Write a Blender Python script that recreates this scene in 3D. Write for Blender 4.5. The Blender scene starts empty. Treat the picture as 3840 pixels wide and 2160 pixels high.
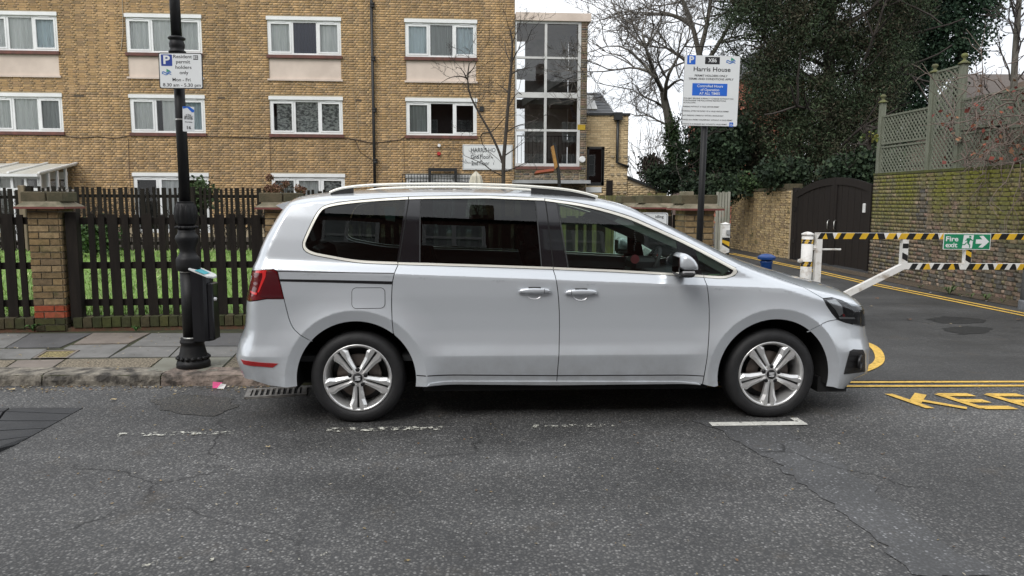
import bpy, math, random
import numpy as np
from mathutils import Vector, Matrix
from mathutils.geometry import delaunay_2d_cdt
random.seed(7); RNG = np.random.default_rng(7)
SC = bpy.context.scene
COL = SC.collection
# ------------------------------------------------------------------ camera
F = 2790.0; H = 1.555; PITCH = math.atan((1080-750)/F); ROLL = 0.004
cam = bpy.data.cameras.new('Camera'); camo = bpy.data.objects.new('Camera', cam); COL.objects.link(camo)
cam.sensor_width = 36; cam.lens = 36*F/3840; cam.clip_end = 2000; cam.clip_start = 0.05
camo.matrix_world = Matrix.Translation((0, 0, H)) @ Matrix.Rotation(math.pi/2-PITCH, 4, 'X') @ Matrix.Rotation(ROLL, 4, 'Z')
SC.camera = camo
# ------------------------------------------------------------------ light: overcast
w = bpy.data.worlds.new('World'); SC.world = w; w.use_nodes = True
nt = w.node_tree; N = nt.nodes; L = nt.links
bg = N['Background']
sky = N.new('ShaderNodeTexSky'); sky.sky_type = 'NISHITA'; sky.sun_disc = False
sky.sun_elevation = math.radians(42); sky.sun_rotation = math.radians(215)
tc = N.new('ShaderNodeTexCoord'); nz = N.new('ShaderNodeTexNoise'); nz.inputs['Scale'].default_value = 2.8; nz.inputs['Detail'].default_value = 5
mp = N.new('ShaderNodeMapping'); mp.inputs['Scale'].default_value = (1, 1, 2.5)
L.new(tc.outputs['Generated'], mp.inputs[0]); L.new(mp.outputs[0], nz.inputs['Vector'])
rmp = N.new('ShaderNodeValToRGB'); rmp.color_ramp.elements[0].position = .3; rmp.color_ramp.elements[1].position = .7
rmp.color_ramp.elements[0].color = (7.7, 8.05, 8.6, 1); rmp.color_ramp.elements[1].color = (14.6, 14.8, 15.1, 1)
L.new(nz.outputs['Fac'], rmp.inputs[0])
mx = N.new('ShaderNodeMix'); mx.data_type = 'RGBA'; mx.inputs[0].default_value = 0.9
L.new(sky.outputs[0], mx.inputs[6]); L.new(rmp.outputs[0], mx.inputs[7]); L.new(mx.outputs[2], bg.inputs[0])
bg.inputs[1].default_value = 0.095
sl = bpy.data.lights.new('Sun', 'SUN'); sl.energy = 1.5; sl.angle = math.radians(30); sl.color = (1, .97, .93)
so = bpy.data.objects.new('Sun', sl); COL.objects.link(so)
_el, _az = math.radians(42), math.radians(215)
so.rotation_euler = Vector((-math.sin(_az)*math.cos(_el), -math.cos(_az)*math.cos(_el), -math.sin(_el))).to_track_quat('-Z', 'Y').to_euler()
vs = SC.view_settings; vs.view_transform = 'Standard'; vs.look = 'None'; vs.exposure = 0.3; vs.gamma = 1
SC.render.engine = 'CYCLES'
SC.cycles.max_bounces = 10; SC.cycles.transparent_max_bounces = 24
# ------------------------------------------------------------------ projection helpers (pixels of the 3840x2160 photograph)
cp, sp = math.cos(PITCH), math.sin(PITCH)
def ray(x, y):
    a, b = x-1920.0, y-1080.0
    u, v = (a+ROLL*b)/F, -(b-ROLL*a)/F
    return Vector((u, cp+v*sp, v*cp-sp))
def atY(x, y, Y):
    d = ray(x, y); t = Y/d.y; return Vector((d.x*t, Y, H+d.z*t))
def atZ(x, y, z):
    d = ray(x, y); t = (z-H)/d.z; return Vector((d.x*t, d.y*t, z))
def atX(x, y, X):
    d = ray(x, y); t = X/d.x; return Vector((X, d.y*t, H+d.z*t))
def atAx(x, y, t):
    d = ray(x, y); return Vector((d.x*t, d.y*t, H+d.z*t))
def onplane(x, y, P, yaw):           # vertical plane through P, running along (cos yaw, sin yaw)
    d = ray(x, y); n = Vector((-math.sin(yaw), math.cos(yaw), 0))
    t = (Vector(P)-Vector((0, 0, H))).dot(n)/d.dot(n)
    return Vector((d.x*t, d.y*t, H+d.z*t))
# ------------------------------------------------------------------ materials
MATS = {}
def nodes_of(name):
    m = bpy.data.materials.new(name); m.use_nodes = True; MATS[name] = m
    nt = m.node_tree
    return m, nt, nt.nodes['Principled BSDF']
def setin(b, **k):
    names = dict(col='Base Color', rough='Roughness', metal='Metallic', spec='Specular IOR Level', coat='Coat Weight', coatr='Coat Roughness', emis='Emission Color', es='Emission Strength', alpha='Alpha', trans='Transmission Weight', ior='IOR')
    for a, v in k.items():
        b.inputs[names[a]].default_value = v
def noise_mix(nt, c1, c2, scale, detail=4, lo=.35, hi=.65, rough=.6, coord='Object', vscale=(1, 1, 1), dist=0):
    N, L = nt.nodes, nt.links
    t = N.new('ShaderNodeTexCoord'); m = N.new('ShaderNodeMapping'); m.inputs['Scale'].default_value = vscale
    n = N.new('ShaderNodeTexNoise'); n.inputs['Scale'].default_value = scale; n.inputs['Detail'].default_value = detail; n.inputs['Roughness'].default_value = rough
    n.inputs['Distortion'].default_value = dist
    L.new(t.outputs[coord], m.inputs[0]); L.new(m.outputs[0], n.inputs['Vector'])
    r = N.new('ShaderNodeMapRange'); r.inputs[1].default_value = lo; r.inputs[2].default_value = hi; L.new(n.outputs['Fac'], r.inputs[0])
    x = N.new('ShaderNodeMix'); x.data_type = 'RGBA'
    for k, c in ((6, c1), (7, c2)):
        if hasattr(c, 'is_output'): L.new(c, x.inputs[k])
        else: x.inputs[k].default_value = (*c, 1)
    L.new(r.outputs[0], x.inputs[0])
    return x.outputs[2], r.outputs[0], m.outputs[0]
def bump(nt, b, h, strength=.3, dist=.01):
    bp = nt.nodes.new('ShaderNodeBump'); bp.inputs['Strength'].default_value = strength; bp.inputs['Distance'].default_value = dist
    nt.links.new(h, bp.inputs['Height']); nt.links.new(bp.outputs[0], b.inputs['Normal'])
def mat(name, col, rough=.6, col2=None, scale=6, metal=0, bscale=None, bstr=.3, lo=.35, hi=.65, vscale=(1, 1, 1), coat=0, spec=.5, bdist=.01):
    m, nt, b = nodes_of(name); setin(b, rough=rough, metal=metal, coat=coat, spec=spec)
    if col2 is None: col2 = tuple(c*.82 for c in col)
    o, f, v = noise_mix(nt, col, col2, scale, lo=lo, hi=hi, vscale=vscale)
    nt.links.new(o, b.inputs['Base Color'])
    if bscale:
        n = nt.nodes.new('ShaderNodeTexNoise'); n.inputs['Scale'].default_value = bscale; n.inputs['Detail'].default_value = 5
        nt.links.new(v, n.inputs['Vector']); bump(nt, b, n.outputs['Fac'], bstr, bdist)
    return m
def mat_attr(name, rough=.9, amt=.3, scale=25, bscale=90, bstr=.35, mossy=None, spec=.3, moss_hi=None):
    """colour comes from the point attribute Col (every brick, leaf or blade has its own), varied by noise"""
    m, nt, b = nodes_of(name); setin(b, rough=rough, spec=spec)
    N, L = nt.nodes, nt.links
    a = N.new('ShaderNodeAttribute'); a.attribute_name = 'Col'
    t = N.new('ShaderNodeTexCoord')
    geo = N.new('ShaderNodeNewGeometry')
    n = N.new('ShaderNodeTexNoise'); n.inputs['Scale'].default_value = scale; n.inputs['Detail'].default_value = 5; L.new(geo.outputs['Position'], n.inputs['Vector'])
    r = N.new('ShaderNodeMapRange'); r.inputs[1].default_value = .3; r.inputs[2].default_value = .7; r.inputs[3].default_value = 1-amt; r.inputs[4].default_value = 1+amt
    L.new(n.outputs['Fac'], r.inputs[0])
    x = N.new('ShaderNodeMix'); x.data_type = 'RGBA'; x.blend_type = 'MULTIPLY'; x.inputs[0].default_value = 1
    L.new(a.outputs['Color'], x.inputs[6]); L.new(r.outputs[0], x.inputs[7])
    out = x.outputs[2]
    nl = N.new('ShaderNodeTexNoise'); nl.inputs['Scale'].default_value = .45; nl.inputs['Detail'].default_value = 6; nl.inputs['Roughness'].default_value = .6
    ml = N.new('ShaderNodeMapping'); ml.inputs['Scale'].default_value = (1.6, 1.6, .5); L.new(geo.outputs['Position'], ml.inputs[0]); L.new(ml.outputs[0], nl.inputs['Vector'])
    rl_ = N.new('ShaderNodeMapRange'); rl_.inputs[1].default_value = .3; rl_.inputs[2].default_value = .7; rl_.inputs[3].default_value = .76; rl_.inputs[4].default_value = 1.16; L.new(nl.outputs['Fac'], rl_.inputs[0])
    xl = N.new('ShaderNodeMix'); xl.data_type = 'RGBA'; xl.blend_type = 'MULTIPLY'; xl.inputs[0].default_value = 1; L.new(out, xl.inputs[6]); L.new(rl_.outputs[0], xl.inputs[7]); out = xl.outputs[2]
    if mossy:                                     # growth with a shape of its own: blotches of moss / lichen
        n2 = N.new('ShaderNodeTexNoise'); n2.inputs['Scale'].default_value = mossy[1]; n2.inputs['Detail'].default_value = 7; n2.inputs['Roughness'].default_value = .65
        L.new(geo.outputs['Position'], n2.inputs['Vector'])
        r2 = N.new('ShaderNodeMapRange'); r2.inputs[1].default_value = mossy[2]; r2.inputs[2].default_value = mossy[3]; L.new(n2.outputs['Fac'], r2.inputs[0])
        fac = r2.outputs[0]
        if moss_hi:                               # moss thicker between two heights (damp band of the wall)
            s = N.new('ShaderNodeSeparateXYZ'); L.new(geo.outputs['Position'], s.inputs[0])
            r3 = N.new('ShaderNodeMapRange'); r3.inputs[1].default_value = moss_hi[0]; r3.inputs[2].default_value = moss_hi[1]; L.new(s.outputs[2], r3.inputs[0])
            mm = N.new('ShaderNodeMath'); mm.operation = 'MULTIPLY'; L.new(fac, mm.inputs[0]); L.new(r3.outputs[0], mm.inputs[1]); fac = mm.outputs[0]
        y = N.new('ShaderNodeMix'); y.data_type = 'RGBA'; L.new(fac, y.inputs[0]); L.new(out, y.inputs[6]); y.inputs[7].default_value = (*mossy[0], 1)
        out = y.outputs[2]
    L.new(out, b.inputs['Base Color'])
    n3 = N.new('ShaderNodeTexNoise'); n3.inputs['Scale'].default_value = bscale; n3.inputs['Detail'].default_value = 4; L.new(geo.outputs['Position'], n3.inputs['Vector'])
    bump(nt, b, n3.outputs['Fac'], bstr, .008)
    return m
def glass(name, tint, gloss=1.0, rough=.0, ior=1.5):
    m = bpy.data.materials.new(name); m.use_nodes = True; nt = m.node_tree; N, L = nt.nodes, nt.links
    N.remove(N['Principled BSDF']); out = N['Material Output']
    t = N.new('ShaderNodeBsdfTransparent'); t.inputs[0].default_value = (*tint, 1)
    g = N.new('ShaderNodeBsdfGlossy'); g.inputs['Roughness'].default_value = rough; g.inputs[0].default_value = (gloss, gloss, gloss, 1)
    f = N.new('ShaderNodeFresnel'); f.inputs[0].default_value = ior
    x = N.new('ShaderNodeMixShader'); L.new(f.outputs[0], x.inputs[0]); L.new(t.outputs[0], x.inputs[1]); L.new(g.outputs[0], x.inputs[2]); L.new(x.outputs[0], out.inputs[0])
    MATS[name] = m; return m
# ------------------------------------------------------------------ object helpers
def base_of(o):
    return Vector(o['_b']) if o is not None and '_b' in o else Vector((0, 0, 0))
def mesh(verts, faces, col=None, smooth=False):
    me = bpy.data.meshes.new('m'); me.from_pydata([tuple(v) for v in verts], [], [tuple(int(i) for i in f) for f in faces])
    if col is not None:
        a = me.color_attributes.new('Col', 'FLOAT_COLOR', 'POINT')
        c = np.ones((len(verts), 4), np.float32); c[:, :3] = np.asarray(col, np.float32).reshape(-1, 3); a.data.foreach_set('color', c.ravel())
    if smooth: me.polygons.foreach_set('use_smooth', [True]*len(me.polygons))
    me.update(); return me
def npmesh(V, Fq, col=None, smooth=False):
    """fast mesh from numpy arrays; Fq is (n,3) or (n,4)"""
    me = bpy.data.meshes.new('m'); V = np.asarray(V, np.float32); Fq = np.asarray(Fq, np.int32); k = Fq.shape[1]
    me.vertices.add(len(V)); me.vertices.foreach_set('co', V.ravel())
    me.loops.add(Fq.size); me.loops.foreach_set('vertex_index', Fq.ravel())
    me.polygons.add(len(Fq)); me.polygons.foreach_set('loop_start', np.arange(0, Fq.size, k, dtype=np.int32)); me.polygons.foreach_set('loop_total', np.full(len(Fq), k, np.int32))
    if smooth: me.polygons.foreach_set('use_smooth', np.ones(len(Fq), bool))
    me.update(calc_edges=True)
    if col is not None:
        a = me.color_attributes.new('Col', 'FLOAT_COLOR', 'POINT'); c = np.ones((len(V), 4), np.float32); c[:, :3] = col; a.data.foreach_set('color', c.ravel())
    return me
def link(name, me, m=None, parent=None):
    o = bpy.data.objects.new(name, me); COL.objects.link(o)
    if m is not None and me is not None and len(me.materials) == 0: me.materials.append(MATS[m] if isinstance(m, str) else m)
    if parent is not None: o.parent = parent
    return o
def tag(o, label=None, cat=None, group=None, kind=None):
    if label: o['label'] = label
    if cat: o['category'] = cat
    if group: o['group'] = group
    if kind: o['kind'] = kind
    return o
def thing(name, loc, label, cat, group=None):
    o = bpy.data.objects.new(name, None); COL.objects.link(o); o.location = loc; o.empty_display_size = .1
    o['_b'] = tuple(loc); return tag(o, label, cat, group)
def part(name, vf, m, parent=None, col=None, smooth=False, kind=None):
    """vf=(verts, faces) in world coordinates; the object gets its parent's base as origin"""
    V, Fc = vf; b = base_of(parent)
    o = link(name, mesh([Vector(v)-b for v in V], Fc, col, smooth), m, parent)
    if parent is not None: o['_b'] = tuple(b)
    if kind: o['kind'] = kind
    return o
BOXF = [(0, 3, 2, 1), (4, 5, 6, 7), (0, 1, 5, 4), (1, 2, 6, 5), (2, 3, 7, 6), (3, 0, 4, 7)]
def box(x0, x1, y0, y1, z0, z1):
    return [Vector(p) for p in ((x0, y0, z0), (x1, y0, z0), (x1, y1, z0), (x0, y1, z0), (x0, y0, z1), (x1, y0, z1), (x1, y1, z1), (x0, y1, z1))], list(BOXF)
def xf(vf, M): return [M @ Vector(v) for v in vf[0]], vf[1]
def frame(P, yaw): return Matrix.Translation(P) @ Matrix.Rotation(yaw, 4, 'Z')
def join(*vfs):
    V, Fc = [], []
    for v, f in vfs:
        n = len(V); V += list(v); Fc += [tuple(i+n for i in q) for q in f]
    return V, Fc
def bevel_box(x0, x1, y0, y1, z0, z1, c):
    """box with chamfered vertical and top edges"""
    V = []; 
    for z, i in ((z0, 0), (z1-c, 0), (z1, c)):
        for (sx, sy) in ((0, 0), (1, 0), (1, 1), (0, 1)):
            xa = x1-i if sx else x0+i; ya = y1-i if sy else y0+i
            kx = c*(-1 if sx else 1); ky = c*(-1 if sy else 1)
            a = (xa+kx, ya, z); b2 = (xa, ya+ky, z)
            V += [a, b2] if (sx != sy) else [b2, a]
    Fc = []
    for r in range(2):
        for k in range(8): Fc.append((r*8+k, r*8+(k+1) % 8, r*8+8+(k+1) % 8, r*8+8+k))
    Fc.append(tuple(range(16, 24))); Fc.append(tuple(range(7, -1, -1)))
    return [Vector(v) for v in V], Fc
def lathe(prof, n=24, c=(0, 0, 0), axis='Z', cap=True):
    V, Fc = [], []; c = Vector(c)
    for (r, h) in prof:
        for k in range(n):
            a = 2*math.pi*k/n
            if axis == 'Z': V.append(c+Vector((r*math.cos(a), r*math.sin(a), h)))
            elif axis == 'Y': V.append(c+Vector((r*math.cos(a), h, r*math.sin(a))))
            else: V.append(c+Vector((h, r*math.cos(a), r*math.sin(a))))
    for i in range(len(prof)-1):
        for k in range(n):
            q = (i*n+k, i*n+(k+1) % n, (i+1)*n+(k+1) % n, (i+1)*n+k)
            Fc.append(q if axis == 'Z' or axis == 'X' else q[::-1])
    if cap:
        Fc.append(tuple(range(n))[::-1]); Fc.append(tuple(range((len(prof)-1)*n, len(prof)*n)))
    return V, Fc
def tube(pts, r, n=6, r1=None, cap=True):
    pts = [Vector(p) for p in pts]; V, Fc = [], []; m = len(pts)
    up = Vector((0.13, .21, .97))
    for i, p in enumerate(pts):
        d = (pts[min(i+1, m-1)]-pts[max(i-1, 0)])
        if d.length < 1e-9: d = Vector((0, 0, 1))
        d.normalize()
        if abs(d.dot(up)) > .95: up = Vector((.9, .1, .3))
        a = d.cross(up).normalized(); b = d.cross(a)
        rr = r if r1 is None else r+(r1-r)*i/(m-1)
        if isinstance(r, (list, tuple)): rr = r[i]
        for k in range(n):
            t = 2*math.pi*k/n; V.append(p+(a*math.cos(t)+b*math.sin(t))*rr)
    for i in range(m-1):
        for k in range(n): Fc.append((i*n+k, i*n+(k+1) % n, (i+1)*n+(k+1) % n, (i+1)*n+k))
    if cap: Fc.append(tuple(range(n))[::-1]); Fc.append(tuple(range((m-1)*n, m*n)))
    return V, Fc
def prism(poly, t0, t1, M=None):
    """polygon in (u,z) extruded from y=t0 (front) to y=t1 ; polygon counter-clockwise seen from the front (-y)"""
    n = len(poly); V = [Vector((u, t0, z)) for u, z in poly]+[Vector((u, t1, z)) for u, z in poly]
    Fc = [tuple(range(n)), tuple(range(2*n-1, n-1, -1))]+[(i, i+n, (i+1) % n+n, (i+1) % n) for i in range(n)]
    if M is not None: V = [M @ v for v in V]
    return V, Fc
def rrect(w, h, r, cx=0, cz=0, n=5):
    P = []
    for sx, sz, a0 in ((1, -1, -90), (1, 1, 0), (-1, 1, 90), (-1, -1, 180)):
        for k in range(n+1):
            a = math.radians(a0+90*k/n); P.append((cx+sx*(w/2-r)+r*math.cos(a), cz+sz*(h/2-r)+r*math.sin(a)))
    return P
def text(s, size, M, m, parent, name='lettering', bold=0.0, align='CENTER', sx=1.0, extr=.0004):
    """raised print standing in the local x,z plane of M, facing -y"""
    cu = bpy.data.curves.new('t', 'FONT'); cu.body = s; cu.size = size; cu.align_x = align; cu.align_y = 'CENTER'; cu.offset = bold*size; cu.extrude = extr; cu.resolution_u = 3
    to = bpy.data.objects.new('t', cu); COL.objects.link(to)
    bpy.context.view_layer.update()
    me = bpy.data.meshes.new_from_object(to.evaluated_get(bpy.context.evaluated_depsgraph_get()))
    bpy.data.objects.remove(to); bpy.data.curves.remove(cu)
    R = M @ Matrix.Rotation(math.pi/2, 4, 'X') @ Matrix.Diagonal((sx, 1, 1, 1))
    me.transform(Matrix.Translation(-base_of(parent)) @ R); me.materials.clear()
    o = link(name, me, m, parent); o['_b'] = tuple(base_of(parent)); return o

def vsmooth(P, it=2):
    P = [Vector(p) for p in P]
    for _ in range(it):
        Q = [P[0]]
        for a, b in zip(P[:-1], P[1:]): Q += [a*.75+b*.25, a*.25+b*.75]
        P = Q+[P[-1]]
    return P
# ================================================================== ground
def asphalt(name, lo=.020, mid=.045, hi=.20, tint=(1, .98, .95), stones=62, fine=False, wet=.55):
    m, nt, b = nodes_of(name); N, L = nt.nodes, nt.links; setin(b, rough=.7, spec=.4)
    g = N.new('ShaderNodeNewGeometry')
    v = N.new('ShaderNodeTexVoronoi'); v.inputs['Scale'].default_value = stones; v.inputs['Randomness'].default_value = 1; L.new(g.outputs['Position'], v.inputs['Vector'])
    sep = N.new('ShaderNodeSeparateColor'); L.new(v.outputs['Color'], sep.inputs[0])
    rp = N.new('ShaderNodeValToRGB'); cr = rp.color_ramp
    cr.elements[0].position = .0; cr.elements[0].color = (lo*tint[0], lo*tint[1], lo*tint[2], 1); cr.elements[1].position = 1; cr.elements[1].color = (hi*tint[0], hi*tint[1], hi*tint[2], 1)
    e = cr.elements.new(.55); e.color = (mid*tint[0], mid*tint[1], mid*tint[2], 1); e = cr.elements.new(.88); e.color = (mid*1.5*tint[0], mid*1.5*tint[1], mid*1.46*tint[2], 1)
    L.new(sep.outputs[0], rp.inputs[0])
    # dark bitumen between the stones
    de = N.new('ShaderNodeMapRange'); de.inputs[1].default_value = .30; de.inputs[2].default_value = .62; L.new(v.outputs['Distance'], de.inputs[0])
    mb = N.new('ShaderNodeMix'); mb.data_type = 'RGBA'; L.new(de.outputs[0], mb.inputs[0]); L.new(rp.outputs[0], mb.inputs[6]); mb.inputs[7].default_value = (lo*.8, lo*.8, lo*.8, 1)
    # large stains, worn tracks, dirt
    n = N.new('ShaderNodeTexNoise'); n.inputs['Scale'].default_value = .9; n.inputs['Detail'].default_value = 7; n.inputs['Roughness'].default_value = .62; L.new(g.outputs['Position'], n.inputs['Vector'])
    r = N.new('ShaderNodeMapRange'); r.inputs[1].default_value = .3; r.inputs[2].default_value = .7; r.inputs[3].default_value = .60; r.inputs[4].default_value = 1.30; L.new(n.outputs['Fac'], r.inputs[0])
    mt = N.new('ShaderNodeMapping'); mt.inputs['Scale'].default_value = (.16, 1.0, 1); L.new(g.outputs['Position'], mt.inputs[0])      # polished wheel tracks along the street
    nw = N.new('ShaderNodeTexNoise'); nw.inputs['Scale'].default_value = 1.1; nw.inputs['Detail'].default_value = 3; L.new(mt.outputs[0], nw.inputs['Vector'])
    rw = N.new('ShaderNodeMapRange'); rw.inputs[1].default_value = .35; rw.inputs[2].default_value = .65; rw.inputs[3].default_value = .80; rw.inputs[4].default_value = 1.18; L.new(nw.outputs['Fac'], rw.inputs[0])
    mw = N.new('ShaderNodeMath'); mw.operation = 'MULTIPLY'; L.new(r.outputs[0], mw.inputs[0]); L.new(rw.outputs[0], mw.inputs[1])
    m2 = N.new('ShaderNodeMix'); m2.data_type = 'RGBA'; m2.blend_type = 'MULTIPLY'; m2.inputs[0].default_value = 1; L.new(mb.outputs[2], m2.inputs[6]); L.new(mw.outputs[0], m2.inputs[7])
    n4 = N.new('ShaderNodeTexNoise'); n4.inputs['Scale'].default_value = 2.3; n4.inputs['Detail'].default_value = 8; n4.inputs['Roughness'].default_value = .7; L.new(g.outputs['Position'], n4.inputs['Vector'])
    r4 = N.new('ShaderNodeMapRange'); r4.inputs[1].default_value = .58; r4.inputs[2].default_value = .74; r4.inputs[4].default_value = .5; L.new(n4.outputs['Fac'], r4.inputs[0])
    m4 = N.new('ShaderNodeMix'); m4.data_type = 'RGBA'; L.new(r4.outputs[0], m4.inputs[0]); L.new(m2.outputs[2], m4.inputs[6]); m4.inputs[7].default_value = (.085, .068, .048, 1)
    # cracks
    v2 = N.new('ShaderNodeTexVoronoi'); v2.feature = 'DISTANCE_TO_EDGE'; v2.inputs['Scale'].default_value = .55
    nd = N.new('ShaderNodeTexNoise'); nd.inputs['Scale'].default_value = 2.2; nd.inputs['Detail'].default_value = 6; L.new(g.outputs['Position'], nd.inputs['Vector'])
    va = N.new('ShaderNodeMix'); va.data_type = 'VECTOR'; va.inputs[0].default_value = .32; L.new(g.outputs['Position'], va.inputs[4]); L.new(nd.outputs['Color'], va.inputs[5]); L.new(va.outputs[1], v2.inputs['Vector'])
    rc = N.new('ShaderNodeMapRange'); rc.inputs[1].default_value = .0; rc.inputs[2].default_value = .006; rc.inputs[3].default_value = .75; rc.inputs[4].default_value = 0; L.new(v2.outputs['Distance'], rc.inputs[0])
    nm = N.new('ShaderNodeTexNoise'); nm.inputs['Scale'].default_value = .8; L.new(g.outputs['Position'], nm.inputs['Vector'])
    rm_ = N.new('ShaderNodeMapRange'); rm_.inputs[1].default_value = .5; rm_.inputs[2].default_value = .6; L.new(nm.outputs['Fac'], rm_.inputs[0])
    mul = N.new('ShaderNodeMath'); mul.operation = 'MULTIPLY'; L.new(rc.outputs[0], mul.inputs[0]); L.new(rm_.outputs[0], mul.inputs[1])
    m5 = N.new('ShaderNodeMix'); m5.data_type = 'RGBA'; L.new(mul.outputs[0], m5.inputs[0]); L.new(m4.outputs[2], m5.inputs[6]); m5.inputs[7].default_value = (.008, .008, .008, 1)
    L.new(m5.outputs[2], b.inputs['Base Color'])
    rr = N.new('ShaderNodeMapRange'); rr.inputs[1].default_value = .35; rr.inputs[2].default_value = .65; rr.inputs[3].default_value = wet; rr.inputs[4].default_value = .85; L.new(n.outputs['Fac'], rr.inputs[0]); L.new(rr.outputs[0], b.inputs['Roughness'])
    sub = N.new('ShaderNodeMath'); sub.operation = 'MULTIPLY'; sub.inputs[1].default_value = -1; L.new(v.outputs['Distance'], sub.inputs[0])
    bump(nt, b, sub.outputs[0], .55 if not fine else .25, .006)
    return m
asphalt('asphalt', .078, .122, .30, stones=72)
asphalt('asphalt_patch', .094, .100, .30, tint=(.98, .99, 1.02), stones=70, fine=True, wet=.5)
asphalt('asphalt_dark', .020, .028, .07, stones=95, fine=True); asphalt('asphalt_brown', .06, .095, .22, tint=(1.08, 1, .86), stones=80)
asphalt('asphalt_side', .052, .076, .16, stones=95, fine=True)
def struct(name, vf, m, **k): return tag(part(name, vf, m, **k), kind='structure')
def sheet(pts): return [Vector(p) for p in pts], [tuple(range(len(pts)))]
# main carriageway: one big sheet to the horizon
struct('ground', sheet([(-400, -400, -.02), (400, -400, -.02), (400, 600, -.02), (-400, 600, -.02)]), mat('earth', (.09, .085, .06), .95, (.05, .06, .035), scale=.4))
struct('road', sheet([(-60, -4.2, 0), (60, -4.2, 0), (60, 40, 0), (-60, 40, 0)]), 'asphalt')
# side road, finer and older surfacing, behind the double yellow line
yl = [atZ(3150, 1437, 0).y, atZ(3840, 1438, 0).y]
struct('side_road', sheet([(-.6, 6.36, .004), (30, 6.36, .004), (30, 60, .004), (-.6, 60, .004)]), 'asphalt_side')
# repaired trench strip running across the carriageway
tp = [atZ(*p, .004) for p in ((2600, 1575), (2700, 1615), (2900, 1733), (3060, 1850), (3260, 1998), (3420, 2160), (3740, 2160), (3560, 2038), (3340, 1880), (3150, 1740), (2990, 1640), (2930, 1590))]
def ragged(P, h=.06, a=.018, r=random.Random(5)):
    Q = []
    for i in range(len(P)):
        p, q = P[i], P[(i+1) % len(P)]; n = max(1, int((q-p).length/h))
        for k in range(n): Q.append(p+(q-p)*k/n+Vector((r.gauss(0, a), r.gauss(0, a*.6), 0)))
    return Q
tag(part('trench_patch', sheet(ragged(tp)), 'asphalt_patch'), kind='structure')
for k_, P_ in enumerate((((3480, 1196), (3540, 1186), (3640, 1190), (3700, 1200), (3690, 1210), (3600, 1214), (3520, 1210)), ((3530, 1232), (3620, 1222), (3720, 1230), (3700, 1248), (3600, 1254)), ((560, 1500), (700, 1478), (840, 1490), (900, 1520), (800, 1560), (640, 1548)))):
    tag(part('old_patch', sheet(ragged([atZ(*p, .008 if k_ < 2 else .004) for p in P_], .05, .02)), ['asphalt_dark', 'asphalt_dark', 'asphalt_brown'][k_]), kind='structure')
# ------------------------------------------------------------------ kerb and pavement
mat('granite', (.30, .27, .22), .85, (.045, .04, .034), scale=9, bscale=40, bstr=.6, bdist=.02)
mat('granite_pink', (.33, .26, .215), .85, (.06, .05, .042), scale=9, bscale=40, bstr=.6, bdist=.02)
def flag(name, c, c2): return mat(name, c, .75, c2, scale=3.5, bscale=120, bstr=.25)
flag('flag_grey', (.205, .20, .19), (.14, .138, .13)); flag('flag_dark', (.11, .108, .108), (.08, .08, .08)); flag('flag_brown', (.23, .195, .165), (.165, .14, .12)); flag('flag_light', (.23, .23, .19), (.17, .165, .13))
mat('flag_gravel', (.30, .25, .18), .9, (.08, .07, .05), scale=55, lo=.4, hi=.6, bscale=80, bstr=.8)
mat('moss_joint', (.05, .055, .02), .95, (.03, .03, .02), scale=8)
KP = atZ(300, 1447, 0); KY0, KYAW = KP.y, .016; KX0 = KP.x
KM = frame(Vector((KX0, KY0, 0)), KYAW); PZ = .095
struct('pavement', xf(box(-6, 2.30, .02, 2.45, .0, .085), KM), 'moss_joint')
PAV = bpy.data.objects['pavement']
rk = random.Random(3)
def kerbstone(u0, u1, m):
    V, Fc = [], []; n = max(3, int((u1-u0)/.07))
    for i in range(n+1):
        u = u0+.006+(u1-u0-.012)*i/n; j = lambda a: (rk.random()-.5)*a
        V += [Vector((u, .0+j(.012), -.02)), Vector((u, .002+j(.018), .045+j(.02))), Vector((u, .016+j(.012), .084+j(.012))), Vector((u, .045+j(.008), PZ+j(.006))), Vector((u, .28, PZ+j(.004))), Vector((u, .29, -.02))]
    for i in range(n):
        for k in range(5): Fc.append((i*6+k, (i+1)*6+k, (i+1)*6+k+1, i*6+k+1))
    Fc += [tuple(range(6)), tuple(range(n*6, n*6+6))[::-1]]
    return part('kerbstone', xf((V, Fc), KM), m, PAV, smooth=False)
kx = [atZ(x, 1410, PZ) for x in (-700, 140, 590, 1010)]
ku = [(KM.inverted() @ p).x for p in kx]
for i in range(3): kerbstone(ku[i], ku[i+1], 'granite' if i != 2 else 'granite_pink')
kerbstone(ku[0]-1.2, ku[0], 'granite')
# rounded corner where the kerb drops to the side road
V, Fc = [], []
for i in range(9):
    a = math.radians(90*i/8); c0 = Vector((ku[3], 1.05, 0)); d = Vector((math.sin(a), -math.cos(a), 0)); h = PZ*(1-i/8*.9)
    for r, z in ((1.05, -.02), (1.045, h*.6), (1.0, h), (.76, h), (.76, -.02)): V.append(KM @ (c0+d*r+Vector((0, 0, z))))
for i in range(8):
    for k in range(4): Fc.append((i*5+k, (i+1)*5+k, (i+1)*5+k+1, i*5+k+1))
part('kerbstone', (V, Fc), 'granite', PAV)
KI = KM.inverted()
def slab(px, m):
    """paving slab traced by its corners"""
    P = [KI @ atZ(*p, PZ) for p in px]; c = sum((p for p in P), Vector())/len(P)
    Q = [c+(p-c)*(1-.012/max(.05, (p-c).length)) for p in P]; n = len(Q); dz = (rk.random()-.5)*.006
    V = [Vector((p.x, p.y, PZ+dz)) for p in Q]+[Vector((p.x, p.y, .07)) for p in Q]
    return part('paving_slab', xf((V, [tuple(range(n))]+[(i, i+n, (i+1) % n+n, (i+1) % n) for i in range(n)]), KM), m, PAV)
def zp(x, y): return (x/1.705, 650+y/1.705)
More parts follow.
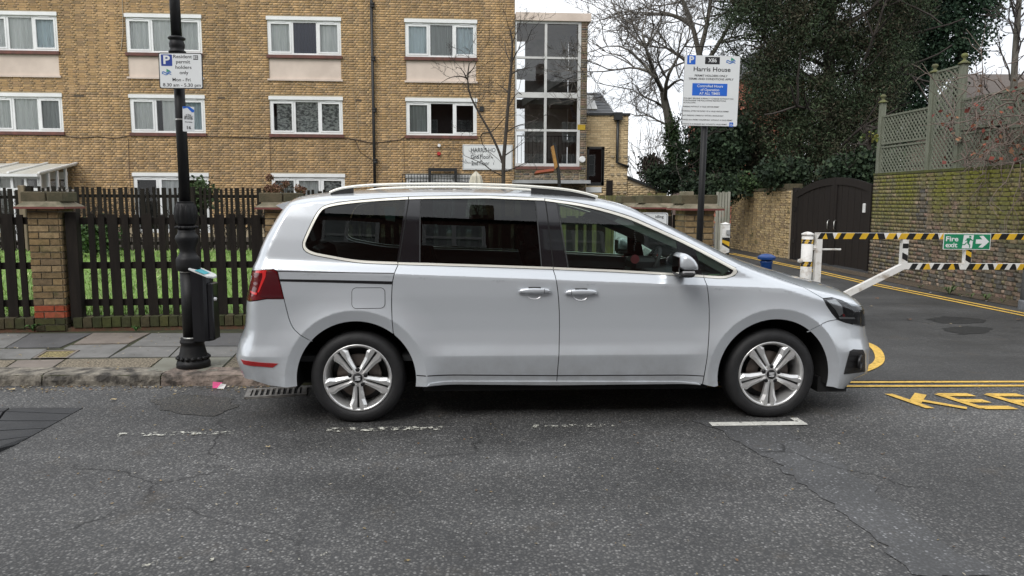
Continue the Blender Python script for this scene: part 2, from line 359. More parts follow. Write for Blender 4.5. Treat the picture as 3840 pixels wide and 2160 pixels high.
S_ = [([(-500, 1120), (30, 1115), (195, 1022), (-400, 1022)], 'flag_grey'), ([(30, 1115), (385, 1112), (595, 1020), (195, 1022)], 'flag_dark'), ([(465, 1092), (825, 1086), (965, 1020), (595, 1020)], 'flag_brown'), ([(825, 1103), (1250, 1103), (1330, 1020), (965, 1020)], 'flag_grey'), ([(1250, 1103), (1640, 1103), (1690, 1020), (1330, 1020)], 'flag_dark'),
      ([(-560, 1185), (200, 1185), (310, 1120), (-480, 1122)], 'flag_grey'), ([(415, 1180), (695, 1175), (825, 1090), (450, 1096), (400, 1118), (505, 1132)], 'flag_grey'), ([(695, 1175), (1080, 1172), (1150, 1106), (820, 1106)], 'flag_grey'), ([(1080, 1172), (1490, 1172), (1560, 1106), (1150, 1106)], 'flag_grey'), ([(1490, 1172), (1900, 1172), (1960, 1104), (1560, 1106)], 'flag_brown'),
      ([(-600, 1268), (0, 1262), (110, 1192), (-520, 1190)], 'flag_gravel'), ([(0, 1262), (300, 1262), (420, 1186), (110, 1192)], 'flag_brown'), ([(300, 1266), (930, 1262), (1040, 1178), (420, 1186)], 'flag_gravel'), ([(930, 1266), (1400, 1262), (1490, 1174), (1040, 1178)], 'flag_light'), ([(1400, 1264), (1950, 1262), (1990, 1174), (1490, 1174)], 'flag_gravel')]
for px, m in S_: slab([zp(*p) for p in px], m)
# recessed service cover filled with gravel
def cover():
    c = [KI @ atZ(*zp(*p), PZ) for p in ((205, 1184), (430, 1182), (512, 1130), (290, 1134))]
    b = KM @ (sum(c, Vector())/4); o = thing('service_cover', b, 'recessed square pavement cover filled with yellow gravel', 'cover')
    i = [p+(sum(c, Vector())/4-p)*.16 for p in c]
    V = [Vector((p.x, p.y, PZ+.004)) for p in c]+[Vector((p.x, p.y, PZ+.004)) for p in i]+[Vector((p.x, p.y, PZ-.004)) for p in i]
    part('cover_frame', xf((V, [(k, (k+1) % 4, (k+1) % 4+4, k+4) for k in range(4)]+[(k+4, (k+1) % 4+4, (k+1) % 4+8, k+8) for k in range(4)]), KM), 'flag_brown', o)
    part('cover_fill', xf(([Vector((p.x, p.y, PZ-.003)) for p in i], [(0, 1, 2, 3)]), KM), 'gravel_yellow', o)
mat('gravel_yellow', (.34, .28, .12), .9, (.10, .08, .04), scale=50, lo=.4, hi=.6, bscale=80, bstr=.8)
cover()
# ------------------------------------------------------------------ painted markings
def worn(name, col, lo, hi, scale=22, base=.0):
    m, nt, b = nodes_of(name); N, L = nt.nodes, nt.links; setin(b, rough=.75)
    g = N.new('ShaderNodeNewGeometry'); n = N.new('ShaderNodeTexNoise'); n.inputs['Scale'].default_value = scale; n.inputs['Detail'].default_value = 8; n.inputs['Roughness'].default_value = .75; L.new(g.outputs['Position'], n.inputs['Vector'])
    r = N.new('ShaderNodeMapRange'); r.inputs[1].default_value = lo; r.inputs[2].default_value = hi; L.new(n.outputs['Fac'], r.inputs[0])
    L.new(r.outputs[0], b.inputs['Alpha'])
    o, f, v = noise_mix(nt, col, tuple(c*.72 for c in col), 14); L.new(o, b.inputs['Base Color'])
    n2 = N.new('ShaderNodeTexVoronoi'); n2.inputs['Scale'].default_value = 70; L.new(g.outputs['Position'], n2.inputs['Vector']); bump(nt, b, n2.outputs['Distance'], .3, .004)
worn('paint_white_worn', (.72, .71, .62), .535, .57); worn('paint_white', (.75, .74, .68), .36, .42); worn('paint_yellow', (.82, .52, .10), .31, .44, 30); worn('paint_white_trace', (.62, .6, .5), .555, .60, 12)
def ribbon(P, w, m, name, label=None, z=.008, cat='road marking', group=None):
    P = [Vector(p) for p in P]; V = []; n = len(P)
    for i, p in enumerate(P):
        d = (P[min(i+1, n-1)]-P[max(i-1, 0)]); d.z = 0; d.normalize(); q = Vector((-d.y, d.x, 0))*w/2
        V += [Vector((p.x-q.x, p.y-q.y, z)), Vector((p.x+q.x, p.y+q.y, z))]
    o = part(name, (V, [(2*i, 2*i+2, 2*i+3, 2*i+1) for i in range(n-1)]), m); return tag(o, label, cat, group)
def seg(pa, pb, n=12): 
    a, b = atZ(*pa, 0), atZ(*pb, 0); return [a+(b-a)*k/n for k in range(n+1)]
MK = 'worn dashes of the parking bay'
ribbon(seg((440, 1634), (880, 1624)), .075, 'paint_white_worn', 'bay_marking', 'broken white bay dash behind the car, nearest the lamp post', group=MK)
ribbon(seg((1225, 1616), (1662, 1608)), .085, 'paint_white_worn', 'bay_marking', 'broken white bay dash in front of the rear wheel', group=MK)
ribbon(seg((1985, 1602), (2310, 1597)), .055, 'paint_white_worn', 'bay_marking', 'faint broken white bay dash below the front door', group=MK)
o = ribbon(seg((2664, 1594), (3020, 1590))+[], .085, 'paint_white', 'bay_marking', 'solid white bay end line under the front wheel with a short return', group=MK)
a, b, c, d = (atZ(*p, 0) for p in ((2962, 1571), (2990, 1571), (3028, 1594), (2995, 1594)))
part('bay_corner', ([Vector((p.x, p.y, .0085)) for p in (d, c, b, a)], [(0, 1, 2, 3)]), 'paint_white', o)
for (pa, pb, w) in (((505, 2124), (610, 2128), .10), ((690, 2118), (800, 2108), .05), ((1120, 2096), (1240, 2084), .05)):
    ribbon(seg(pa, pb, 5), w, 'paint_white_trace', 'paint_remnant', {505: 'left scrap of old white paint at the bottom of the picture', 690: 'thin scrap of old white paint between two others in the foreground', 1120: 'rightmost scrap of old white paint in the foreground'}[pa[0]], group='old paint scraps')
YG = 'double yellow lines'
for k, (y0, y1) in enumerate(((1436, 1434), (1451, 1449))):
    a, b = atZ(3150, y0, 0), atZ(3840, y1, 0); a = a+(a-b)*1.2; b = b+(b-a)*1.5
    ribbon([a+(b-a)*i/20 for i in range(21)], .055, 'paint_yellow', 'yellow_line', ['far', 'near'][k]+' line of the double yellow lines beside the lettering on the road', group=YG)
SP = [(2738, 951), (2900, 985), (3060, 1019), (3250, 1063), (3500, 1113), (3840, 1182), (4300, 1280)]
for k, dw in enumerate((-.085, .085)):
    P = [atZ(*p, 0) for p in SP]
    P = [Vector((p.x+dw, p.y+dw*.3, 0)) for p in P]
    ribbon([P[i]+(P[i+1]-P[i])*j/6 for i in range(len(P)-1) for j in range(6)], .075, 'paint_yellow', 'yellow_line', ['outer', 'inner'][k]+' yellow line running along the old brick wall', group=YG, z=.012)
arc = [atZ(*p, 0) for p in ((3100, 1262), (3180, 1270), (3253, 1291), (3286, 1310), (3301, 1340), (3296, 1364), (3262, 1385), (3210, 1402))]
ribbon(vsmooth(arc, 2), .088, 'paint_yellow', 'yellow_line', 'curved yellow line bulging out beyond the nose of the car', group=YG, z=.012)
# KEEP CLEAR
k0 = atZ(3488, 1534, 0); kt = atZ(3332, 1480, 0); hgt = kt.y-k0.y; ksh = kt.x-k0.x
ro = thing('road_lettering', (k0.x, k0.y, 0), 'yellow capital letters painted on the road beyond the front wheel', 'road marking')
xo = 0.0
ST_ = {'K': [[(0, 0), (0, 1)], [(.06, .42), (.62, 1)], [(.22, .56), (.66, 0)]], 'E': [[(0, 0), (0, 1)], [(0, .06), (.6, .06)], [(0, .5), (.5, .5)], [(0, .94), (.6, .94)]], 'P': [[(0, 0), (0, 1)], [(0, .94), (.45, .94), (.6, .8), (.6, .62), (.45, .48), (0, .48)]]}
for ch in 'KEEP':
    V, Fc = [], []
    for si, stx in enumerate(ST_[ch]):
        for i in range(len(stx)-1):
            (xa, ya), (xb, yb) = stx[i], stx[i+1]; d = Vector((xb-xa, yb-ya)); ww = .055/hgt if abs(d.y) < .3 else .13; l = Vector((d.x*.4, d.y*hgt)).length
            q = Vector((-d.y, d.x)).normalized(); qx, qy = q.x*.075, q.y*.046/hgt
            if abs(d.x) < .01: qx = .08
            n = len(V); z = .008+.0006*si+.0003*i
            for (a_, b_) in ((xa-qx, ya-qy), (xb-qx, yb-qy), (xb+qx, yb+qy), (xa+qx, ya+qy)): V.append(Vector((k0.x+xo+a_*.42+b_*ksh, k0.y+b_*hgt, z)))
            Fc.append((n, n+1, n+2, n+3))
    part('letter', (V, Fc), 'paint_yellow', ro); xo += .40
# ================================================================== brickwork
PAL = {
 'stock': [(0.455, 0.300, 0.149), (0.425, 0.277, 0.136), (0.395, 0.258, 0.131), (0.480, 0.319, 0.166), (0.365, 0.240, 0.124), (0.329, 0.220, 0.118), (0.408, 0.263, 0.125), (0.438, 0.281, 0.136), (0.293, 0.202, 0.114), (0.371, 0.243, 0.116), (0.470, 0.308, 0.153), (0.352, 0.232, 0.129)],
 'old': [(0.174, 0.142, 0.098), (0.149, 0.124, 0.094), (0.208, 0.159, 0.111), (0.132, 0.120, 0.098), (0.242, 0.176, 0.129), (0.166, 0.146, 0.085), (0.123, 0.112, 0.094), (0.200, 0.138, 0.107), (0.268, 0.206, 0.155), (0.149, 0.129, 0.077), (0.183, 0.163, 0.129), (0.114, 0.108, 0.098)],
 'tan': [(.44, .33, .175), (.38, .285, .155), (.48, .37, .21), (.33, .25, .14), (.42, .315, .165), (.27, .20, .12), (.46, .335, .175), (.36, .275, .16)],
 'pier': [(.24, .165, .08), (.21, .145, .075), (.27, .19, .095), (.19, .135, .07), (.29, .21, .115), (.18, .13, .075)],
 'moss': [(.055, .062, .020), (.04, .045, .018), (.07, .07, .025), (.048, .05, .022), (.065, .055, .03)],
 'red': [(.33, .075, .035), (.30, .065, .03), (.36, .095, .05)],
 'buff': [(.60, .46, .27), (.54, .41, .235), (.64, .50, .30), (.50, .38, .22)],
 'house': [(.17, .07, .045), (.15, .06, .04), (.19, .08, .05), (.13, .06, .045)]}
mat_attr('brick', .9, .15, 20, 110, .35)
mat_attr('brick_old', .92, .45, 16, 70, .7, mossy=((.17, .17, .035), 1.3, .40, .57), moss_hi=(.5, 1.8))
mat_attr('brick_pier', .9, .25, 25, 90, .45, mossy=((.06, .065, .02), 3.5, .56, .72))
mat('mortar', (.42, .35, .24), .95, (.33, .27, .18), scale=3, bscale=60)
mat('mortar_old', (.20, .18, .14), .95, (.12, .11, .08), scale=5, bscale=50, bstr=.6)
mat('mortar_tan', (.42, .34, .23), .95, (.34, .28, .19), scale=3, bscale=60)
BM = {}
def brick_mesh(l, h, d, c, m):
    k = (round(l, 3), round(h, 3), d, c, m)
    if k not in BM:
        vf = box(-l/2, l/2, 0, d, -h/2, h/2)
        # slight arris so each brick catches the light on its own
        V = [Vector((v.x*(.985 if v.y < d/2 else 1), v.y, v.z*(.95 if v.y < d/2 else 1))) for v in vf[0]]
        me = mesh(V, vf[1], [c]*8); me.materials.append(MATS[m]); BM[k] = me
    return BM[k]
def bricks(parent, M, yaw, U0, U1, Z0, Z1, holes, pal, m, nind, bl=.215, bh=.065, j=.010, proud=.008, bond='flemish', stuff_name='brickwork', top=None, jit=.002, seed=1, pick=None):
    """lays bricks in the local (u,z) plane of M; the nind that show largest are objects, the rest one joined part of kind stuff"""
    r = random.Random(seed); L_ = []; row = 0; z = Z0
    hd = (bl-j)/2
    while z+bh*.6 < Z1:
        u = U0-((row % 2)*(bl+j)/2 if bond != 'flemish' else (row % 2)*(bl+hd+2*j)/2)-r.random()*.01; k = row
        while u < U1:
            if bond == 'stretcher': l = bl
            elif bond == 'flemish': l = bl if k % 2 == 0 else hd
            else: l = bl if row % 3 else hd
            k += 1; a, b = max(u, U0), min(u+l, U1); u += l+j
            segs = [(a, b)]
            for (h0, h1, y0, y1) in holes:
                if z+bh > y0+.01 and z < y1-.01:
                    n = []
                    for (p, q) in segs:
                        if q <= h0 or p >= h1: n.append((p, q))
                        else:
                            if p < h0: n.append((p, h0))
                            if q > h1: n.append((h1, q))
                    segs = n
            for (p, q) in segs:
                if q-p < .025: continue
                zt = min(z+bh, Z1)
                if top and z+bh > top((p+q)/2): continue
                L_.append((p, q, z, zt, q-p > l-.002 and zt-z > bh-.002))
        z += bh+j; row += 1
    P = PAL[pal]; b = base_of(parent)
    C3 = Vector((0, 0, H)); sc = []
    for i, (p, q, z0, z1, full) in enumerate(L_):
        if not full: continue
        wp = M @ Vector(((p+q)/2, 0, (z0+z1)/2)); d = wp-C3; dep = d.y*cp-d.z*sp
        if dep < .5: continue
        ix = 1920+F*d.x/dep; iy = 1080-F*(d.y*sp+d.z*cp)/dep
        if 0 < ix < 3840 and 0 < iy < 2160 and (pick is None or pick(ix, iy)): sc.append((dep/(q-p), i))
    sc.sort(); ind = set(i for _, i in sc[:nind])
    arr = []; cols = []
    for i, (p, q, z0, z1, full) in enumerate(L_):
        c = P[int(r.random()*len(P))]; o_ = r.random()*jit
        if i in ind:
            me = brick_mesh(q-p, z1-z0, .03, c, m); ob = bpy.data.objects.new('brick', me); COL.objects.link(ob); ob.parent = parent
            ob.location = M @ Vector(((p+q)/2, -proud-o_, (z0+z1)/2))-b; ob.rotation_euler = (0, 0, yaw)
        else: arr.append((p, q, z0, z1, -proud-o_)); k = r.random()*.3+.85; cols.append(tuple(x*k for x in c))
    if arr:
        A = np.array(arr); n = len(A); V = np.zeros((n, 8, 3)); e = .003
        for k, (a, zz, yy) in enumerate(((0, 2, 1), (1, 2, 1), (1, 3, 1), (0, 3, 1), (0, 2, 0), (1, 2, 0), (1, 3, 0), (0, 3, 0))):
            V[:, k, 0] = A[:, a]+(e if a == 0 else -e)*(yy == 0); V[:, k, 2] = A[:, zz]+(e if zz == 2 else -e)*(yy == 0); V[:, k, 1] = A[:, 4] if yy == 0 else A[:, 4]+.03
        V = V.reshape(-1, 3); R = np.array(M.to_3x3()); V = V@R.T+np.array(M.translation)-np.array(b)
        q = np.array([(4, 5, 6, 7), (0, 1, 5, 4), (1, 2, 6, 5), (2, 3, 7, 6), (3, 0, 4, 7)]); Fq = (np.arange(n)[:, None, None]*8+q[None]).reshape(-1, 4)
        o = link(stuff_name, npmesh(V, Fq, np.repeat(np.array(cols), 8, 0)), m, parent); o['_b'] = tuple(b); o['kind'] = 'stuff'
    return len(L_)
def wall_sheet(U0, U1, Z0, Z1, holes, t=.25, rev=.10):
    """front face with openings, reveals, and a back; local coordinates"""
    us = sorted({U0, U1, *[h[0] for h in holes], *[h[1] for h in holes]}); zs = sorted({Z0, Z1, *[h[2] for h in holes], *[h[3] for h in holes]})
    us = [u for u in us if U0 <= u <= U1]; zs = [z for z in zs if Z0 <= z <= Z1]; V, Fc = [], []
    for i in range(len(us)-1):
        for k in range(len(zs)-1):
            uc, zc = (us[i]+us[i+1])/2, (zs[k]+zs[k+1])/2
            if any(h[0] < uc < h[1] and h[2] < zc < h[3] for h in holes): continue
            n = len(V); V += [Vector((us[i], 0, zs[k])), Vector((us[i+1], 0, zs[k])), Vector((us[i+1], 0, zs[k+1])), Vector((us[i], 0, zs[k+1]))]; Fc.append((n, n+1, n+2, n+3))
    for h in holes:
        n = len(V); V += [Vector((a, y, b)) for y in (0, rev) for (a, b) in ((h[0], h[2]), (h[1], h[2]), (h[1], h[3]), (h[0], h[3]))]
        for k in range(4): Fc.append((n+(k+1) % 4, n+k, n+k+4, n+(k+1) % 4+4))
    n = len(V); V += [Vector((a, t, b)) for (a, b) in ((U0, Z0), (U1, Z0), (U1, Z1), (U0, Z1))]+[Vector((a, 0, b)) for (a, b) in ((U0, Z0), (U1, Z0), (U1, Z1), (U0, Z1))]
    for k in range(4): Fc.append((n+k, n+4+k, n+4+(k+1) % 4, n+(k+1) % 4)[::-1])
    return V, Fc
# ================================================================== apartment block
mat('upvc', (.80, .81, .80), .35, (.72, .73, .72), scale=2, spec=.5); mat('sill_red', (.16, .06, .045), .7, (.10, .045, .035), scale=6)
mat('render_cream', (.66, .56, .48), .85, (.56, .47, .40), scale=1.6); mat('gutter_black', (.012, .012, .012), .5)
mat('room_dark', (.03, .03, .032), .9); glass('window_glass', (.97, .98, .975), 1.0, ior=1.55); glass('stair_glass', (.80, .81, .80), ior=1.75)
mat('net_white', (.90, .91, .90), .95, (.72, .74, .73), scale=3, vscale=(7, 1, .25)); mat('net_blue', (.74, .84, .88), .95, (.58, .67, .71), scale=3, vscale=(6, 1, .25)); mat('curtain_navy', (.065, .075, .13), .95, (.04, .045, .085), scale=3, vscale=(8, 1, .2)); mat('curtain_grey', (.46, .49, .48), .95, (.32, .34, .34), scale=3, vscale=(6, 1, .2)); mat('net_lace', (.72, .74, .72), .95, (.18, .19, .19), scale=9, vscale=(1.2, 1, 2.2), lo=.42, hi=.58)
FY = 24.6; FYAW = .063; FP = atY(1200, 750, FY); FP.z = 0
FM = frame(FP, FYAW); FI = FM.inverted()
def fz(x, y): p = FI @ onplane(x, y, FP, FYAW); return p.x, p.z
BLK = thing('apartment_block', FM @ Vector((0, 0, .3)), 'yellow brick apartment block with white windows and cream panels behind the fence', 'building')
def wrect(l, r, t, b): 
    u0, _ = fz(l, (t+b)/2); u1, _ = fz(r, (t+b)/2); _, z1 = fz((l+r)/2, t); _, z0 = fz((l+r)/2, b); return [u0, u1, z0, z1]
UP = [wrect(-66, 215, 44, 190), wrect(472, 755, 51, 197), wrect(1003, 1279, 64, 210), wrect(1518, 1787, 74, 216)]
LOW = [wrect(-46, 236, 349, 493), wrect(489, 770, 356, 499), wrect(1012, 1285, 362, 503), wrect(1524, 1788, 368, 509)]
for R_ in (UP, LOW):
    zt = sum(w[3] for w in R_)/4; zb = sum(w[2] for w in R_)/4
    for w in R_: w[2], w[3] = zb, zt
for a, b in zip(UP, LOW):
    u0, u1 = (a[0]+b[0])/2, (a[1]+b[1])/2; a[0] = b[0] = u0; a[1] = b[1] = u1
PAN = [(w[0]+.02, w[1]-.02, fz(1140, 304)[1], w[2]-.10) for w in UP]
zg = fz(900, 650)[1]
GND = [[w[0]-.02, w[1]+.02, .45, zg] for w in LOW]
UE = fz(1930, 300)[0]; ULEFT = fz(-160, 300)[0]; ZT = 9.7
holes = [tuple(w) for w in UP+LOW+GND]+PAN
part('wall', xf(wall_sheet(ULEFT, UE, .2, ZT, holes), FM), 'mortar', BLK)
part('side_wall', xf(box(UE-.25, UE, .26, 5, .2, ZT), FM), 'mortar', BLK)
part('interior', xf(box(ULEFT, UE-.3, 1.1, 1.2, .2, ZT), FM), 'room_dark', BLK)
nb = bricks(BLK, FM, FYAW, ULEFT, UE, .62, ZT, holes, 'stock', 'brick', 300, bond='flemish', seed=5, pick=lambda x, y: y < 640 and x < 1900)
def curtain(u0, u1, z0, z1, y, m, par, amp=.03, per=.16, ph=0):
    n = max(6, int((u1-u0)/.035)); V = []
    for i in range(n+1):
        u = u0+(u1-u0)*i/n; d = amp*math.sin(2*math.pi*(u/per)+ph+1.3*math.sin(u*3.1))+.01*math.sin(u*41)
        V += [Vector((u, y+d, z0)), Vector((u, y+d*.8, z1))]
    return part('curtain', xf((V, [(2*i, 2*i+2, 2*i+3, 2*i+1) for i in range(n)]), FM), m, par)
def fbox(u0, u1, y0, y1, z0, z1): return xf(box(u0, u1, y0, y1, z0, z1), FM)
def casement(u0, u1, z0, z1, cur, ground=False, sill=True, parent=None):
    """three-light window: frame, mullions, opening sashes, panes, vents, sill, head board, curtains"""
    W_ = u1-u0; b1, b2 = u0+W_*.335, u0+W_*.675; f = .065; hb = .11
    fr = join(fbox(u0, u0+f, .015, .09, z0, z1-hb), fbox(u1-f, u1, .015, .09, z0, z1-hb), fbox(u0+f, u1-f, .015, .09, z0, z0+f), fbox(u0+f, u1-f, .015, .09, z1-hb-f, z1-hb), fbox(b1-.035, b1+.035, .018, .088, z0+f, z1-hb-f), fbox(b2-.035, b2+.035, .018, .088, z0+f, z1-hb-f))
    w_ = part('window', fr, 'upvc', parent or BLK)
    part('head_board', fbox(u0-.02, u1+.02, -.045, .10, z1-hb, z1), 'upvc', w_)
    if sill: part('sill', fbox(u0-.03, u1+.03, -.07, .06, z0-.10, z0-.001), 'sill_red', w_)
    for i, (a, b) in enumerate(((u0+f, b1-.035), (b1+.035, b2-.035), (b2+.035, u1-f))):
        zz0, zz1 = z0+f, z1-hb-f
        if i != 1 or ground:
            s = .05
            part('sash', join(fbox(a, a+s, .004, .07, zz0, zz1), fbox(b-s, b, .004, .07, zz0, zz1), fbox(a+s, b-s, .004, .07, zz0, zz0+s), fbox(a+s, b-s, .004, .07, zz1-s, zz1)), 'upvc', w_)
            part('vent', fbox((a+b)/2-.17, (a+b)/2+.17, -.008, .004, zz1+.005, zz1+.04), 'upvc', w_)
            pa, pb, p0, p1 = a+s, b-s, zz0+s, zz1-s
        else: pa, pb, p0, p1 = a, b, zz0, zz1
        part('pane', (([FM @ Vector((x, .05, z)) for x, z in ((pa, p0), (pb, p0), (pb, p1), (pa, p1))]), [(0, 1, 2, 3)]), 'window_glass', w_)
        c = cur[i]
        if c: curtain(pa-.04+(c[1]*(pb-pa) if len(c) > 1 else 0), pb+.04, z0, z1-hb, .105+.012*i, c[0], w_, ph=i*2+u0, amp=.012 if c[0] == 'net_lace' else .028)
    return w_
CU = [[('net_white',), ('net_white',), ('net_blue',)], [('net_white',), ('net_white',), ('net_white',)], [('net_white',), ('curtain_navy',), ('net_white',)], [('net_blue',), ('curtain_grey',), ('net_blue',)]]
CL = [[('net_white',), ('net_white',), ('curtain_grey',)], [('net_white',), ('net_white', .25), ('net_blue',)], [('net_lace', .22), ('net_lace',), ('net_lace',)], [('curtain_grey',), None, None]]
for w, c in zip(UP, CU): casement(*w, c)
for w, c in zip(LOW, CL): casement(*w, c)
for k, w in enumerate(GND):
    if k in (1, 2): casement(w[0], w[1], w[2], w[3], [('net_lace',) if k == 2 else None, ('net_white',), ('net_lace',) if k == 2 else None], True, False)
    elif k == 3: casement(w[0], w[1], w[2], w[3], [('net_white',), ('net_white',), None], True, False)
    else: casement(w[0], w[1], w[2], w[3], [('net_white',), None, None], True, False)
for p in PAN:
    q = part('spandrel_panel', fbox(p[0], p[1], .02, .08, p[2]+.06, p[3]), 'render_cream', BLK)
    part('panel_ledge', fbox(p[0]-.05, p[1]+.05, -.05, .08, p[2]-.0, p[2]+.058), 'render_cream', q)
# rainwater pipe with collars
pu0 = fz(1393, 0)[0]; pu1 = fz(1407, 690)[0]
dp = part('rainwater_pipe', xf(tube([(pu0+.06*0, -.09, ZT), ((pu0+pu1)/2, -.09, 4), (pu1, -.09, .3)], .05, 10), FM), 'gutter_black', BLK, smooth=True)
for yy in (22, 222, 415, 605):
    uu, zz = fz(1397+yy*.02, yy); part('pipe_collar', xf(lathe([(.075, -.07), (.078, -.03), (.06, 0), (.078, .03), (.075, .07)], 10, (uu, -.09, zz)), FM), 'gutter_black', dp)
# cables sagging along the wall
mat('cable', (.05, .035, .03), .7); mat('cable_pale', (.42, .35, .25), .8)
def cable(pts, m='cable', r=.011): part('cable', xf(tube([Vector((fz(*p)[0], -.028, fz(*p)[1])) for p in pts], r, 5), FM), m, BLK)
cable([(0, 505), (150, 508), (230, 508), (300, 518), (370, 512), (430, 520), (490, 508), (770, 512), (1000, 518), (1300, 518), (1400, 537), (1500, 525), (1520, 512), (1790, 517)])
cable([(1330, 520), (1350, 570), (1400, 603)], r=.007); cable([(460, 0), (463, 120), (455, 190)], 'cable_pale', .012); cable([(1115, 312), (1220, 336), (1320, 322), (1340, 420), (1345, 500)], 'cable_pale', .006)
cable([(482, 520), (486, 640), (490, 700)], r=.008); cable([(1012, 520), (1016, 640)], r=.006); cable([(1514, 520), (1516, 640)], r=.006)
# air bricks, vent, camera, alarm
mat('airbrick', (.10, .075, .05), .9); mat('alarm_red', (.5, .03, .03), .5)
for (x, y, w_, h_) in ((297, 360, 34, 9), (830, 368, 26, 9), (1345, 376, 22, 9), (1846, 380, 22, 8)):
    u, z = fz(x, y); part('air_brick', fbox(u-w_/226, u+w_/226, -.014, .02, z-.035, z+.035), 'airbrick', BLK)
u, z = fz(1806, 409); part('vent_cowl', join(fbox(u-.07, u+.07, -.05, .02, z-.08, z+.08)), 'gutter_black', BLK)
u, z = fz(1647, 546); part('camera', xf(lathe([(.05, -.10), (.055, -.02), (.05, 0)], 12, (u, 0, z), axis='Y'), FM), 'upvc', BLK)
u, z = fz(1646, 577); part('alarm_sounder', xf(lathe([(.05, -.09), (.065, -.03), (.065, 0)], 12, (u, 0, z), axis='Y'), FM), 'alarm_red', BLK)
# grille over the ground floor window and door
g0, g1 = fz(1510, 660)[0], fz(1799, 660)[0]; gz1 = fz(1650, 653)[1]; gr = part('window_grille', join(*[fbox(g0+(g1-g0)*k/26-.009, g0+(g1-g0)*k/26+.009, -.13, -.11, 1.0, gz1) for k in range(27)], fbox(g0, g1, -.135, -.105, gz1-.03, gz1), fbox(g0, g1, -.135, -.105, gz1-.34, gz1-.31)), 'gutter_black', BLK)
d0, d1 = fz(1607, 660)[0], fz(1714, 660)[0]; dz = fz(1650, 643)[1]; part('grille_gate_frame', join(fbox(d0, d0+.09, -.17, -.1, .5, dz), fbox(d1-.09, d1, -.17, -.1, .5, dz), fbox(d0, d1, -.175, -.1, dz, dz+.11)), 'gutter_black', gr)
# name board
HS = thing('name_board', FM @ Vector((*[fz(1735, 640)[0]], -.05, fz(1735, 640)[1])), 'white wall board lettered HARRIS HOUSE beside the glazed staircase', 'sign')
mat('board_white', (.72, .74, .73), .5, (.66, .68, .67), scale=1); mat('letter_grey', (.05, .055, .06), .6)
h0, hz1 = fz(1735, 542); h1, hz0 = fz(1921, 638)
part('board', fbox(h0, h1, -.06, -.01, hz0, hz1), 'board_white', HS)
mat('trim_grey', (.35, .36, .36), .6)
part('border', join(fbox(h0+.02, h1-.02, -.063, -.058, hz1-.035, hz1-.02), fbox(h0+.02, h1-.02, -.063, -.058, hz0+.02, hz0+.035), fbox(h0+.02, h0+.035, -.063, -.058, hz0+.02, hz1-.02), fbox(h1-.035, h1-.02, -.063, -.058, hz0+.02, hz1-.02)), 'trim_grey', HS)
for s_, xl, xr, yc in (('HARRIS HOUSE', 1766, 1888, 564), ('Gnd Floor   1 - 5', 1766, 1884, 589), ('2nd Floor   6 - 10', 1768, 1888, 613)):
    uc = (fz(xl, yc)[0]+fz(xr, yc)[0])/2
    t = text(s_, .20, FM @ Matrix.Translation((uc, -.064, fz(1800, yc)[1])), 'letter_grey', HS, bold=.006)
    wd = max(v.co.x for v in t.data.vertices)-min(v.co.x for v in t.data.vertices); k = (fz(xr, yc)[0]-fz(xl, yc)[0])/wd
    c0 = FM @ Vector((uc, -.064, fz(1800, yc)[1]))-base_of(HS)
    for v in t.data.vertices: v.co.x = c0.x+(v.co.x-c0.x)*k
# ------------------------------------------------------------------ glazed stair tower
def tz(x, y): return fz(x, y)
t0, t1 = UE+.02, fz(2202, 300)[0]; tt = fz(2060, 80)[1]; tb = fz(2060, 624)[1]; tr1 = fz(2177, 300)[0]
part('tower_coping', fbox(t0, t1+.09, -.10, 3.2, tt+.0, fz(2060, 50)[1]), 'render_cream', BLK)
part('tower_side', fbox(tr1, t1, .0, 3.0, .2, tt-.002), 'mortar', BLK)
bricks(BLK, FM, FYAW, tr1+.01, t1, .62, tt-.01, [], 'old', 'brick', 0, bond='flemish', seed=8, stuff_name='pier_brickwork')
part('tower_base', fbox(t0, tr1-.003, .02, .3, .2, tb-.1), 'mortar', BLK)
bricks(BLK, FM @ Matrix.Translation((0, .02, 0)), FYAW, t0, tr1-.01, 1.7, tb-.11, [], 'old', 'brick', 0, bond='flemish', seed=9, stuff_name='base_brickwork')
part('tower_sill', fbox(t0, tr1+.05, -.08, .1, tb-.10, tb-.002), 'sill_red', BLK)
part('entrance_canopy', join(fbox(t0-.1, t1, -1.0, -.0, fz(2060, 690)[1], fz(2060, 678)[1])), 'trim_grey', BLK)
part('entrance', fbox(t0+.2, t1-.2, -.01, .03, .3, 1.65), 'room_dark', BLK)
f = .08; tm = fz(2046, 300)[0]; rows = [tb, fz(2060, 489)[1], fz(2060, 357)[1], fz(2060, 217)[1], tt]
glz = part('stair_window', join(fbox(t0, t0+f*.6, -.02, .1, tb, tt), fbox(tr1-f*1.2, tr1, -.02, .1, tb, tt), fbox(t0+f*.6, tr1-f*1.2, -.018, .1, tb, tb+f*1.2), fbox(t0+f*.6, tr1-f*1.2, -.018, .1, tt-f, tt), fbox(tm-.042, tm+.042, -.016, .09, tb+f*1.2, tt-f), *[fbox(t0+f*.6, tr1-f*1.2, -.014, .085, r-.036-(.05 if i == 1 else 0), r+.036+(.05 if i == 1 else 0)) for i, r in enumerate(rows[1:4])]), mat('frame_dull', (.60, .60, .58), .5, (.50, .50, .48), scale=3), BLK)
for i in range(4):
    for (a, b) in ((t0+.06, tm-.055), (tm+.055, tr1-.12)):
        part('pane', ([FM @ Vector((u, .04, z)) for u, z in ((a, rows[i]+.05), (b, rows[i]+.05), (b, rows[i+1]-.05), (a, rows[i+1]-.05))], [(0, 1, 2, 3)]), 'stair_glass', glz)
mat('stair_wall', (.62, .60, .56), .9); mat('stair_conc', (.42, .42, .40), .9)
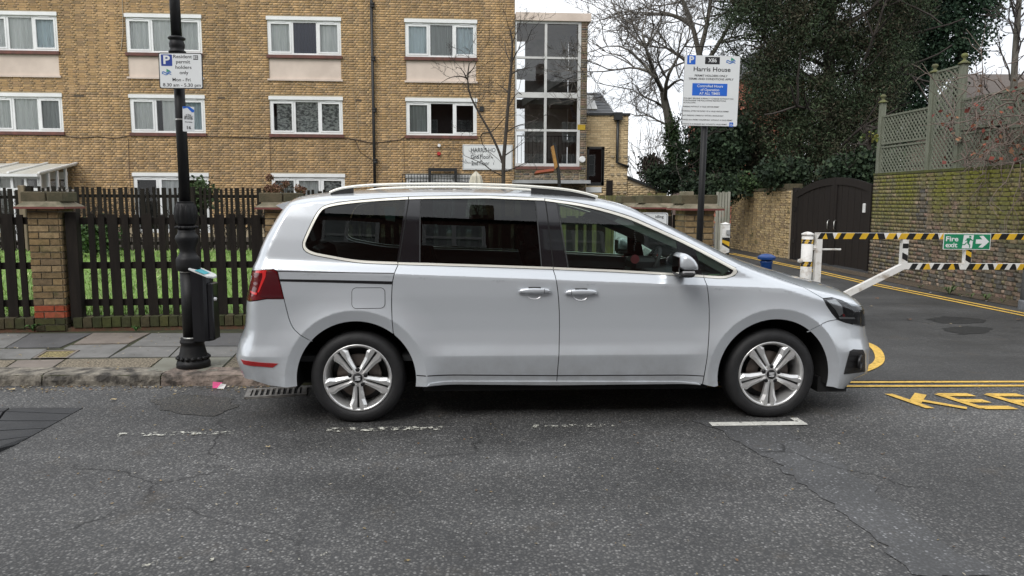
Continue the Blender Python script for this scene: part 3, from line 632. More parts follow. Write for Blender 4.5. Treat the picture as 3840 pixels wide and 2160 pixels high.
part('stairwell', join(fbox(t0+.55, t1-.25, 2.9, 3.0, .3, tt), fbox(t0, t0+.05, .1, 3, .3, tt), fbox(t0, t1, .1, 3, .3, .35)), 'stair_wall', BLK)
for i, z in enumerate((rows[2]-.1, rows[1]-1.2, rows[3]-.25)): part('landing', fbox(t0+.05, t1-.1, 1.6, 2.9, z, z+.16), 'stair_conc', BLK)
for k in range(2):
    V = [FM @ Vector(v) for v in ((t0+.3, 1.0, rows[k*2]+.0), (t1-.3, 1.0, rows[k*2+1]-.1), (t1-.3, 1.0, rows[k*2+1]-.35), (t0+.3, 1.0, rows[k*2]-.25), (t0+.3, 1.9, rows[k*2]), (t1-.3, 1.9, rows[k*2+1]-.1), (t1-.3, 1.9, rows[k*2+1]-.35), (t0+.3, 1.9, rows[k*2]-.25))]
    part('stair_flight', (V, [(3, 2, 1, 0), (4, 5, 6, 7), (0, 1, 5, 4), (1, 2, 6, 5), (2, 3, 7, 6), (3, 0, 4, 7)]), 'stair_conc', BLK)
part('railing', join(*[fbox(t0+.1+k*.125, t0+.115+k*.125, .30, .315, tb+.1, tb+1.0) for k in range(18)], fbox(t0+.08, tr1-.1, .29, .325, tb+1.0, tb+1.03)), 'gutter_black', BLK)
mat('plate_yellow', (.5, .33, .02), .5); u, z = fz(2180, 478); part('notice', fbox(u-.13, u+.13, -.03, -.012, z-.08, z+.09), 'plate_yellow', BLK)
u, z = fz(2183, 598); part('bulkhead_light', xf(lathe([(.09, -.12), (.11, -.04), (.09, 0)], 12, (u, 0, z), axis='Y'), FM), 'upvc', BLK)
# ------------------------------------------------------------------ lean-to conservatory at the far left
CON = thing('lean_to_conservatory', FM @ Vector((fz(60, 640)[0], -1.4, .3)), 'white framed lean-to conservatory against the block at the far left', 'conservatory')
def cz(x, y, Y=FY-2.6): p = atY(x, y, Y); return p
c0, c1 = fz(-150, 640)[0], fz(290, 640)[0]; zr = fz(100, 618)[1]; ze = zr-.38
part('roof', (([FM @ Vector(v) for v in ((c0, -.02, zr), (c1, -.02, zr), (c1-.1, -2.0, ze), (c0, -2.0, ze), (c0, -.02, zr+.04), (c1, -.02, zr+.04), (c1-.1, -2.0, ze+.04), (c0, -2.0, ze+.04))]), BOXF), mat('poly_roof', (.60, .60, .55), .35, (.45, .45, .40), scale=3, vscale=(4, .3, 1)), CON)
for k in range(5): part('rafter', (([FM @ Vector(v) for v in ((c0+(c1-c0)*k/4-.03, -.02, zr+.05), (c0+(c1-c0)*k/4+.03, -.02, zr+.05), (c0+(c1-.1-c0)*k/4+.03, -2.02, ze+.05), (c0+(c1-.1-c0)*k/4-.03, -2.02, ze+.05), (c0+(c1-c0)*k/4-.03, -.02, zr+.09), (c0+(c1-c0)*k/4+.03, -.02, zr+.09), (c0+(c1-.1-c0)*k/4+.03, -2.02, ze+.09), (c0+(c1-.1-c0)*k/4-.03, -2.02, ze+.09))]), BOXF), 'upvc', CON)
part('front_frame', join(*[fbox(c0+(c1-.12-c0)*k/9-.035, c0+(c1-.12-c0)*k/9+.035, -2.0, -1.93, .3, ze) for k in range(10)], *[fbox(c0, c1-.1, -2.005, -1.925, z-.04, z+.04) for z in (ze-.03, ze-.42, .8)]), 'upvc', CON)
part('side_frame', join(*[fbox(c1-.17, c1-.1, -2+k*.5, -1.93+k*.5, .3, ze+(zr-ze)*k/4-.02) for k in range(4)], *[fbox(c1-.172, c1-.098, -1.93, -.03, z-.03, z+.03) for z in (ze-.42, .8)]), 'upvc', CON)
part('glazing', ([FM @ Vector(v) for v in ((c0, -1.96, .4), (c1-.14, -1.96, .4), (c1-.14, -1.96, ze), (c0, -1.96, ze), (c1-.14, -.03, .4), (c1-.14, -.03, zr))], [(0, 1, 2, 3), (1, 4, 5, 2)]), 'window_glass', CON)
part('gutter', fbox(c0, c1-.08, -2.14, -2.03, ze-.05, ze+.03), 'upvc', CON)
# ================================================================== newer brick house beyond the tower
MY = 25.6
mat('slate', (.24, .25, .265), .6, (.20, .21, .22), scale=4); mat('frame_dark', (.02, .022, .022), .4)
def mz(x, y): p = atY(x, y, MY); return p.x, p.z
ma, mzt = mz(2192, 424); mb_, _ = mz(2358, 424)
HOU = thing('brick_house', (ma, MY, 0), 'newer pale brick house with grey pitched roof between the stair tower and the trees', 'house')
MM = frame(Vector((0, MY, 0)), 0)
w0, w1 = mz(2201, 600)[0], mz(2266, 600)[0]; wz1 = mz(2230, 551)[1]; wz0 = mz(2230, 695)[1]
hh = [(w0, w1, wz0, wz1)]
part('wall', xf(wall_sheet(ma, mb_, 0, mzt, hh, t=6), MM), 'mortar_tan', HOU)
bricks(HOU, MM, 0, ma, mb_, 1.2, mzt-.08, hh, 'buff', 'brick', 120, bond='stretcher', seed=12, proud=.01)
part('parapet', join(xf(box(ma-.03, mb_+.05, -.05, 6, mzt-.08, mzt), MM)), 'frame_dark', HOU)
rz = mz(2270, 307)[1]; r0, r1 = mz(2150, 307)[0], mz(2293, 307)[0]; r2 = mz(2319, 420)[0]
part('roof', ([Vector(v) for v in ((r0, MY+.1, mzt-.2), (r2, MY+.1, mzt-.2), (r1, MY+3, rz), (r0, MY+3, rz), (r2, MY+6, mzt-.2), (r0, MY+6, mzt-.2))], [(0, 1, 2, 3), (1, 4, 2), (3, 2, 4, 5)]), 'slate', HOU)
for k in range(9):
    t = (k+.5)/9; y = MY+.1+2.9*t; z = mzt-.2+(rz-mzt+.2)*t
    part('slate_course', ([Vector(v) for v in ((r0, y, z+.01), (r2+(r1-r2)*t, y, z+.01), (r2+(r1-r2)*t, y+.28, z+.035+.28*(rz-mzt+.2)/2.9), (r0, y+.28, z+.035+.28*(rz-mzt+.2)/2.9), (r0, y, z+.05), (r2+(r1-r2)*t, y, z+.05))], [(0, 1, 5, 4), (4, 5, 2, 3)]), 'slate', HOU)
a_, b_ = mz(2198, 380), mz(2240, 412); t = .25
part('skylight', ([Vector(v) for v in ((a_[0], MY+.05, mzt+.1), (b_[0], MY+.05, mzt+.1), (b_[0]-.1, MY+.6, mzt+.62), (a_[0], MY+.6, mzt+.62), (a_[0], MY-.02, mzt+.14), (b_[0], MY-.02, mzt+.14), (b_[0]-.1, MY+.54, mzt+.66), (a_[0], MY+.54, mzt+.66))], BOXF), 'upvc', HOU)
wn = part('window', join(xf(box(w0, w0+.07, -.02, .1, wz0, wz1), MM), xf(box(w1-.07, w1, -.02, .1, wz0, wz1), MM), xf(box(w0, w1, -.02, .1, wz0, wz0+.1), MM), xf(box(w0, w1, -.02, .1, wz1-.07, wz1), MM), xf(box(w0+.5, w0+.56, -.02, .1, wz0, wz1), MM)), 'frame_dark', HOU)
part('pane', xf(([Vector(v) for v in ((w0, .05, wz0), (w1, .05, wz0), (w1, .05, wz1), (w0, .05, wz1))], [(0, 1, 2, 3)]), MM), 'stair_glass', wn)
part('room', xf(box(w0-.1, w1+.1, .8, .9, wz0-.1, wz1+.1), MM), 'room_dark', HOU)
part('sign_strip', xf(box(w0-.02, w1-.08, -.03, .02, wz0-.24, wz0-.06), MM), 'board_white', HOU)
px_, pzz = mz(2316, 440); pe, pez = mz(2318, 610); pf_, pfz = mz(2356, 627)
part('downpipe', tube([(px_, MY-.09, pzz), (px_, MY-.09, pez), (pf_, MY-.09, pfz)], .05, 8), 'frame_dark', HOU, smooth=True); part('hopper', box(px_-.14, px_+.14, MY-.2, MY-.01, pzz-.1, pzz+.15), 'frame_dark', HOU)
for k in range(14):
    for j in range(3):
        uu = mz(2290, 600)[0]+j*.22; z = 1.2+.3*k
        if z < mz(2290, 560)[1]: part('projecting_brick', box(uu, uu+.11, MY-.055, MY, z, z+.066), 'mortar_tan', HOU)
ex0, ezz0 = mz(2356, 669); ex1, ezz1 = mz(2500, 728)
part('side_extension', prism([(mb_+.003, 0), (ex1, 0), (ex1, ezz1), (mb_+.003, ezz0)], MY+.05, MY+3), 'mortar_tan', HOU)
sl_ = (ezz1-ezz0)/(ex1-mb_)
bricks(HOU, frame(Vector((0, MY+.05, 0)), 0), 0, mb_+.01, ex1, 1.0, ezz0-.1, [], 'buff', 'brick', 0, bond='stretcher', seed=13, top=lambda u: ezz0+(u-mb_)*sl_-.06, stuff_name='extension_brickwork')
part('extension_coping', ([Vector(v) for v in ((mb_, MY-.05, ezz0), (ex1, MY-.05, ezz1), (ex1, MY+3.1, ezz1), (mb_, MY+3.1, ezz0), (mb_, MY-.05, ezz0+.09), (ex1, MY-.05, ezz1+.09), (ex1, MY+3.1, ezz1+.09), (mb_, MY+3.1, ezz0+.09))], BOXF), 'frame_dark', HOU)
# red brick building showing through the trees
rb = thing('red_brick_building', (14, 52, 0), 'red brick building glimpsed through the trees behind the parking sign', 'building')
mat('red_wall', (.42, .16, .10), .9, (.32, .12, .075), scale=9, vscale=(1, 1, 3))
a_, b_ = atY(2690, 300, 52), atY(3000, 700, 52)
part('wall', box(a_.x, b_.x, 52, 60, 0, a_.z), 'red_wall', rb)
part('roof', prism([(a_.x-.4, a_.z), (b_.x+.4, a_.z), ((a_.x+b_.x)/2, a_.z+2.2)], 51.6, 60.4), 'slate', rb)
for k in range(3):
    wq = part('window', box(a_.x+.8+k*1.7, a_.x+1.7+k*1.7, 51.95, 52.1, 4.2, 5.6), 'upvc', rb)
    part('pane', box(a_.x+.88+k*1.7, a_.x+1.62+k*1.7, 51.93, 51.96, 4.3, 5.5), 'room_dark', wq)
# ================================================================== terrace across the street (behind the photographer; seen mirrored in the car windows)
mat('house_brick', (.13, .055, .04), .9, (.09, .042, .032), scale=5, vscale=(1, 1, 3)); mat('tile_roof', (.06, .05, .048), .8)
for i in range(7):
    x0 = -20+i*5.4; y0 = -6.2
    hs = thing('terraced_house', (x0+2.7, y0, 0), 'dark brick terraced house across the street, '+['first', 'second', 'third', 'fourth', 'fifth', 'sixth', 'seventh'][i]+' in the row mirrored by the car', 'house', 'terrace mirrored in the car')
    part('wall', box(x0, x0+5.38, y0-7, y0, 0, 9.0), 'house_brick', hs)
    part('roof', ([Vector(v) for v in ((x0, y0+.35, 8.9), (x0+5.38, y0+.35, 8.9), (x0+5.38, y0-3.5, 10.9), (x0, y0-3.5, 10.9), (x0+5.38, y0-7.3, 8.9), (x0, y0-7.3, 8.9))], [(0, 1, 2, 3), (3, 2, 4, 5), (1, 4, 2), (0, 3, 5)]), 'tile_roof', hs)
    part('chimney', box(x0+4.7, x0+5.36, y0-4, y0-2.8, 9.9, 12.1), 'house_brick', hs)
    for (wx, wz, ww, wh) in ((.7, 3.5, 1.5, 1.5), (3.2, 3.5, 1.5, 1.5), (2.9, .95, 1.8, 1.65), (.7, 6.0, 1.5, 1.4), (3.2, 6.0, 1.5, 1.4)):
        X = x0+wx; fr = part('window', join(box(X, X+ww, y0+.002, y0+.05, wz-.1, wz), box(X, X+ww, y0+.002, y0+.05, wz+wh-.09, wz+wh), box(X, X+.09, y0+.002, y0+.05, wz, wz+wh-.09), box(X+ww-.09, X+ww, y0+.002, y0+.05, wz, wz+wh-.09), box(X+ww/2-.05, X+ww/2+.05, y0+.002, y0+.05, wz, wz+wh-.09), box(X+.09, X+ww-.09, y0+.003, y0+.045, wz+wh*.5-.03, wz+wh*.5+.03)), 'upvc', hs)
        part('pane', box(X+.05, X+ww-.05, y0+.001, y0+.01, wz, wz+wh), 'curtain_grey', fr)
    part('door', box(x0+.9, x0+1.8, y0+.002, y0+.04, .15, 2.2), 'frame_dark', hs)
struct('opposite_pavement', box(-60, 60, -6.19, -3.6, 0, .1), 'flag_grey')
# ================================================================== the car
def paint(name, col):
    m, nt, b = nodes_of(name); N, L = nt.nodes, nt.links; setin(b, metal=.36, rough=.28, coat=1, coatr=.025)
    o, f, v = noise_mix(nt, col, tuple(c*.95 for c in col), 700, detail=1)
    # road film low on the body
    tc = N.new('ShaderNodeTexCoord'); s = N.new('ShaderNodeSeparateXYZ'); L.new(tc.outputs['Object'], s.inputs[0])
    r = N.new('ShaderNodeMapRange'); r.inputs[1].default_value = .60; r.inputs[2].default_value = .22; L.new(s.outputs[2], r.inputs[0])
    n = N.new('ShaderNodeTexNoise'); n.inputs['Scale'].default_value = 3.2; n.inputs['Detail'].default_value = 8; n.inputs['Roughness'].default_value = .7; L.new(tc.outputs['Object'], n.inputs['Vector'])
    q = N.new('ShaderNodeMapRange'); q.inputs[1].default_value = .40; q.inputs[2].default_value = .72; q.inputs[4].default_value = .55; L.new(n.outputs['Fac'], q.inputs[0])
    m2 = N.new('ShaderNodeMath'); m2.operation = 'MULTIPLY'; L.new(r.outputs[0], m2.inputs[0]); L.new(q.outputs[0], m2.inputs[1])
    x = N.new('ShaderNodeMix'); x.data_type = 'RGBA'; L.new(m2.outputs[0], x.inputs[0]); L.new(o, x.inputs[6]); x.inputs[7].default_value = (.24, .225, .20, 1)
    L.new(x.outputs[2], b.inputs['Base Color'])
    rr = N.new('ShaderNodeMapRange'); rr.inputs[3].default_value = .025; rr.inputs[4].default_value = .5; L.new(m2.outputs[0], rr.inputs[0]); L.new(rr.outputs[0], b.inputs['Coat Roughness'])
paint('car_paint', (.65, .685, .72))
mat('car_black', (.012, .012, .013), .35)
mat('car_trim_black', (.010, .010, .012), .12, coat=.6)
mat('car_plastic', (.02, .02, .021), .6, bscale=300, bstr=.2)
mat('car_chrome', (.90, .88, .79), .38, (.86, .84, .76), metal=.55)
mat('underbody', (.008, .008, .008), .9)
mat('rubber', (.013, .013, .014), .62, (.02, .02, .021), scale=14, bscale=160, bstr=.25)
mat('alloy', (.82, .82, .81), .3, (.74, .74, .73), metal=.7, scale=30)
mat('alloy_dark', (.045, .045, .047), .4, metal=.6)
mat('disc_steel', (.22, .2, .19), .45, (.16, .13, .11), metal=.8)
mat('seat_cloth', (.07, .07, .075), .9, bscale=300)
mat('dash_plastic', (.03, .032, .034), .7)
mat('liner_grey', (.32, .33, .32), .85)
mat('tail_red', (.19, .005, .007), .06, (.10, .003, .006), coat=1, scale=9)
mat('tail_bright', (.80, .03, .03), .08, coat=1)
mat('tail_dark', (.09, .006, .01), .05, coat=1)
mat('reflector_red', (.42, .012, .014), .12, coat=1)
mat('lamp_dark', (.02, .021, .023), .1, coat=1)
mat('lamp_silver', (.78, .79, .80), .2, metal=.25)
mat('green_plastic', (.10, .45, .06), .4, (.25, .55, .1), scale=30)
mat('pink_card', (.65, .16, .18), .5)
mat('sticker_white', (.45, .55, .5), .6)
glass('glass_front', (.62, .74, .68)); glass('glass_privacy', (.17, .21, .20)); glass('glass_clear', (.9, .92, .93))
mat('mirror_glass', (.85, .87, .88), .02, metal=1)

PR = atAx(1341, 1420, 5.167); PF = atAx(2893, 1407, 5.325)
PSI = math.atan2(PF.y-PR.y, PF.x-PR.x); WB = math.hypot(PF.x-PR.x, PF.y-PR.y); WZ = .322
CX, SX = math.cos(PSI), math.sin(PSI)
EX, EY = Vector((CX, SX, 0)), Vector((-SX, CX, 0))
CO = Vector((PR.x, PR.y, 0))+EY*.90          # car origin: on the ground under the middle of the rear axle
CM = Matrix.Translation(CO) @ Matrix.Rotation(PSI, 4, 'Z'); CMI = CM.inverted()
def car_at(x, y, yl):                          # pixel -> car (x,z) on the plane y=yl of the car
    c = CMI @ Vector((0, 0, H)); d = CMI.to_3x3() @ ray(x, y); t = (yl-c.y)/d.y
    return (c.x+d.x*t, c.z+d.z*t)
def smooth_poly(P, it=1, closed=False):
    for _ in range(it):
        Q = [] if closed else [P[0]]
        n = len(P)
        for i in range(n if closed else n-1):
            a, b = P[i], P[(i+1) % n]
            Q.append((.75*a[0]+.25*b[0], .75*a[1]+.25*b[1])); Q.append((.25*a[0]+.75*b[0], .25*a[1]+.75*b[1]))
        if not closed: Q.append(P[-1])
        P = Q
    return P
# silhouette of the middle section: (pixel x, y, car y of the tangent point, outward shift, corner radius)
OUTPX = [(912, 1398, -.62, 0.058, .26), (905, 1376, -.62, 0.068, .28), (893, 1328, -.62, 0.073, .28), (899, 1316, -.62, 0.073, .28), (906, 1274, -.62, 0.073, .27), (926, 1231, -.62, 0.068, .25), (932, 1184, -.62, 0.063, .22), (934, 1122, -.62, 0.058, .2),
  (936, 1050, -.62, .03, .2), (948, 1000, -.6, .03, .2), (965, 971, -.58, .03, .18), (989, 905, -.57, .03, .16), (1029, 839, -.55, .03, .14), (1070, 783, -.52, .03, .12), (1095, 757, -.5, .028, .10),
  (1125, 740, -.45, .022, .085), (1231, 725.5, -.4, .016, .075), (1344, 715.5, -.35, .012, .075), (1542, 710, -.3, .010, .075), (1680, 709, -.3, .010, .075), (1824, 712, -.3, .010, .075), (2066, 721.5, -.35, .012, .075), (2234, 740, -.45, .014, .08),
  (2345, 768, -.55, .018, .085), (2424, 802, -.6, .02, .09), (2548, 862, -.62, .022, .10), (2631, 903, -.62, .022, .11), (2714, 947, -.60, .022, .12), (2770, 977, -.45, .018, .13),
  (2838, 1002, 0.0, .01, .13), (2921, 1023, .1, .008, .14), (3004, 1043.7, .15, .008, .15), (3066, 1068.5, 0, .012, .17), (3128, 1095.4, -.2, .022, .20), (3170, 1119, -.32, .026, .25), (3197, 1148, -.4, .036, .30),
  (3212, 1180, -.42, .040, .34), (3230, 1217, -.42, .020, .40), (3246, 1235, -.45, .018, .42), (3253, 1276, -.45, .018, .42), (3254, 1304, -.45, .018, .42), (3258, 1331, -.45, .018, .42), (3260, 1393, -.48, .018, .42), (3240, 1412, -.5, .045, .40), (3195, 1436, -.55, .045, .34)]
_P = [car_at(a, b, c) for a, b, c, d, e in OUTPX]
OUT = []
for i, (x, z) in enumerate(_P):
    a, b = _P[max(i-1, 0)], _P[min(i+1, len(_P)-1)]
    tx, tz = b[0]-a[0], b[1]-a[1]; l = math.hypot(tx, tz); s = OUTPX[i][3]
    OUT.append((x-tz/l*s, z+tx/l*s, OUTPX[i][4]))
# outline runs from the rear bumper up over the roof to the nose: outward is to the left of travel
def dens(P, h):
    Q = []
    for i in range(len(P)-1):
        a, b = np.array(P[i]), np.array(P[i+1]); n = max(1, int(np.linalg.norm((b-a)[:2])/h+.5))
        for k in range(n): Q.append(tuple(a+(b-a)*k/n))
    Q.append(tuple(P[-1])); return Q
def chaikin3(P, it=2):
    for _ in range(it):
        Q = [P[0]]
        for i in range(len(P)-1):
            a, b = np.array(P[i]), np.array(P[i+1]); Q.append(tuple(.75*a+.25*b)); Q.append(tuple(.25*a+.75*b))
        Q.append(P[-1]); P = Q
    return P
OUT = chaikin3(OUT, 2)
OA = np.array(OUT)
_k = np.arange(len(OA)); _sm = OA[:, 2].copy()
for _ in range(60): _sm[1:-1] = (.25*_sm[:-2]+.5*_sm[1:-1]+.25*_sm[2:])
OA[:, 2] = _sm
def outline_t(x, z):
    """min over outline segments of distance / corner radius"""
    A, B = OA[:-1], OA[1:]; out = np.full(x.shape, 9.0); dist = np.full(x.shape, 9.0)
    for a, b in zip(A, B):
        ux, uz = b[0]-a[0], b[1]-a[1]; l2 = ux*ux+uz*uz+1e-12
        s = np.clip(((x-a[0])*ux+(z-a[1])*uz)/l2, 0, 1)
        d = np.hypot(x-a[0]-s*ux, z-a[1]-s*uz); r = a[2]+(b[2]-a[2])*s
        out = np.minimum(out, d/r); dist = np.minimum(dist, d)
    return out, dist
ARC = (.405, .405)
def zbelt(x): return 1.105-.039*(x-.28)
def table(K, lo, hi, brk, sig):
    zz = np.arange(lo, hi, .002); v = np.interp(zz, [k[0] for k in K], [k[1] for k in K]); k = np.exp(-.5*(np.arange(-30, 31)*.002/sig)**2); k /= k.sum()
    for m in ([zz < brk, zz >= brk] if brk else [zz > -9]):
        p = np.pad(v[m], 30, mode='reflect', reflect_type='odd'); v[m] = np.convolve(p, k, 'valid')
    return zz, v
WK = [(.15, .85), (.22, .885), (.27, .905), (.335, .923), (.40, .938), (.480, .957), (.492, .955), (.56, .936), (.66, .928), (.78, .931), (.90, .940), (.985, .940)]
WT = table(WK, .1, 1.0, .486, .012)
ST = table([(-.2, .945), (-.075, .941), (-.055, .940), (-.048, .936), (.0, .902), (.02, .896), (.15, .868), (.30, .830), (.45, .782), (.66, .70), (.9, .60)], -.2, .9, -.0515, .010)
def width(x, z):
    zb = zbelt(x)
    base = np.interp(z, *WT)
    sh = np.interp(z-zb, *ST)
    W = np.where(z < zb-.075, base, sh)
    # wheel arches
    for cx in (0.0, WB):
        rr = np.hypot(x-cx, z-WZ); R = .405; lip = R+.078
        g = np.where(rr < lip, 1.0, np.clip(1-(rr-lip)/.20, 0, 1)**1.8)
        Fl = np.where(rr < lip, .966-(lip-rr)*.30, .966)
        W = np.where(z < zb-.03, W+(Fl-W)*g*np.clip((zb-.03-z)/.05, 0, 1), W)
    fr = np.clip((x-(WB-.2))/1.2, 0, 1); re = np.clip((-.1-x)/1.0, 0, 1)
    return W-.10*fr**2-.03*re**2
NE = 2.25
def S(x, z):
    x = np.asarray(x, float); z = np.asarray(z, float)
    t, d = outline_t(x, z); t = np.clip(t, 0, 1)
    return width(x, z)*np.power(np.clip(1-np.power(1-t, NE), 0, 1), 1/NE)
def Sn(x, z, e=.0015):
    gx = (S(x+e, z)-S(x-e, z))/(2*e); gz = (S(x, z+e)-S(x, z-e))/(2*e)
    n = np.stack([-gx, -np.ones_like(gx), -gz], 1); return n/np.linalg.norm(n, axis=1)[:, None]
def tr(P):
    """pixel polyline -> car (x,z) on the body surface"""
    Q = []
    for p in P:
        y = -.9; 
        for _ in range(6):
            q = car_at(p[0], p[1], y); y = .5*y-.5*float(S(np.array([q[0]]), np.array([q[1]]))[0])
        Q.append(q)
    return Q
def inpoly(px, pz, P):
    P = np.asarray(P); c = np.zeros(len(px), bool); j = len(P)-1
    for i in range(len(P)):
        xi, zi, xj, zj = P[i][0], P[i][1], P[j][0], P[j][1]
        if zi != zj:
            m = ((zi > pz) != (zj > pz)) & (px < (xj-xi)*(pz-zi)/(zj-zi)+xi); c ^= m
        j = i
    return c
def area(P): return .5*sum(P[i][0]*P[(i+1) % len(P)][1]-P[(i+1) % len(P)][0]*P[i][1] for i in range(len(P)))
def shrink(P, d):
    if area(P) < 0: P = P[::-1]
    n = len(P); Q = []
    for i in range(n):
        a, b, c = np.array(P[i-1]), np.array(P[i]), np.array(P[(i+1) % n])
        u = b-a; v = c-b; u /= np.linalg.norm(u)+1e-9; v /= np.linalg.norm(v)+1e-9
        nn = np.array([-u[1]-v[1], u[0]+v[0]]); l = np.linalg.norm(nn)
        if l < .2: nn = np.array([-u[1], u[0]]); l = 1
        nn /= l; k = 1/max(.5, float(np.dot(nn, [-u[1], u[0]])))
        Q.append(tuple(b+nn*d*k))
    return Q
CRP = []
for cx in (0.0, WB):
    for dr in (-.05, -.025, -.010, -.003, .003, .010, .025, .05, .09, .14, .19):
        R_ = .483+dr; n_ = int(R_*4.2/.016)
        CRP += [(cx+R_*math.cos(-.6+4.4*k/n_), WZ+R_*math.sin(-.6+4.4*k/n_)) for k in range(n_)]
for x_ in np.arange(-1.2, 4.0, .016):
    CRP += [(x_, z_) for z_ in (.474, .483, .489, .497, .510)]+[(x_, zbelt(x_)+d_) for d_ in (-.09, -.078, -.066, -.0545, -.0485, -.036, -.02)]
CRP = np.array(CRP)
OFFP = []
for dd in (.0015, .004, .008, .014, .022, .033, .048, .066):
    Q = dens(OUT, .03)
    for i in range(1, len(Q)-1):
        tx, tz = Q[i+1][0]-Q[i-1][0], Q[i+1][1]-Q[i-1][1]; l = math.hypot(tx, tz)+1e-9
        OFFP.append((Q[i][0]+tz/l*dd, Q[i][1]-tx/l*dd))
OFFP = np.array(OFFP); _t, _d = outline_t(OFFP[:, 0], OFFP[:, 1]); OFFP = OFFP[_d > .001]
def panel_arrays(poly, off=0.0, inset=.0028, h=.022, edge=.012, bh=.02, hasout=False, holes=()):
    P = [tuple(p[:2]) for p in poly]
    if area(P) < 0: P = P[::-1]
    if inset: P = shrink(P, inset)
    P = dens(P+[P[0]], bh)[:-1]
    B = np.array(P); x0, z0 = B.min(0); x1, z1 = B.max(0)
    gx, gz = np.meshgrid(np.arange(x0, x1, h), np.arange(z0, z1, h*.9)); gx = gx+(np.arange(gx.shape[0]) % 2)[:, None]*h*.5
    pts = np.stack([gx.ravel(), gz.ravel()], 1)
    pts = np.concatenate([pts, CRP])
    if hasout: 
        t, d = outline_t(pts[:, 0], pts[:, 1]); pts = np.concatenate([pts[d > .075], OFFP])
    pts = pts[inpoly(pts[:, 0], pts[:, 1], P)]
    if len(pts):
        C = B; D = np.roll(B, -1, 0); md = np.full(len(pts), 9.)
        for a, b in zip(C, D):
            u = b-a; s = np.clip(((pts-a)@u)/(u@u+1e-12), 0, 1); md = np.minimum(md, np.linalg.norm(pts-a-s[:, None]*u, axis=1))
        pts = pts[md > (.0012 if hasout else h*.35)]
    allp = [Vector(p) for p in P]+[Vector((float(a), float(b))) for a, b in pts]
    n = len(P)
    v2, ed, fc, *_ = delaunay_2d_cdt(allp, [], [list(range(n))], 1, 1e-6)
    X = np.array([[p[0], p[1]] for p in v2]); fcs = [tuple(f) for f in fc]
    y = S(X[:, 0], X[:, 1])+off; nr = Sn(X[:, 0], X[:, 1])
    V = np.stack([X[:, 0], -y, X[:, 1]], 1)
    # skirt
    cnt = {}
    for f in fcs:
        for i in range(len(f)):
            a, b = f[i], f[(i+1) % len(f)]; cnt[(a, b)] = 1
    bd = [(a, b) for (a, b) in cnt if (b, a) not in cnt]
    V = list(map(tuple, V)); NR = list(map(tuple, nr)); sk = []
    if edge:
        mp_ = {}
        for a, b in bd:
            for q in (a, b):
                if q not in mp_:
                    mp_[q] = (len(V), len(V)+1)
                    V.append(V[q]); V.append(tuple(np.array(V[q])-np.array(NR[q])*edge)); NR.append((0, 0, 0)); NR.append((0, 0, 0))
            sk.append((a, b))
        skf = [(mp_[b][0], mp_[a][0], mp_[a][1], mp_[b][1]) for a, b in sk]
    else: skf = []
    # orientation: front faces should look to -y
    out = []
    for f in fcs:
        a, b, c = (np.array(V[i]) for i in f[:3]); nn = np.cross(b-a, c-a)
        out.append(f if np.dot(nn, NR[f[0]]) > 0 else f[::-1])
    return V, out, skf, NR
def panel_mesh(arr, both=False, far=False):
    V, Fc, sk, NR = arr; Vs, Fs, Ns = [], [], []
    def push(sgn):
        n = len(Vs)
        for v, nr in zip(V, NR): Vs.append((v[0], sgn*v[1], v[2])); Ns.append((nr[0], sgn*nr[1], nr[2]))
        for f in Fc+sk: Fs.append(tuple(i+n for i in (f if sgn > 0 else f[::-1])))
    if both or not far: push(1)
    if both or far: push(-1)
    me = bpy.data.meshes.new('m'); me.from_pydata(Vs, [], Fs)
    me.polygons.foreach_set('use_smooth', [True]*len(me.polygons)); me.update()
    cn = []
    for p in me.polygons:
        for li in p.loop_indices:
            nr = Ns[me.loops[li].vertex_index]; cn.append(nr if any(nr) else tuple(p.normal))
    me.normals_split_custom_set(cn); return me
CAR = thing('silver_people_carrier', CO, 'pale silver seven-seat people carrier parked at the kerb, seen from the side', 'car')
CAR['_b'] = (0, 0, 0); CAR.rotation_euler = (0, 0, PSI)
def cpart(name, poly, m, parent=None, both=False, mirror=True, **k):
    arr = panel_arrays(poly, **k); p = parent or CAR
    a = link(name, panel_mesh(arr, both=both), m, p); a['_b'] = (0, 0, 0); b = None
    if mirror and not both: b = link(name, panel_mesh(arr, far=True), m, parent if parent else CAR); b['_b'] = (0, 0, 0)
    return a, b
def craw(name, vf, m, parent=None, smooth=False): 
    o = part(name, vf, m, parent or CAR, smooth=smooth); return o
def outline_between(pa, pb):
    """outline points between the outline places nearest to two (x,z) points"""
    D = np.array(dens(OUT, .02))[:, :2]; i = int(np.argmin(np.hypot(*(D-np.array(pa)).T))); j = int(np.argmin(np.hypot(*(D-np.array(pb)).T)))
    s = D[i:j+1] if i <= j else D[j:i+1][::-1]; return [tuple(q) for q in s]
def off_outline(seg, d):
    Q = []
    for i in range(len(seg)):
        a, b = seg[max(i-1, 0)], seg[min(i+1, len(seg)-1)]; tx, tz = b[0]-a[0], b[1]-a[1]; l = math.hypot(tx, tz)+1e-9
        Q.append((seg[i][0]+tz/l*d, seg[i][1]-tx/l*d))
    return Q
def arcpts(cx, pa, pb, R=.405):
    """points on a wheel arch (over the top) from pa to pb"""
    a0 = math.atan2(pa[1]-WZ, pa[0]-cx); a1 = math.atan2(pb[1]-WZ, pb[0]-cx)
    if a0 < -1.57: a0 += 2*math.pi
    if a1 < -1.57: a1 += 2*math.pi
    n = 26; return [(cx+R*math.cos(a0+(a1-a0)*k/n), WZ+R*math.sin(a0+(a1-a0)*k/n)) for k in range(n+1)]
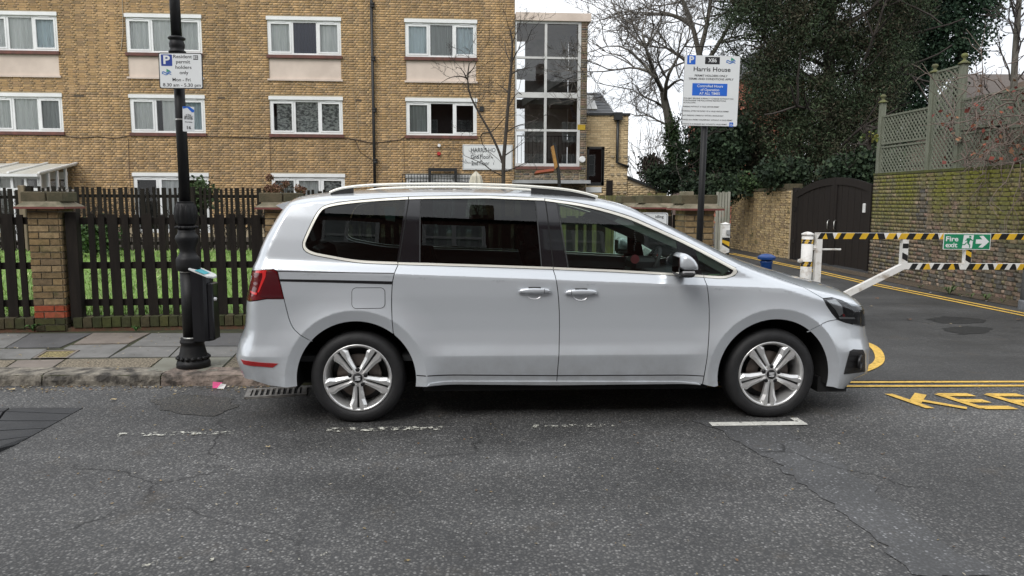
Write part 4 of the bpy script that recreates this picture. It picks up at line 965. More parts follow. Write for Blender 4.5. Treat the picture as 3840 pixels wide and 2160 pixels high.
# traced lines -------------------------------------------------------------
def sm(P, it=2): return smooth_poly(P, it)
belt_lo = tr([(1493, 992), (1600, 995), (1840, 1002), (2073, 1010), (2300, 1020), (2500, 1031), (2639, 1040)])     # lower edge of the chrome strip
tail_edge = tr([(1026, 1009), (1041, 1018), (1047, 1044), (1056, 1082), (1065, 1121)])
bump_seam = sm(tr([(1065, 1121), (1081, 1188), (1094, 1222), (1111, 1244), (1171, 1282)]), 1)
slide_rear = sm(tr([(1493, 992), (1480, 1021), (1471, 1060), (1468, 1128), (1470, 1192), (1475, 1250)]), 1)
seamB = sm(tr([(2074, 1010), (2084, 1040), (2094, 1107), (2099, 1200), (2097, 1300), (2092, 1376), (2087, 1442)]), 1)
seamA = sm(tr([(2639, 1040), (2652, 1073), (2660, 1155), (2660, 1197), (2659, 1247), (2651, 1345), (2639, 1416), (2634, 1441)]), 1)
fend_chrome = tr([(2639, 1040), (2690, 1044), (2722, 1043.7), (2755, 1033), (2766, 1019), (2757, 1004)])
bonnet_lo = tr([(2770, 983), (2840, 1013), (2921, 1043), (3004, 1073), (3050, 1098), (3086, 1119)])                  # bonnet shut line on the wing
lamp_top = tr([(3086, 1119), (3121, 1116), (3160, 1128), (3196, 1149)])
fb_seam = sm(tr([(3024, 1247), (3055, 1229), (3093, 1207), (3140, 1198)]), 1)
RA0 = (0-.405, .255); 
p_ab = car_at(1122, 1447, -.93); p_fb = car_at(3093, 1447, -.9)
ARb = arcpts(0, p_ab, bump_seam[-1]); ARq = arcpts(0, bump_seam[-1], slide_rear[-1]); p_sd = car_at(1558, 1449, -.93); ARd = arcpts(0, slide_rear[-1], p_sd)
p_ff = car_at(2675, 1449, -.93); AFf = arcpts(WB, p_ff, fb_seam[0]); AFb = arcpts(WB, fb_seam[0], p_fb)
sill_z = [car_at(1560, 1450, -.92), car_at(1600, 1446, -.92), car_at(2084, 1442, -.92)]
# body shell: quarter panel, D-pillar, roof side, A-pillar in one pressing
chro_out = sm(tr([(2757, 1004), (2714, 981.6), (2586, 911), (2424, 836), (2345, 803.5), (2196, 764), (2043, 743), (1824, 732.7), (1600, 735), (1531, 737.5), (1400, 745), (1290, 755), (1220, 768), (1191, 789), (1162, 845), (1138, 898), (1132, 922), (1143, 943), (1172, 956), (1212, 964), (1311, 982), (1377, 988), (1493, 992)]), 2)
o_tail = (OUT[0][0], OUT[0][1])
o_spl = car_at(1070, 783, -.5); o_tl = car_at(940, 1006, -.6); o_ab = car_at(2770, 979, -.3); o_tip = (OUT[0][0], 0) ; o_tip = tuple(OA[35*4, :2]); o_tb = car_at(934, 1122, -.6)
seg_roof = outline_between(o_spl, o_ab); seg_rw = outline_between(o_tl, o_spl); seg_tl = outline_between(o_tb, o_tl)
rw_in = off_outline(seg_rw, .030); tl_in = off_outline(seg_tl, .028)
tl_top = tr([(959, 1005)])
shell = rw_in+seg_roof+chro_out+slide_rear[1:]+ARq[::-1]+bump_seam[::-1][1:]+tail_edge[::-1][1:]+[tl_in[-1]]
body, _ = cpart('body_shell', shell, 'car_paint', both=True, hasout=True)
craw_tail = cpart('rear_window', seg_rw+rw_in[::-1], 'glass_privacy', both=True, hasout=True, inset=.001, edge=.004)
tg = cpart('tailgate', seg_tl+tl_in[::-1], 'car_paint', both=True, hasout=True, inset=.001)
tailp = tl_in+tail_edge+[p for p in tr([(1000, 1120)])]
tl_l, tl_r = cpart('tail_light', tailp, 'tail_red', off=.004, h=.02)
bump_rear = cpart('rear_bumper', outline_between((OUT[0][0], OUT[0][1]), o_tb)+[tl_in[0]]+tr([(1000, 1121)])+bump_seam+ARb[::-1]+tr([(1083, 1454), (1008, 1446), (944, 1424)]), 'car_paint', both=True, hasout=True)
sd_l, sd_r = cpart('sliding_door', slide_rear+ARd[1:]+[sill_z[1], sill_z[2]]+seamB[::-1][1:]+belt_lo[1:4][::-1]+[], 'car_paint')
fd_l, fd_r = cpart('front_door', seamB+tr([(2300, 1441)])+seamA[::-1]+belt_lo[3:][::-1][1:], 'car_paint')
fw_l, fw_r = cpart('front_wing', seamA+[p_ff]+AFf+fb_seam[1:]+tr([(3121, 1176), (3100, 1145)])+bonnet_lo[::-1]+fend_chrome[::-1][:-1], 'car_paint')
bonnet = cpart('bonnet', outline_between(o_ab, o_tip)+lamp_top[::-1]+bonnet_lo[::-1][1:], 'car_paint', both=True, hasout=True)
seg_nose = outline_between(o_tip, car_at(3229, 1217, -.42)); nose_in = off_outline(seg_nose, .020)
hl_poly = lamp_top[:3]+nose_in+tr([(3169, 1209), (3141, 1199), (3121, 1176), (3100, 1145)])
seg_fb = outline_between(car_at(3229, 1217, -.42), (OUT[-1][0], OUT[-1][1]))
fogp = tr([(3164, 1403), (3186, 1316), (3200, 1309), (3236, 1311), (3246, 1331), (3247, 1396)])
fb_poly = fb_seam+tr([(3169, 1209)])+[nose_in[-1]]+seg_fb+tr([(3124, 1452)])+AFb[::-1][:-1]
bump_front = cpart('front_bumper', fb_poly, 'car_paint', both=True, hasout=True)
grille = cpart('grille', seg_nose+nose_in[::-1], 'car_black', both=True, hasout=True, inset=.002)
mat('lamp_inner', (.10, .10, .105), .25, (.05, .05, .055), scale=14, metal=.4); hl_l, hl_r = cpart('headlight', hl_poly, 'lamp_inner', off=-.004)
for s, par in ((0, hl_l), (1, hl_r)):
    for nm, pl, mm in (('reflector', [(3100, 1126), (3132, 1121), (3158, 1148), (3162, 1176), (3148, 1186), (3134, 1162)], 'lamp_silver'), ('light_bar', [(3146, 1188), (3204, 1190), (3208, 1196), (3150, 1196)], 'lamp_silver'), ('lamp_cup', [(3166, 1150), (3180, 1144), (3196, 1160), (3204, 1180), (3186, 1184), (3172, 1172)], 'lamp_dark'), ('indicator', [(3160, 1176), (3167, 1178), (3170, 1187), (3162, 1188)], 'tail_bright')):
        arr = panel_arrays(tr(pl), off=.000, inset=0, h=.02, edge=.003); o = link(nm, panel_mesh(arr, far=bool(s)), mm, par); o['_b'] = (0, 0, 0)
    arr = panel_arrays(hl_poly, off=.006, inset=.003, edge=.003); o = link('lens', panel_mesh(arr, far=bool(s)), 'glass_clear', par); o['_b'] = (0, 0, 0)
fg = cpart('fog_light_recess', fogp, 'car_plastic', off=.004, inset=0, edge=.004)
for s, par in ((-1, fg[0]), (1, fg[1])):
    fx, fz = tr([(3220, 1357)])[0]; yy = float(S(np.array([fx]), np.array([fz]))[0])*s
    R = Matrix.Translation((fx, yy+s*.006, fz)) @ Matrix.Rotation(math.radians(52)*(1 if s < 0 else -1), 4, 'Z')
    ring = lathe([(.052, 0), (.058, -.012), (.050, -.02), (.040, -.012), (.038, 0)], 20, axis='Y', cap=False)
    lens = lathe([(.040, -.002), (.028, -.008), (.002, -.010)], 20, axis='Y')
    if s > 0: R = R @ Matrix.Rotation(math.pi, 4, 'Z')
    craw('fog_light', xf(ring, R), 'car_black', par, True); craw('fog_lens', xf(lens, R), 'lamp_dark', par, True)
    for k in range(4):
        q = tr([(3170+k*5, 1392-k*20), (3240, 1392-k*20)])
        arr = panel_arrays([q[0], q[1], (q[1][0], q[1][1]-.006), (q[0][0], q[0][1]-.006)], off=.006, inset=0, h=.02, edge=.004); o = link('slat', panel_mesh(arr, far=s > 0), 'car_black', par); o['_b'] = (0, 0, 0)
# tail light pieces
for s, par in ((0, tl_l), (1, tl_r)):
    for nm, pl, mm in (('light_tube', [(962, 1014), (1000, 1012), (996, 1040), (972, 1096), (966, 1096), (985, 1040), (985, 1024), (958, 1022)], 'tail_bright'), ('light_tube', [(940, 1090), (966, 1098), (962, 1106), (938, 1096)], 'tail_bright'), ('lens_dark', [(1008, 1014), (1024, 1013), (1038, 1022), (1044, 1046), (1060, 1116), (975, 1114)], 'tail_dark')):
        arr = panel_arrays(tr(pl), off=.007, inset=0, h=.02, edge=.004); o = link(nm, panel_mesh(arr, far=bool(s)), mm, par); o['_b'] = (0, 0, 0)
cpart('reflector', tr([(903, 1347), (930, 1353), (980, 1360), (1044, 1363), (1023, 1378), (960, 1373), (914, 1366)]), 'reflector_red', off=.004, inset=0, edge=.004)
# fuel flap, slide rail, panel seam
fl = [car_at(a, b, -.935) for a, b in ((1323, 1079), (1442, 1081), (1442, 1154), (1323, 1152))]
cxm = sum(p[0] for p in fl)/4; czm = sum(p[1] for p in fl)/4
flp = rrect(.222, .138, .03, cxm, czm)
cpart('fuel_flap_seam', shrink(flp, -.0022), 'car_black', off=.0012, inset=0, edge=.002, mirror=False)
cpart('fuel_flap', flp, 'car_paint', off=.003, inset=0.0015, edge=.002, mirror=False)
cpart('slide_rail', tr([(1050, 1046.5), (1260, 1050), (1471, 1055), (1470, 1066), (1260, 1060), (1051, 1055)]), 'car_black', off=.002, inset=0, edge=.004)
cpart('rail_seam', tr([(1042, 1015.5), (1260, 1019.5), (1479, 1023), (1479, 1026), (1260, 1022.5), (1042, 1018.5)]), 'car_black', off=.0015, inset=0, edge=.002)
# sill strip
cpart('sill_seam', tr([(1562, 1405.5), (2088, 1407), (2638, 1408.5), (2638, 1411.5), (2088, 1410), (1562, 1409)]), 'car_black', off=.0015, inset=0, edge=.002)
cpart('sill_moulding', tr([(1615, 1437), (1660, 1431), (2083, 1430), (2540, 1431), (2610, 1437), (2625, 1442), (2083, 1443), (1605, 1446)]), 'car_paint', off=.012, inset=0, edge=.012)
# windows
g_rear = sm(tr([(1188, 799), (1214, 775), (1290, 763), (1400, 753), (1522, 746.5)]), 1)+tr([(1488, 982.5)])+sm(tr([(1377, 978), (1311, 971.5), (1244, 958.5), (1178, 945.5), (1154, 932), (1146, 909), (1161, 865), (1188, 799)]), 1)[:-1]
cpart('rear_side_window', g_rear, 'glass_privacy', off=-.006, inset=0, edge=.002)
g_mid = tr([(1574, 746.5), (1824, 743), (2006, 750), (2029, 1001), (1800, 993.5), (1572, 984)])
cpart('sliding_door_window', g_mid, 'glass_privacy', off=-.006, inset=0, edge=.002)
g_fr = tr([(2086, 756.5)])+sm(tr([(2215, 777), (2308, 803), (2401, 842), (2466, 868), (2536, 903)]), 1)+tr([(2552, 1027), (2300, 1014.5), (2129, 1006)])
cpart('front_door_window', g_fr, 'glass_front', off=-.006, inset=0, edge=.002)
g_q = tr([(2604, 928), (2672, 965), (2730, 998), (2749, 1012), (2742, 1028), (2720, 1034), (2635, 1031)])
cpart('quarter_light', g_q, 'glass_front', off=-.006, inset=0, edge=.002)
mirror_base = cpart('window_pillar', tr([(1522, 746.5), (1574, 745.5), (1572, 985.5), (1488, 983.5)]), 'car_trim_black', off=-.003, inset=0, edge=.006)
cpart('window_pillar', tr([(2006, 750), (2086, 756), (2129, 1007), (2029, 1002)]), 'car_trim_black', off=-.003, inset=.001, edge=.006)
cpart('window_pillar', tr([(2536, 902), (2604, 927), (2635, 1033), (2552, 1029)]), 'car_trim_black', off=-.003, inset=.001, edge=.006)
cpart('quarter_light_frame', tr([(2735, 1001), (2749, 1012), (2742, 1028), (2700, 1035), (2690, 1032), (2722, 1030), (2738, 1018)]), 'car_trim_black', off=-.001, inset=0, edge=.004)
for a, b in (((1574, 748), (1572, 984)), ((2006, 751), (2029, 1001)), ((2086, 757), (2129, 1005))):      # rubber edges of the glass
    q = tr([a, b]); 
    cpart('window_seal', [q[0], (q[0][0]+.008, q[0][1]), (q[1][0]+.008, q[1][1]), q[1]], 'dash_plastic', off=.001, inset=0, edge=.004)
for a, b in (((1532, 742), (1493, 985)), ((2043.5, 749), (2074, 1005))):
    q = tr([a, b]); cpart('door_gap', [q[0], (q[0][0]+.007, q[0][1]), (q[1][0]+.007, q[1][1]), q[1]], 'underbody', off=-.001, inset=0, edge=.003)
# chrome: closed band round the side windows
def band(P, Q, name='chrome_strip', off=.005): return cpart(name, list(P)+list(Q)[::-1], 'car_chrome', off=off, inset=0, edge=.009, bh=.012, h=.05)
top_o = sm(tr([(2757, 1004), (2714, 981.6), (2586, 911), (2424, 838), (2345, 805), (2196, 765.5), (2045, 745)]), 2); 
top_i = sm(tr([(2749, 1013), (2714, 993), (2580, 920.5), (2420, 847), (2341, 814), (2194, 774), (2044, 753)]), 2)
band(top_o, top_i)
band(tr([(2041, 744), (1824, 734.5), (1600, 736.5), (1534, 738.5)]), tr([(2042, 752), (1824, 743), (1600, 745), (1533, 747)]))
band(sm(tr([(1530, 739), (1400, 746.5), (1290, 756.5), (1220, 769), (1193, 789), (1164, 845), (1140, 898), (1134, 921), (1145, 942), (1172, 954.5), (1212, 962.5), (1311, 980.5), (1377, 987), (1492, 990.5)]), 2),
     sm(tr([(1529, 747), (1400, 754), (1290, 764.5), (1222, 777), (1200, 794), (1172, 848), (1149, 899), (1143, 918), (1152, 934), (1176, 946), (1214, 953.5), (1312, 971.5), (1377, 978), (1490, 982)]), 2))
band(tr([(1494, 983), (1600, 985.5), (1840, 993), (2073, 1001)]), tr([(1493, 991), (1600, 994), (1840, 1001), (2073, 1009)]))
band(tr([(2076, 1001.5), (2300, 1011), (2500, 1022), (2638, 1031.5)]), tr([(2076, 1009.5), (2300, 1019), (2500, 1030), (2638, 1039)]))
band(sm(tr([(2640, 1031.5), (2690, 1035), (2720, 1034.5), (2742, 1028), (2750, 1017), (2747, 1010)]), 2), sm(tr([(2640, 1039.5), (2690, 1043.5), (2722, 1043), (2754, 1032), (2765, 1019), (2757, 1004)]), 2))
# inner dark shell behind the shut lines, wheel housings, floor
def innershell():
    P = [(p[0], p[1]) for p in dens(OUT, .05)]; P = shrink(P+[(OUT[-1][0]-.1, .30), (WB+.46, .30)]+arcpts(WB, (WB+.46, .30), (WB-.46, .30), .46)[1:-1]+[(WB-.46, .30), (.46, .30)]+arcpts(0, (.46, .30), (-.46, .30), .46)[1:-1]+[(-.46, .30)], .02)
    win = [tr([(2749, 1013)])[0]]
    return P
inner_lo = [(-.9, .42)]+arcpts(0, (-.44, .36), (.44, .30), .44)+[(.5, .29), (WB-.5, .29)]+arcpts(WB, (WB-.44, .30), (WB+.44, .36), .44)+[(WB+.62, .40), (WB+.60, .80), (WB-.15, .90), (1.9, .93), (.3, .99), (-.72, .98), (-.86, .8)]
arr = panel_arrays(inner_lo, off=-.030, inset=0, h=.06, edge=.002); o = link('inner_body', panel_mesh(arr, both=True), 'underbody', CAR); o['_b'] = (0, 0, 0)
craw('underbody', join(box(-.62, WB+.55, -.60, .60, .22, .42), box(.45, WB-.45, -.86, .86, .215, .30)), 'underbody')
fl_ = box(-.55, WB-.55, -.80, .80, .42, .46); craw('cabin_floor', fl_, 'dash_plastic')
for cx in (0, WB):
    for s in (-1, 1):
        prof = [(.43, s*.90), (.43, s*.62), (.10, s*.60)]
        V, Fc = lathe(prof, 32, (cx, 0, WZ), axis='Y', cap=False)
        Vn, Fn = V, [f for f in Fc if all(V[i].z > .19 for i in f)]
        craw('wheel_housing', (Vn, Fn), 'underbody', smooth=True)
# air dam below the front bumper
craw('air_dam', xf(box(-.02, .20, -.78, .78, .16, .27), Matrix.Translation((WB+.42, 0, 0))), 'car_plastic')
# wheels ---------------------------------------------------------------------
def wheel(cx, s, rot):
    yo = s*.90
    W_ = bpy.data.objects.new('wheel', None); COL.objects.link(W_); W_.parent = CAR; W_.location = (cx, yo, WZ-.0); W_['_b'] = (0, 0, 0)
    if s > 0: W_.rotation_euler = (0, rot, math.pi)
    else: W_.rotation_euler = (0, rot, 0)
    T = 'Y'
    ty = lathe([(.236, .012), (.245, .002), (.262, -.006), (.290, -.004), (.312, .010), (.3225, .028), (.3285, .045), (.329, .10), (.3285, .17), (.318, .195), (.28, .212), (.236, .20)], 64, axis='Y', cap=False)
    part('tyre', ty, 'rubber', W_, smooth=True)
    grooves = [lathe([(.3292, .062+k*.042), (.3296, .066+k*.042), (.3292, .070+k*.042)], 48, axis='Y', cap=False) for k in range(3)]
    part('tread_groove', join(*grooves), 'car_black', W_)
    rim = lathe([(.2365, .014), (.238, .004), (.230, .002), (.222, .008), (.216, .026), (.205, .06), (.20, .15), (.21, .19)], 64, axis='Y', cap=False)
    part('rim', rim, 'alloy', W_, smooth=True)
    part('inner_barrel', lathe([(.199, .16), (.06, .165)], 40, axis='Y', cap=False), 'alloy_dark', W_)
    d = part('brake_disc', lathe([(.155, .09), (.155, .105), (.07, .105), (.07, .085), (.155, .085)], 40, axis='Y', cap=False), 'disc_steel', W_)
    part('brake_caliper', lathe([(.172, .07), (.172, .12), (.09, .12), (.09, .07), (.172, .07)], 8, (.0, 0, 0), axis='Y', cap=False), 'alloy_dark', d) if False else None
    # five twin spokes
    for k in range(5):
        a = math.radians(270+72*k); V, Fc = [], []
        for sg in (-1, 1):
            # stations: radius, inner edge offset, ridge offset, outer edge offset, face height
            st = [(.044, .003, .014, .028, .004), (.09, .0045, .018, .035, .006), (.15, .0055, .024, .045, .008), (.192, .0065, .040, .060, .004), (.228, .008, .034, .046, .006)]
            n0 = len(V)
            for (r, o0, o1, o2, yf) in st:
                for (of, dy) in ((o0, .012), (o0+.003, .0), (o1, -.004), (o2, .012), (o2-.002, .042), (o0, .042)):
                    px_, pz_ = r, sg*of
                    V.append(Vector((px_*math.cos(a)-pz_*math.sin(a), yf+dy, px_*math.sin(a)+pz_*math.cos(a))))
            for i in range(len(st)-1):
                for j in range(6):
                    q = (n0+i*6+j, n0+i*6+(j+1) % 6, n0+(i+1)*6+(j+1) % 6, n0+(i+1)*6+j); Fc.append(q if sg > 0 else q[::-1])
            Fc.append(tuple(n0+(len(st)-1)*6+j for j in range(6))[::sg]); Fc.append(tuple(n0+j for j in range(5, -1, -1))[::sg])
        sp_ = part('spoke', (V, Fc), 'alloy', W_)
        slot = [Vector((r*math.cos(a)-q*math.sin(a), .024, r*math.sin(a)+q*math.cos(a))) for r, q in ((.05, -.005), (.215, -.009), (.215, .009), (.05, .005))]
        part('spoke_slot', (slot, [(0, 1, 2, 3)]), 'alloy_dark', sp_)
    hub = part('hub', lathe([(.066, .045), (.066, .018), (.060, .008), (.036, .004), (.034, .010)], 30, axis='Y'), 'alloy', W_, smooth=False)
    for k in range(5):
        a = math.radians(90+72*k)
        part('wheel_bolt', lathe([(.0145, .02), (.0145, .0065), (.010, .0035), (.001, .003)], 12, (.056*math.cos(a), 0, .056*math.sin(a)), axis='Y'), 'car_black', W_, smooth=True)
    cap = part('centre_cap', lathe([(.032, .012), (.031, .000), (.028, -.002), (.001, -.003)], 24, axis='Y'), 'car_black', W_, smooth=True)
    em = []
    for P in ([(-.019, .016), (.019, .016), (.019, .010), (-.019, .001)], [(-.019, .010), (-.019, .016), (-.008, .016)], [(.019, -.016), (-.019, -.016), (-.019, -.010), (.019, -.001)], [(.019, -.010), (.019, -.016), (.008, -.016)], [(-.019, .0075), (-.019, -.001), (.019, -.0075), (.019, .001)]):
        em.append(prism(P if area(P) > 0 else P[::-1], -.0055, -.002))
    part('emblem', join(*em), 'lamp_silver', cap)
wheel(0, -1, 0); wheel(WB, -1, math.radians(2)); wheel(0, 1, .3); wheel(WB, 1, .8)
# door handles ------------------------------------------------------------------
def handle(px0, px1, y, door, s, capside):
    a = car_at(px0, y, -.945); b = car_at(px1, y, -.945); L_ = b[0]-a[0]; cx = (a[0]+b[0])/2; cz = a[1]; yb = float(S(np.array([cx]), np.array([cz]))[0])
    n = 14; V, Fc = [], []
    for i in range(n+1):
        u = -1+2*i/n; hw = .0195*(1-abs(u)**3.2)**.5+.002; o_ = .036-.014*u*u
        for (dy, dz) in ((o_-.012, -hw), (o_-.002, -hw*.6), (o_, 0), (o_-.003, hw*.75), (o_-.013, hw)):
            V.append(Vector((cx+u*L_/2, s*(yb+dy), cz+dz+.004*(1-u*u))))
    for i in range(n):
        for j in range(4):
            q = (i*5+j, i*5+j+1, (i+1)*5+j+1, (i+1)*5+j); Fc.append(q[::-1] if s < 0 else q)
        q = (i*5+4, i*5, (i+1)*5, (i+1)*5+4); Fc.append(q[::-1] if s < 0 else q)
    h = craw('door_handle', (V, Fc), 'car_paint', door, True)
    ends = join(*[box(cx+k*L_/2*.86-.012, cx+k*L_/2*.86+.012, min(s*(yb-.002), s*(yb+.022)), max(s*(yb-.002), s*(yb+.022)), cz-.011, cz+.013) for k in (-1, 1)]); craw('handle_mount', ends, 'car_paint', h)
    craw('key_seam', box(cx+capside*L_*.30-.001, cx+capside*L_*.30+.001, min(s*(yb+.02), s*(yb+.034)), max(s*(yb+.02), s*(yb+.034)), cz-.014, cz+.018), 'car_black', h)
    craw('grip_gap', box(cx-.042, cx+.042, min(s*(yb+.001), s*(yb+.030)), max(s*(yb+.001), s*(yb+.030)), cz+.019, cz+.027), 'car_black', h)
    cup = [(cx+.055*math.cos(math.pi+math.pi*k/14), cz-.014+.046*math.sin(math.pi+math.pi*k/14)) for k in range(15)]
    V = [Vector((p[0], s*(yb+.0015), p[1])) for p in cup]+[Vector((cx+(p[0]-cx)*.55, s*(yb-.012), cz-.012+(p[1]-cz+.012)*.5)) for p in cup]
    Fc = [(i, i+1, i+16, i+15) for i in range(14)]+[tuple(range(15, 30))]
    craw('handle_cup', (V, Fc if s > 0 else [f[::-1] for f in Fc]), 'car_chrome' if False else 'handle_bowl', h, True)
mat('handle_bowl', (.78, .79, .80), .25, metal=.3)
handle(1943, 2065, 1091, sd_l, -1, 1); handle(2117, 2239, 1096, fd_l, -1, -1)
handle(1943, 2065, 1091, sd_r, 1, 1); handle(2117, 2239, 1096, fd_r, 1, -1)
# door mirrors ------------------------------------------------------------------
def loft(ring, lay, cx, cz, yc, s):
    n = len(ring); V, Fc = [], []; mx = sum(p[0] for p in ring)/n; mz_ = sum(p[1] for p in ring)/n
    for (dy, k) in lay:
        for (x, z) in ring: V.append(Vector((cx+mx*(1-k)+x*k, yc+dy*s, cz+mz_*(1-k)+z*k)))
    for i in range(len(lay)-1):
        for j in range(n):
            q = (i*n+j, i*n+(j+1) % n, (i+1)*n+(j+1) % n, (i+1)*n+j); Fc.append(q if s > 0 else q[::-1])
    e = tuple(range(n)); f_ = tuple(range((len(lay)-1)*n, len(lay)*n)); Fc += [e[::-1] if s > 0 else e, f_ if s > 0 else f_[::-1]]
    return V, Fc
def door_mirror(s, door):
    cx, cz = car_at(2568, 992, -1.03); yc = s*1.045
    up = smooth_poly([(-.066, -.034), (-.066, .052), (-.048, .078), (-.015, .083), (.033, .05), (.064, .008), (.071, -.020), (.064, -.034)], 1, True)
    lo = smooth_poly([(-.064, -.037), (.062, -.037), (.047, -.074), (.020, -.084), (-.050, -.080), (-.066, -.064)], 1, True)
    lay = [(-.115, .86), (-.10, .97), (-.03, 1.0), (.05, .985), (.085, .90), (.105, .70), (.112, .4)]
    mo = craw('door_mirror', loft(up, lay, cx, cz, yc, s), 'car_paint', door, True)
    craw('mirror_base', loft(lo, [(a, b*.97) for a, b in lay], cx, cz, yc, s), 'car_plastic', mo, True)
    craw('mirror_arm', xf(box(-.035, .03, -.06, .09, -.02, .014), Matrix.Translation((cx+.01, yc-s*.11, cz-.07))), 'car_plastic', mo)
    craw('mirror_indicator', xf(box(-.045, .035, -.004, .004, -.007, .006), Matrix.Translation((cx, yc+s*.098, cz-.041))), 'lamp_silver', mo)
    craw('mirror_glass', xf(box(-.002, .002, -.085, .085, -.052, .058), Matrix.Translation((cx-.0665, yc, cz))), 'mirror_glass', mo)
door_mirror(-1, fd_l); door_mirror(1, fd_r)
# roof rails ----------------------------------------------------------------------
def roof_rail(s):
    T_ = [(1236, 722), (1262, 711), (1294, 703.5), (1377, 694), (1542, 690), (1680, 689.5), (1824, 692), (1973, 697.5), (2122, 710), (2196, 725.5), (2241, 739)]
    P = []
    for a, b in smooth_poly(T_, 2):
        x, z = car_at(a, b, -.64); P.append(Vector((x, s*.64, z)))
    V, Fc = [], []; n = len(P)
    for i, p in enumerate(P):
        for (dy, dz) in ((-.016, -.009), (-.019, .002), (-.010, .010), (.010, .010), (.016, 0), (.012, -.009)): V.append(p+Vector((0, dy, dz)))
    for i in range(n-1):
        for j in range(6): Fc.append((i*6+j, (i+1)*6+j, (i+1)*6+(j+1) % 6, i*6+(j+1) % 6))
    Fc += [tuple(range(6)), tuple(range((n-1)*6, n*6))[::-1]]
    r = craw('roof_rail', (V, Fc), 'car_chrome', CAR, True)
    for i0, i1 in ((2, 12), (n-14, n-2)):
        V = []; 
        for p in P[i0:i1]:
            zr = np.interp(p.x, OA[12*4:30*4, 0], OA[12*4:30*4, 1])-.03
            V += [p+Vector((0, -.012, -.006)), p+Vector((0, .012, -.006)), Vector((p.x, p.y+.012, min(zr, p.z-.006))), Vector((p.x, p.y-.012, min(zr, p.z-.006)))]
        Fc = []
        for i in range((len(V)//4)-1):
            for j in range(4): Fc.append((i*4+j, i*4+(j+1) % 4, (i+1)*4+(j+1) % 4, (i+1)*4+j))
        Fc += [(0, 1, 2, 3), tuple(len(V)-4+j for j in (3, 2, 1, 0))]
        craw('rail_foot', (V, Fc), 'car_plastic', r)
roof_rail(-1); roof_rail(1)
# spoiler over the rear window -------------------------------------------------------
x0, z0 = car_at(1046, 759, -.45); x1, z1 = car_at(1100, 745, -.45); x2, z2 = car_at(1072, 784, -.5)
V, Fc = [], []
for y in np.linspace(-.60, .60, 13):
    k = -.045*(abs(y)/.6)**2.5; q = .02*(abs(y)/.6)**2
    V += [Vector((x0-k-.03, y, z0-q)), Vector((x1+.06, y, z1+.016-q)), Vector((x2+.07, y, z2-.0-q)), Vector((x2+.01-k*.5, y, z2-q))]
for i in range(12):
    for j in range(4): Fc.append((i*4+j, i*4+(j+1) % 4, (i+1)*4+(j+1) % 4, (i+1)*4+j))
Fc += [(3, 2, 1, 0), (48, 49, 50, 51)]
craw('roof_spoiler', (V, Fc), 'car_paint')
# interior -----------------------------------------------------------------------------
def soft_box(x0, x1, y0, y1, z0, z1): return bevel_box(x0, x1, y0, y1, z0, z1, .04)
def seat(x, y, tilt=.28):
    s_ = craw('seat', xf(soft_box(-.25, .25, -.25, .25, 0, .14), Matrix.Translation((x, y, .62))), 'seat_cloth')
    M = Matrix.Translation((x-.22, y, .70)) @ Matrix.Rotation(-tilt, 4, 'Y')
    craw('backrest', xf(soft_box(-.07, .07, -.24, .24, 0, .50), M), 'seat_cloth', s_)
    craw('headrest', xf(soft_box(-.045, .045, -.14, .14, .54, .69), M), 'seat_cloth', s_)
for x, y in ((1.62, -.38), (1.62, .38), (.72, -.5), (.72, 0), (.72, .5), (-.12, -.35), (-.12, .35)): seat(x, y)
roofl = []
db = craw('dashboard', join(xf(bevel_box(2.18, 2.62, -.74, .74, .62, .99, .05), Matrix.Identity(4)), bevel_box(2.5, 2.95, -.70, .70, .6, .93, .04)), 'dash_plastic')
craw('instrument_hood', xf(bevel_box(-.12, .12, -.17, .17, 0, .09, .03), Matrix.Translation((2.27, -.36 if False else .36, .98))), 'dash_plastic', db)
def torus(R, r, n=28, m=8):
    V, Fc = [], []
    for i in range(n):
        a = 2*math.pi*i/n
        for j in range(m):
            b = 2*math.pi*j/m; V.append(Vector(((R+r*math.cos(b))*math.cos(a), (R+r*math.cos(b))*math.sin(a), r*math.sin(b))))
    for i in range(n):
        for j in range(m): Fc.append((i*m+j, ((i+1) % n)*m+j, ((i+1) % n)*m+(j+1) % m, i*m+(j+1) % m))
    return V, Fc
SWX, SWZ = car_at(2432, 1000, .36); SM = Matrix.Translation((SWX, .36, SWZ)) @ Matrix.Rotation(math.radians(-62), 4, 'Y')
sw = craw('steering_wheel', xf(torus(.185, .017), SM), 'dash_plastic', None, True)
craw('steering_boss', xf(join(box(-.17, .17, -.022, .022, -.01, .015), lathe([(.07, -.03), (.07, .02)], 14)), SM), 'dash_plastic', sw)
craw('steering_column', tube([(SWX, .36, SWZ), (SWX+.22, .36, SWZ-.12)], .05, 10), 'dash_plastic', sw)
MXI, MZI = car_at(2381, 852, 0); TXI, TZI = car_at(2381, 972, 0)
rm = craw('interior_mirror', xf(bevel_box(-.025, .025, -.12, .12, -.03, .04, .01), Matrix.Translation((MXI+.05, .0, MZI+.05))), 'dash_plastic')
beads = [lathe([(.001, -.009), (.008, -.004), (.008, .004), (.001, .009)], 8, (MXI+.006*math.sin(k), .004*math.cos(k*2), MZI+.01-.0165*k)) for k in range(13)]
bd_ = craw('bead_string', join(*beads), 'car_black', rm, True)
craw('hanging_tag', lathe([(.001, -.003), (.036, -.003), (.036, .003), (.001, .003)], 20, (TXI, 0, TZI), axis='Y'), 'pink_card', bd_)
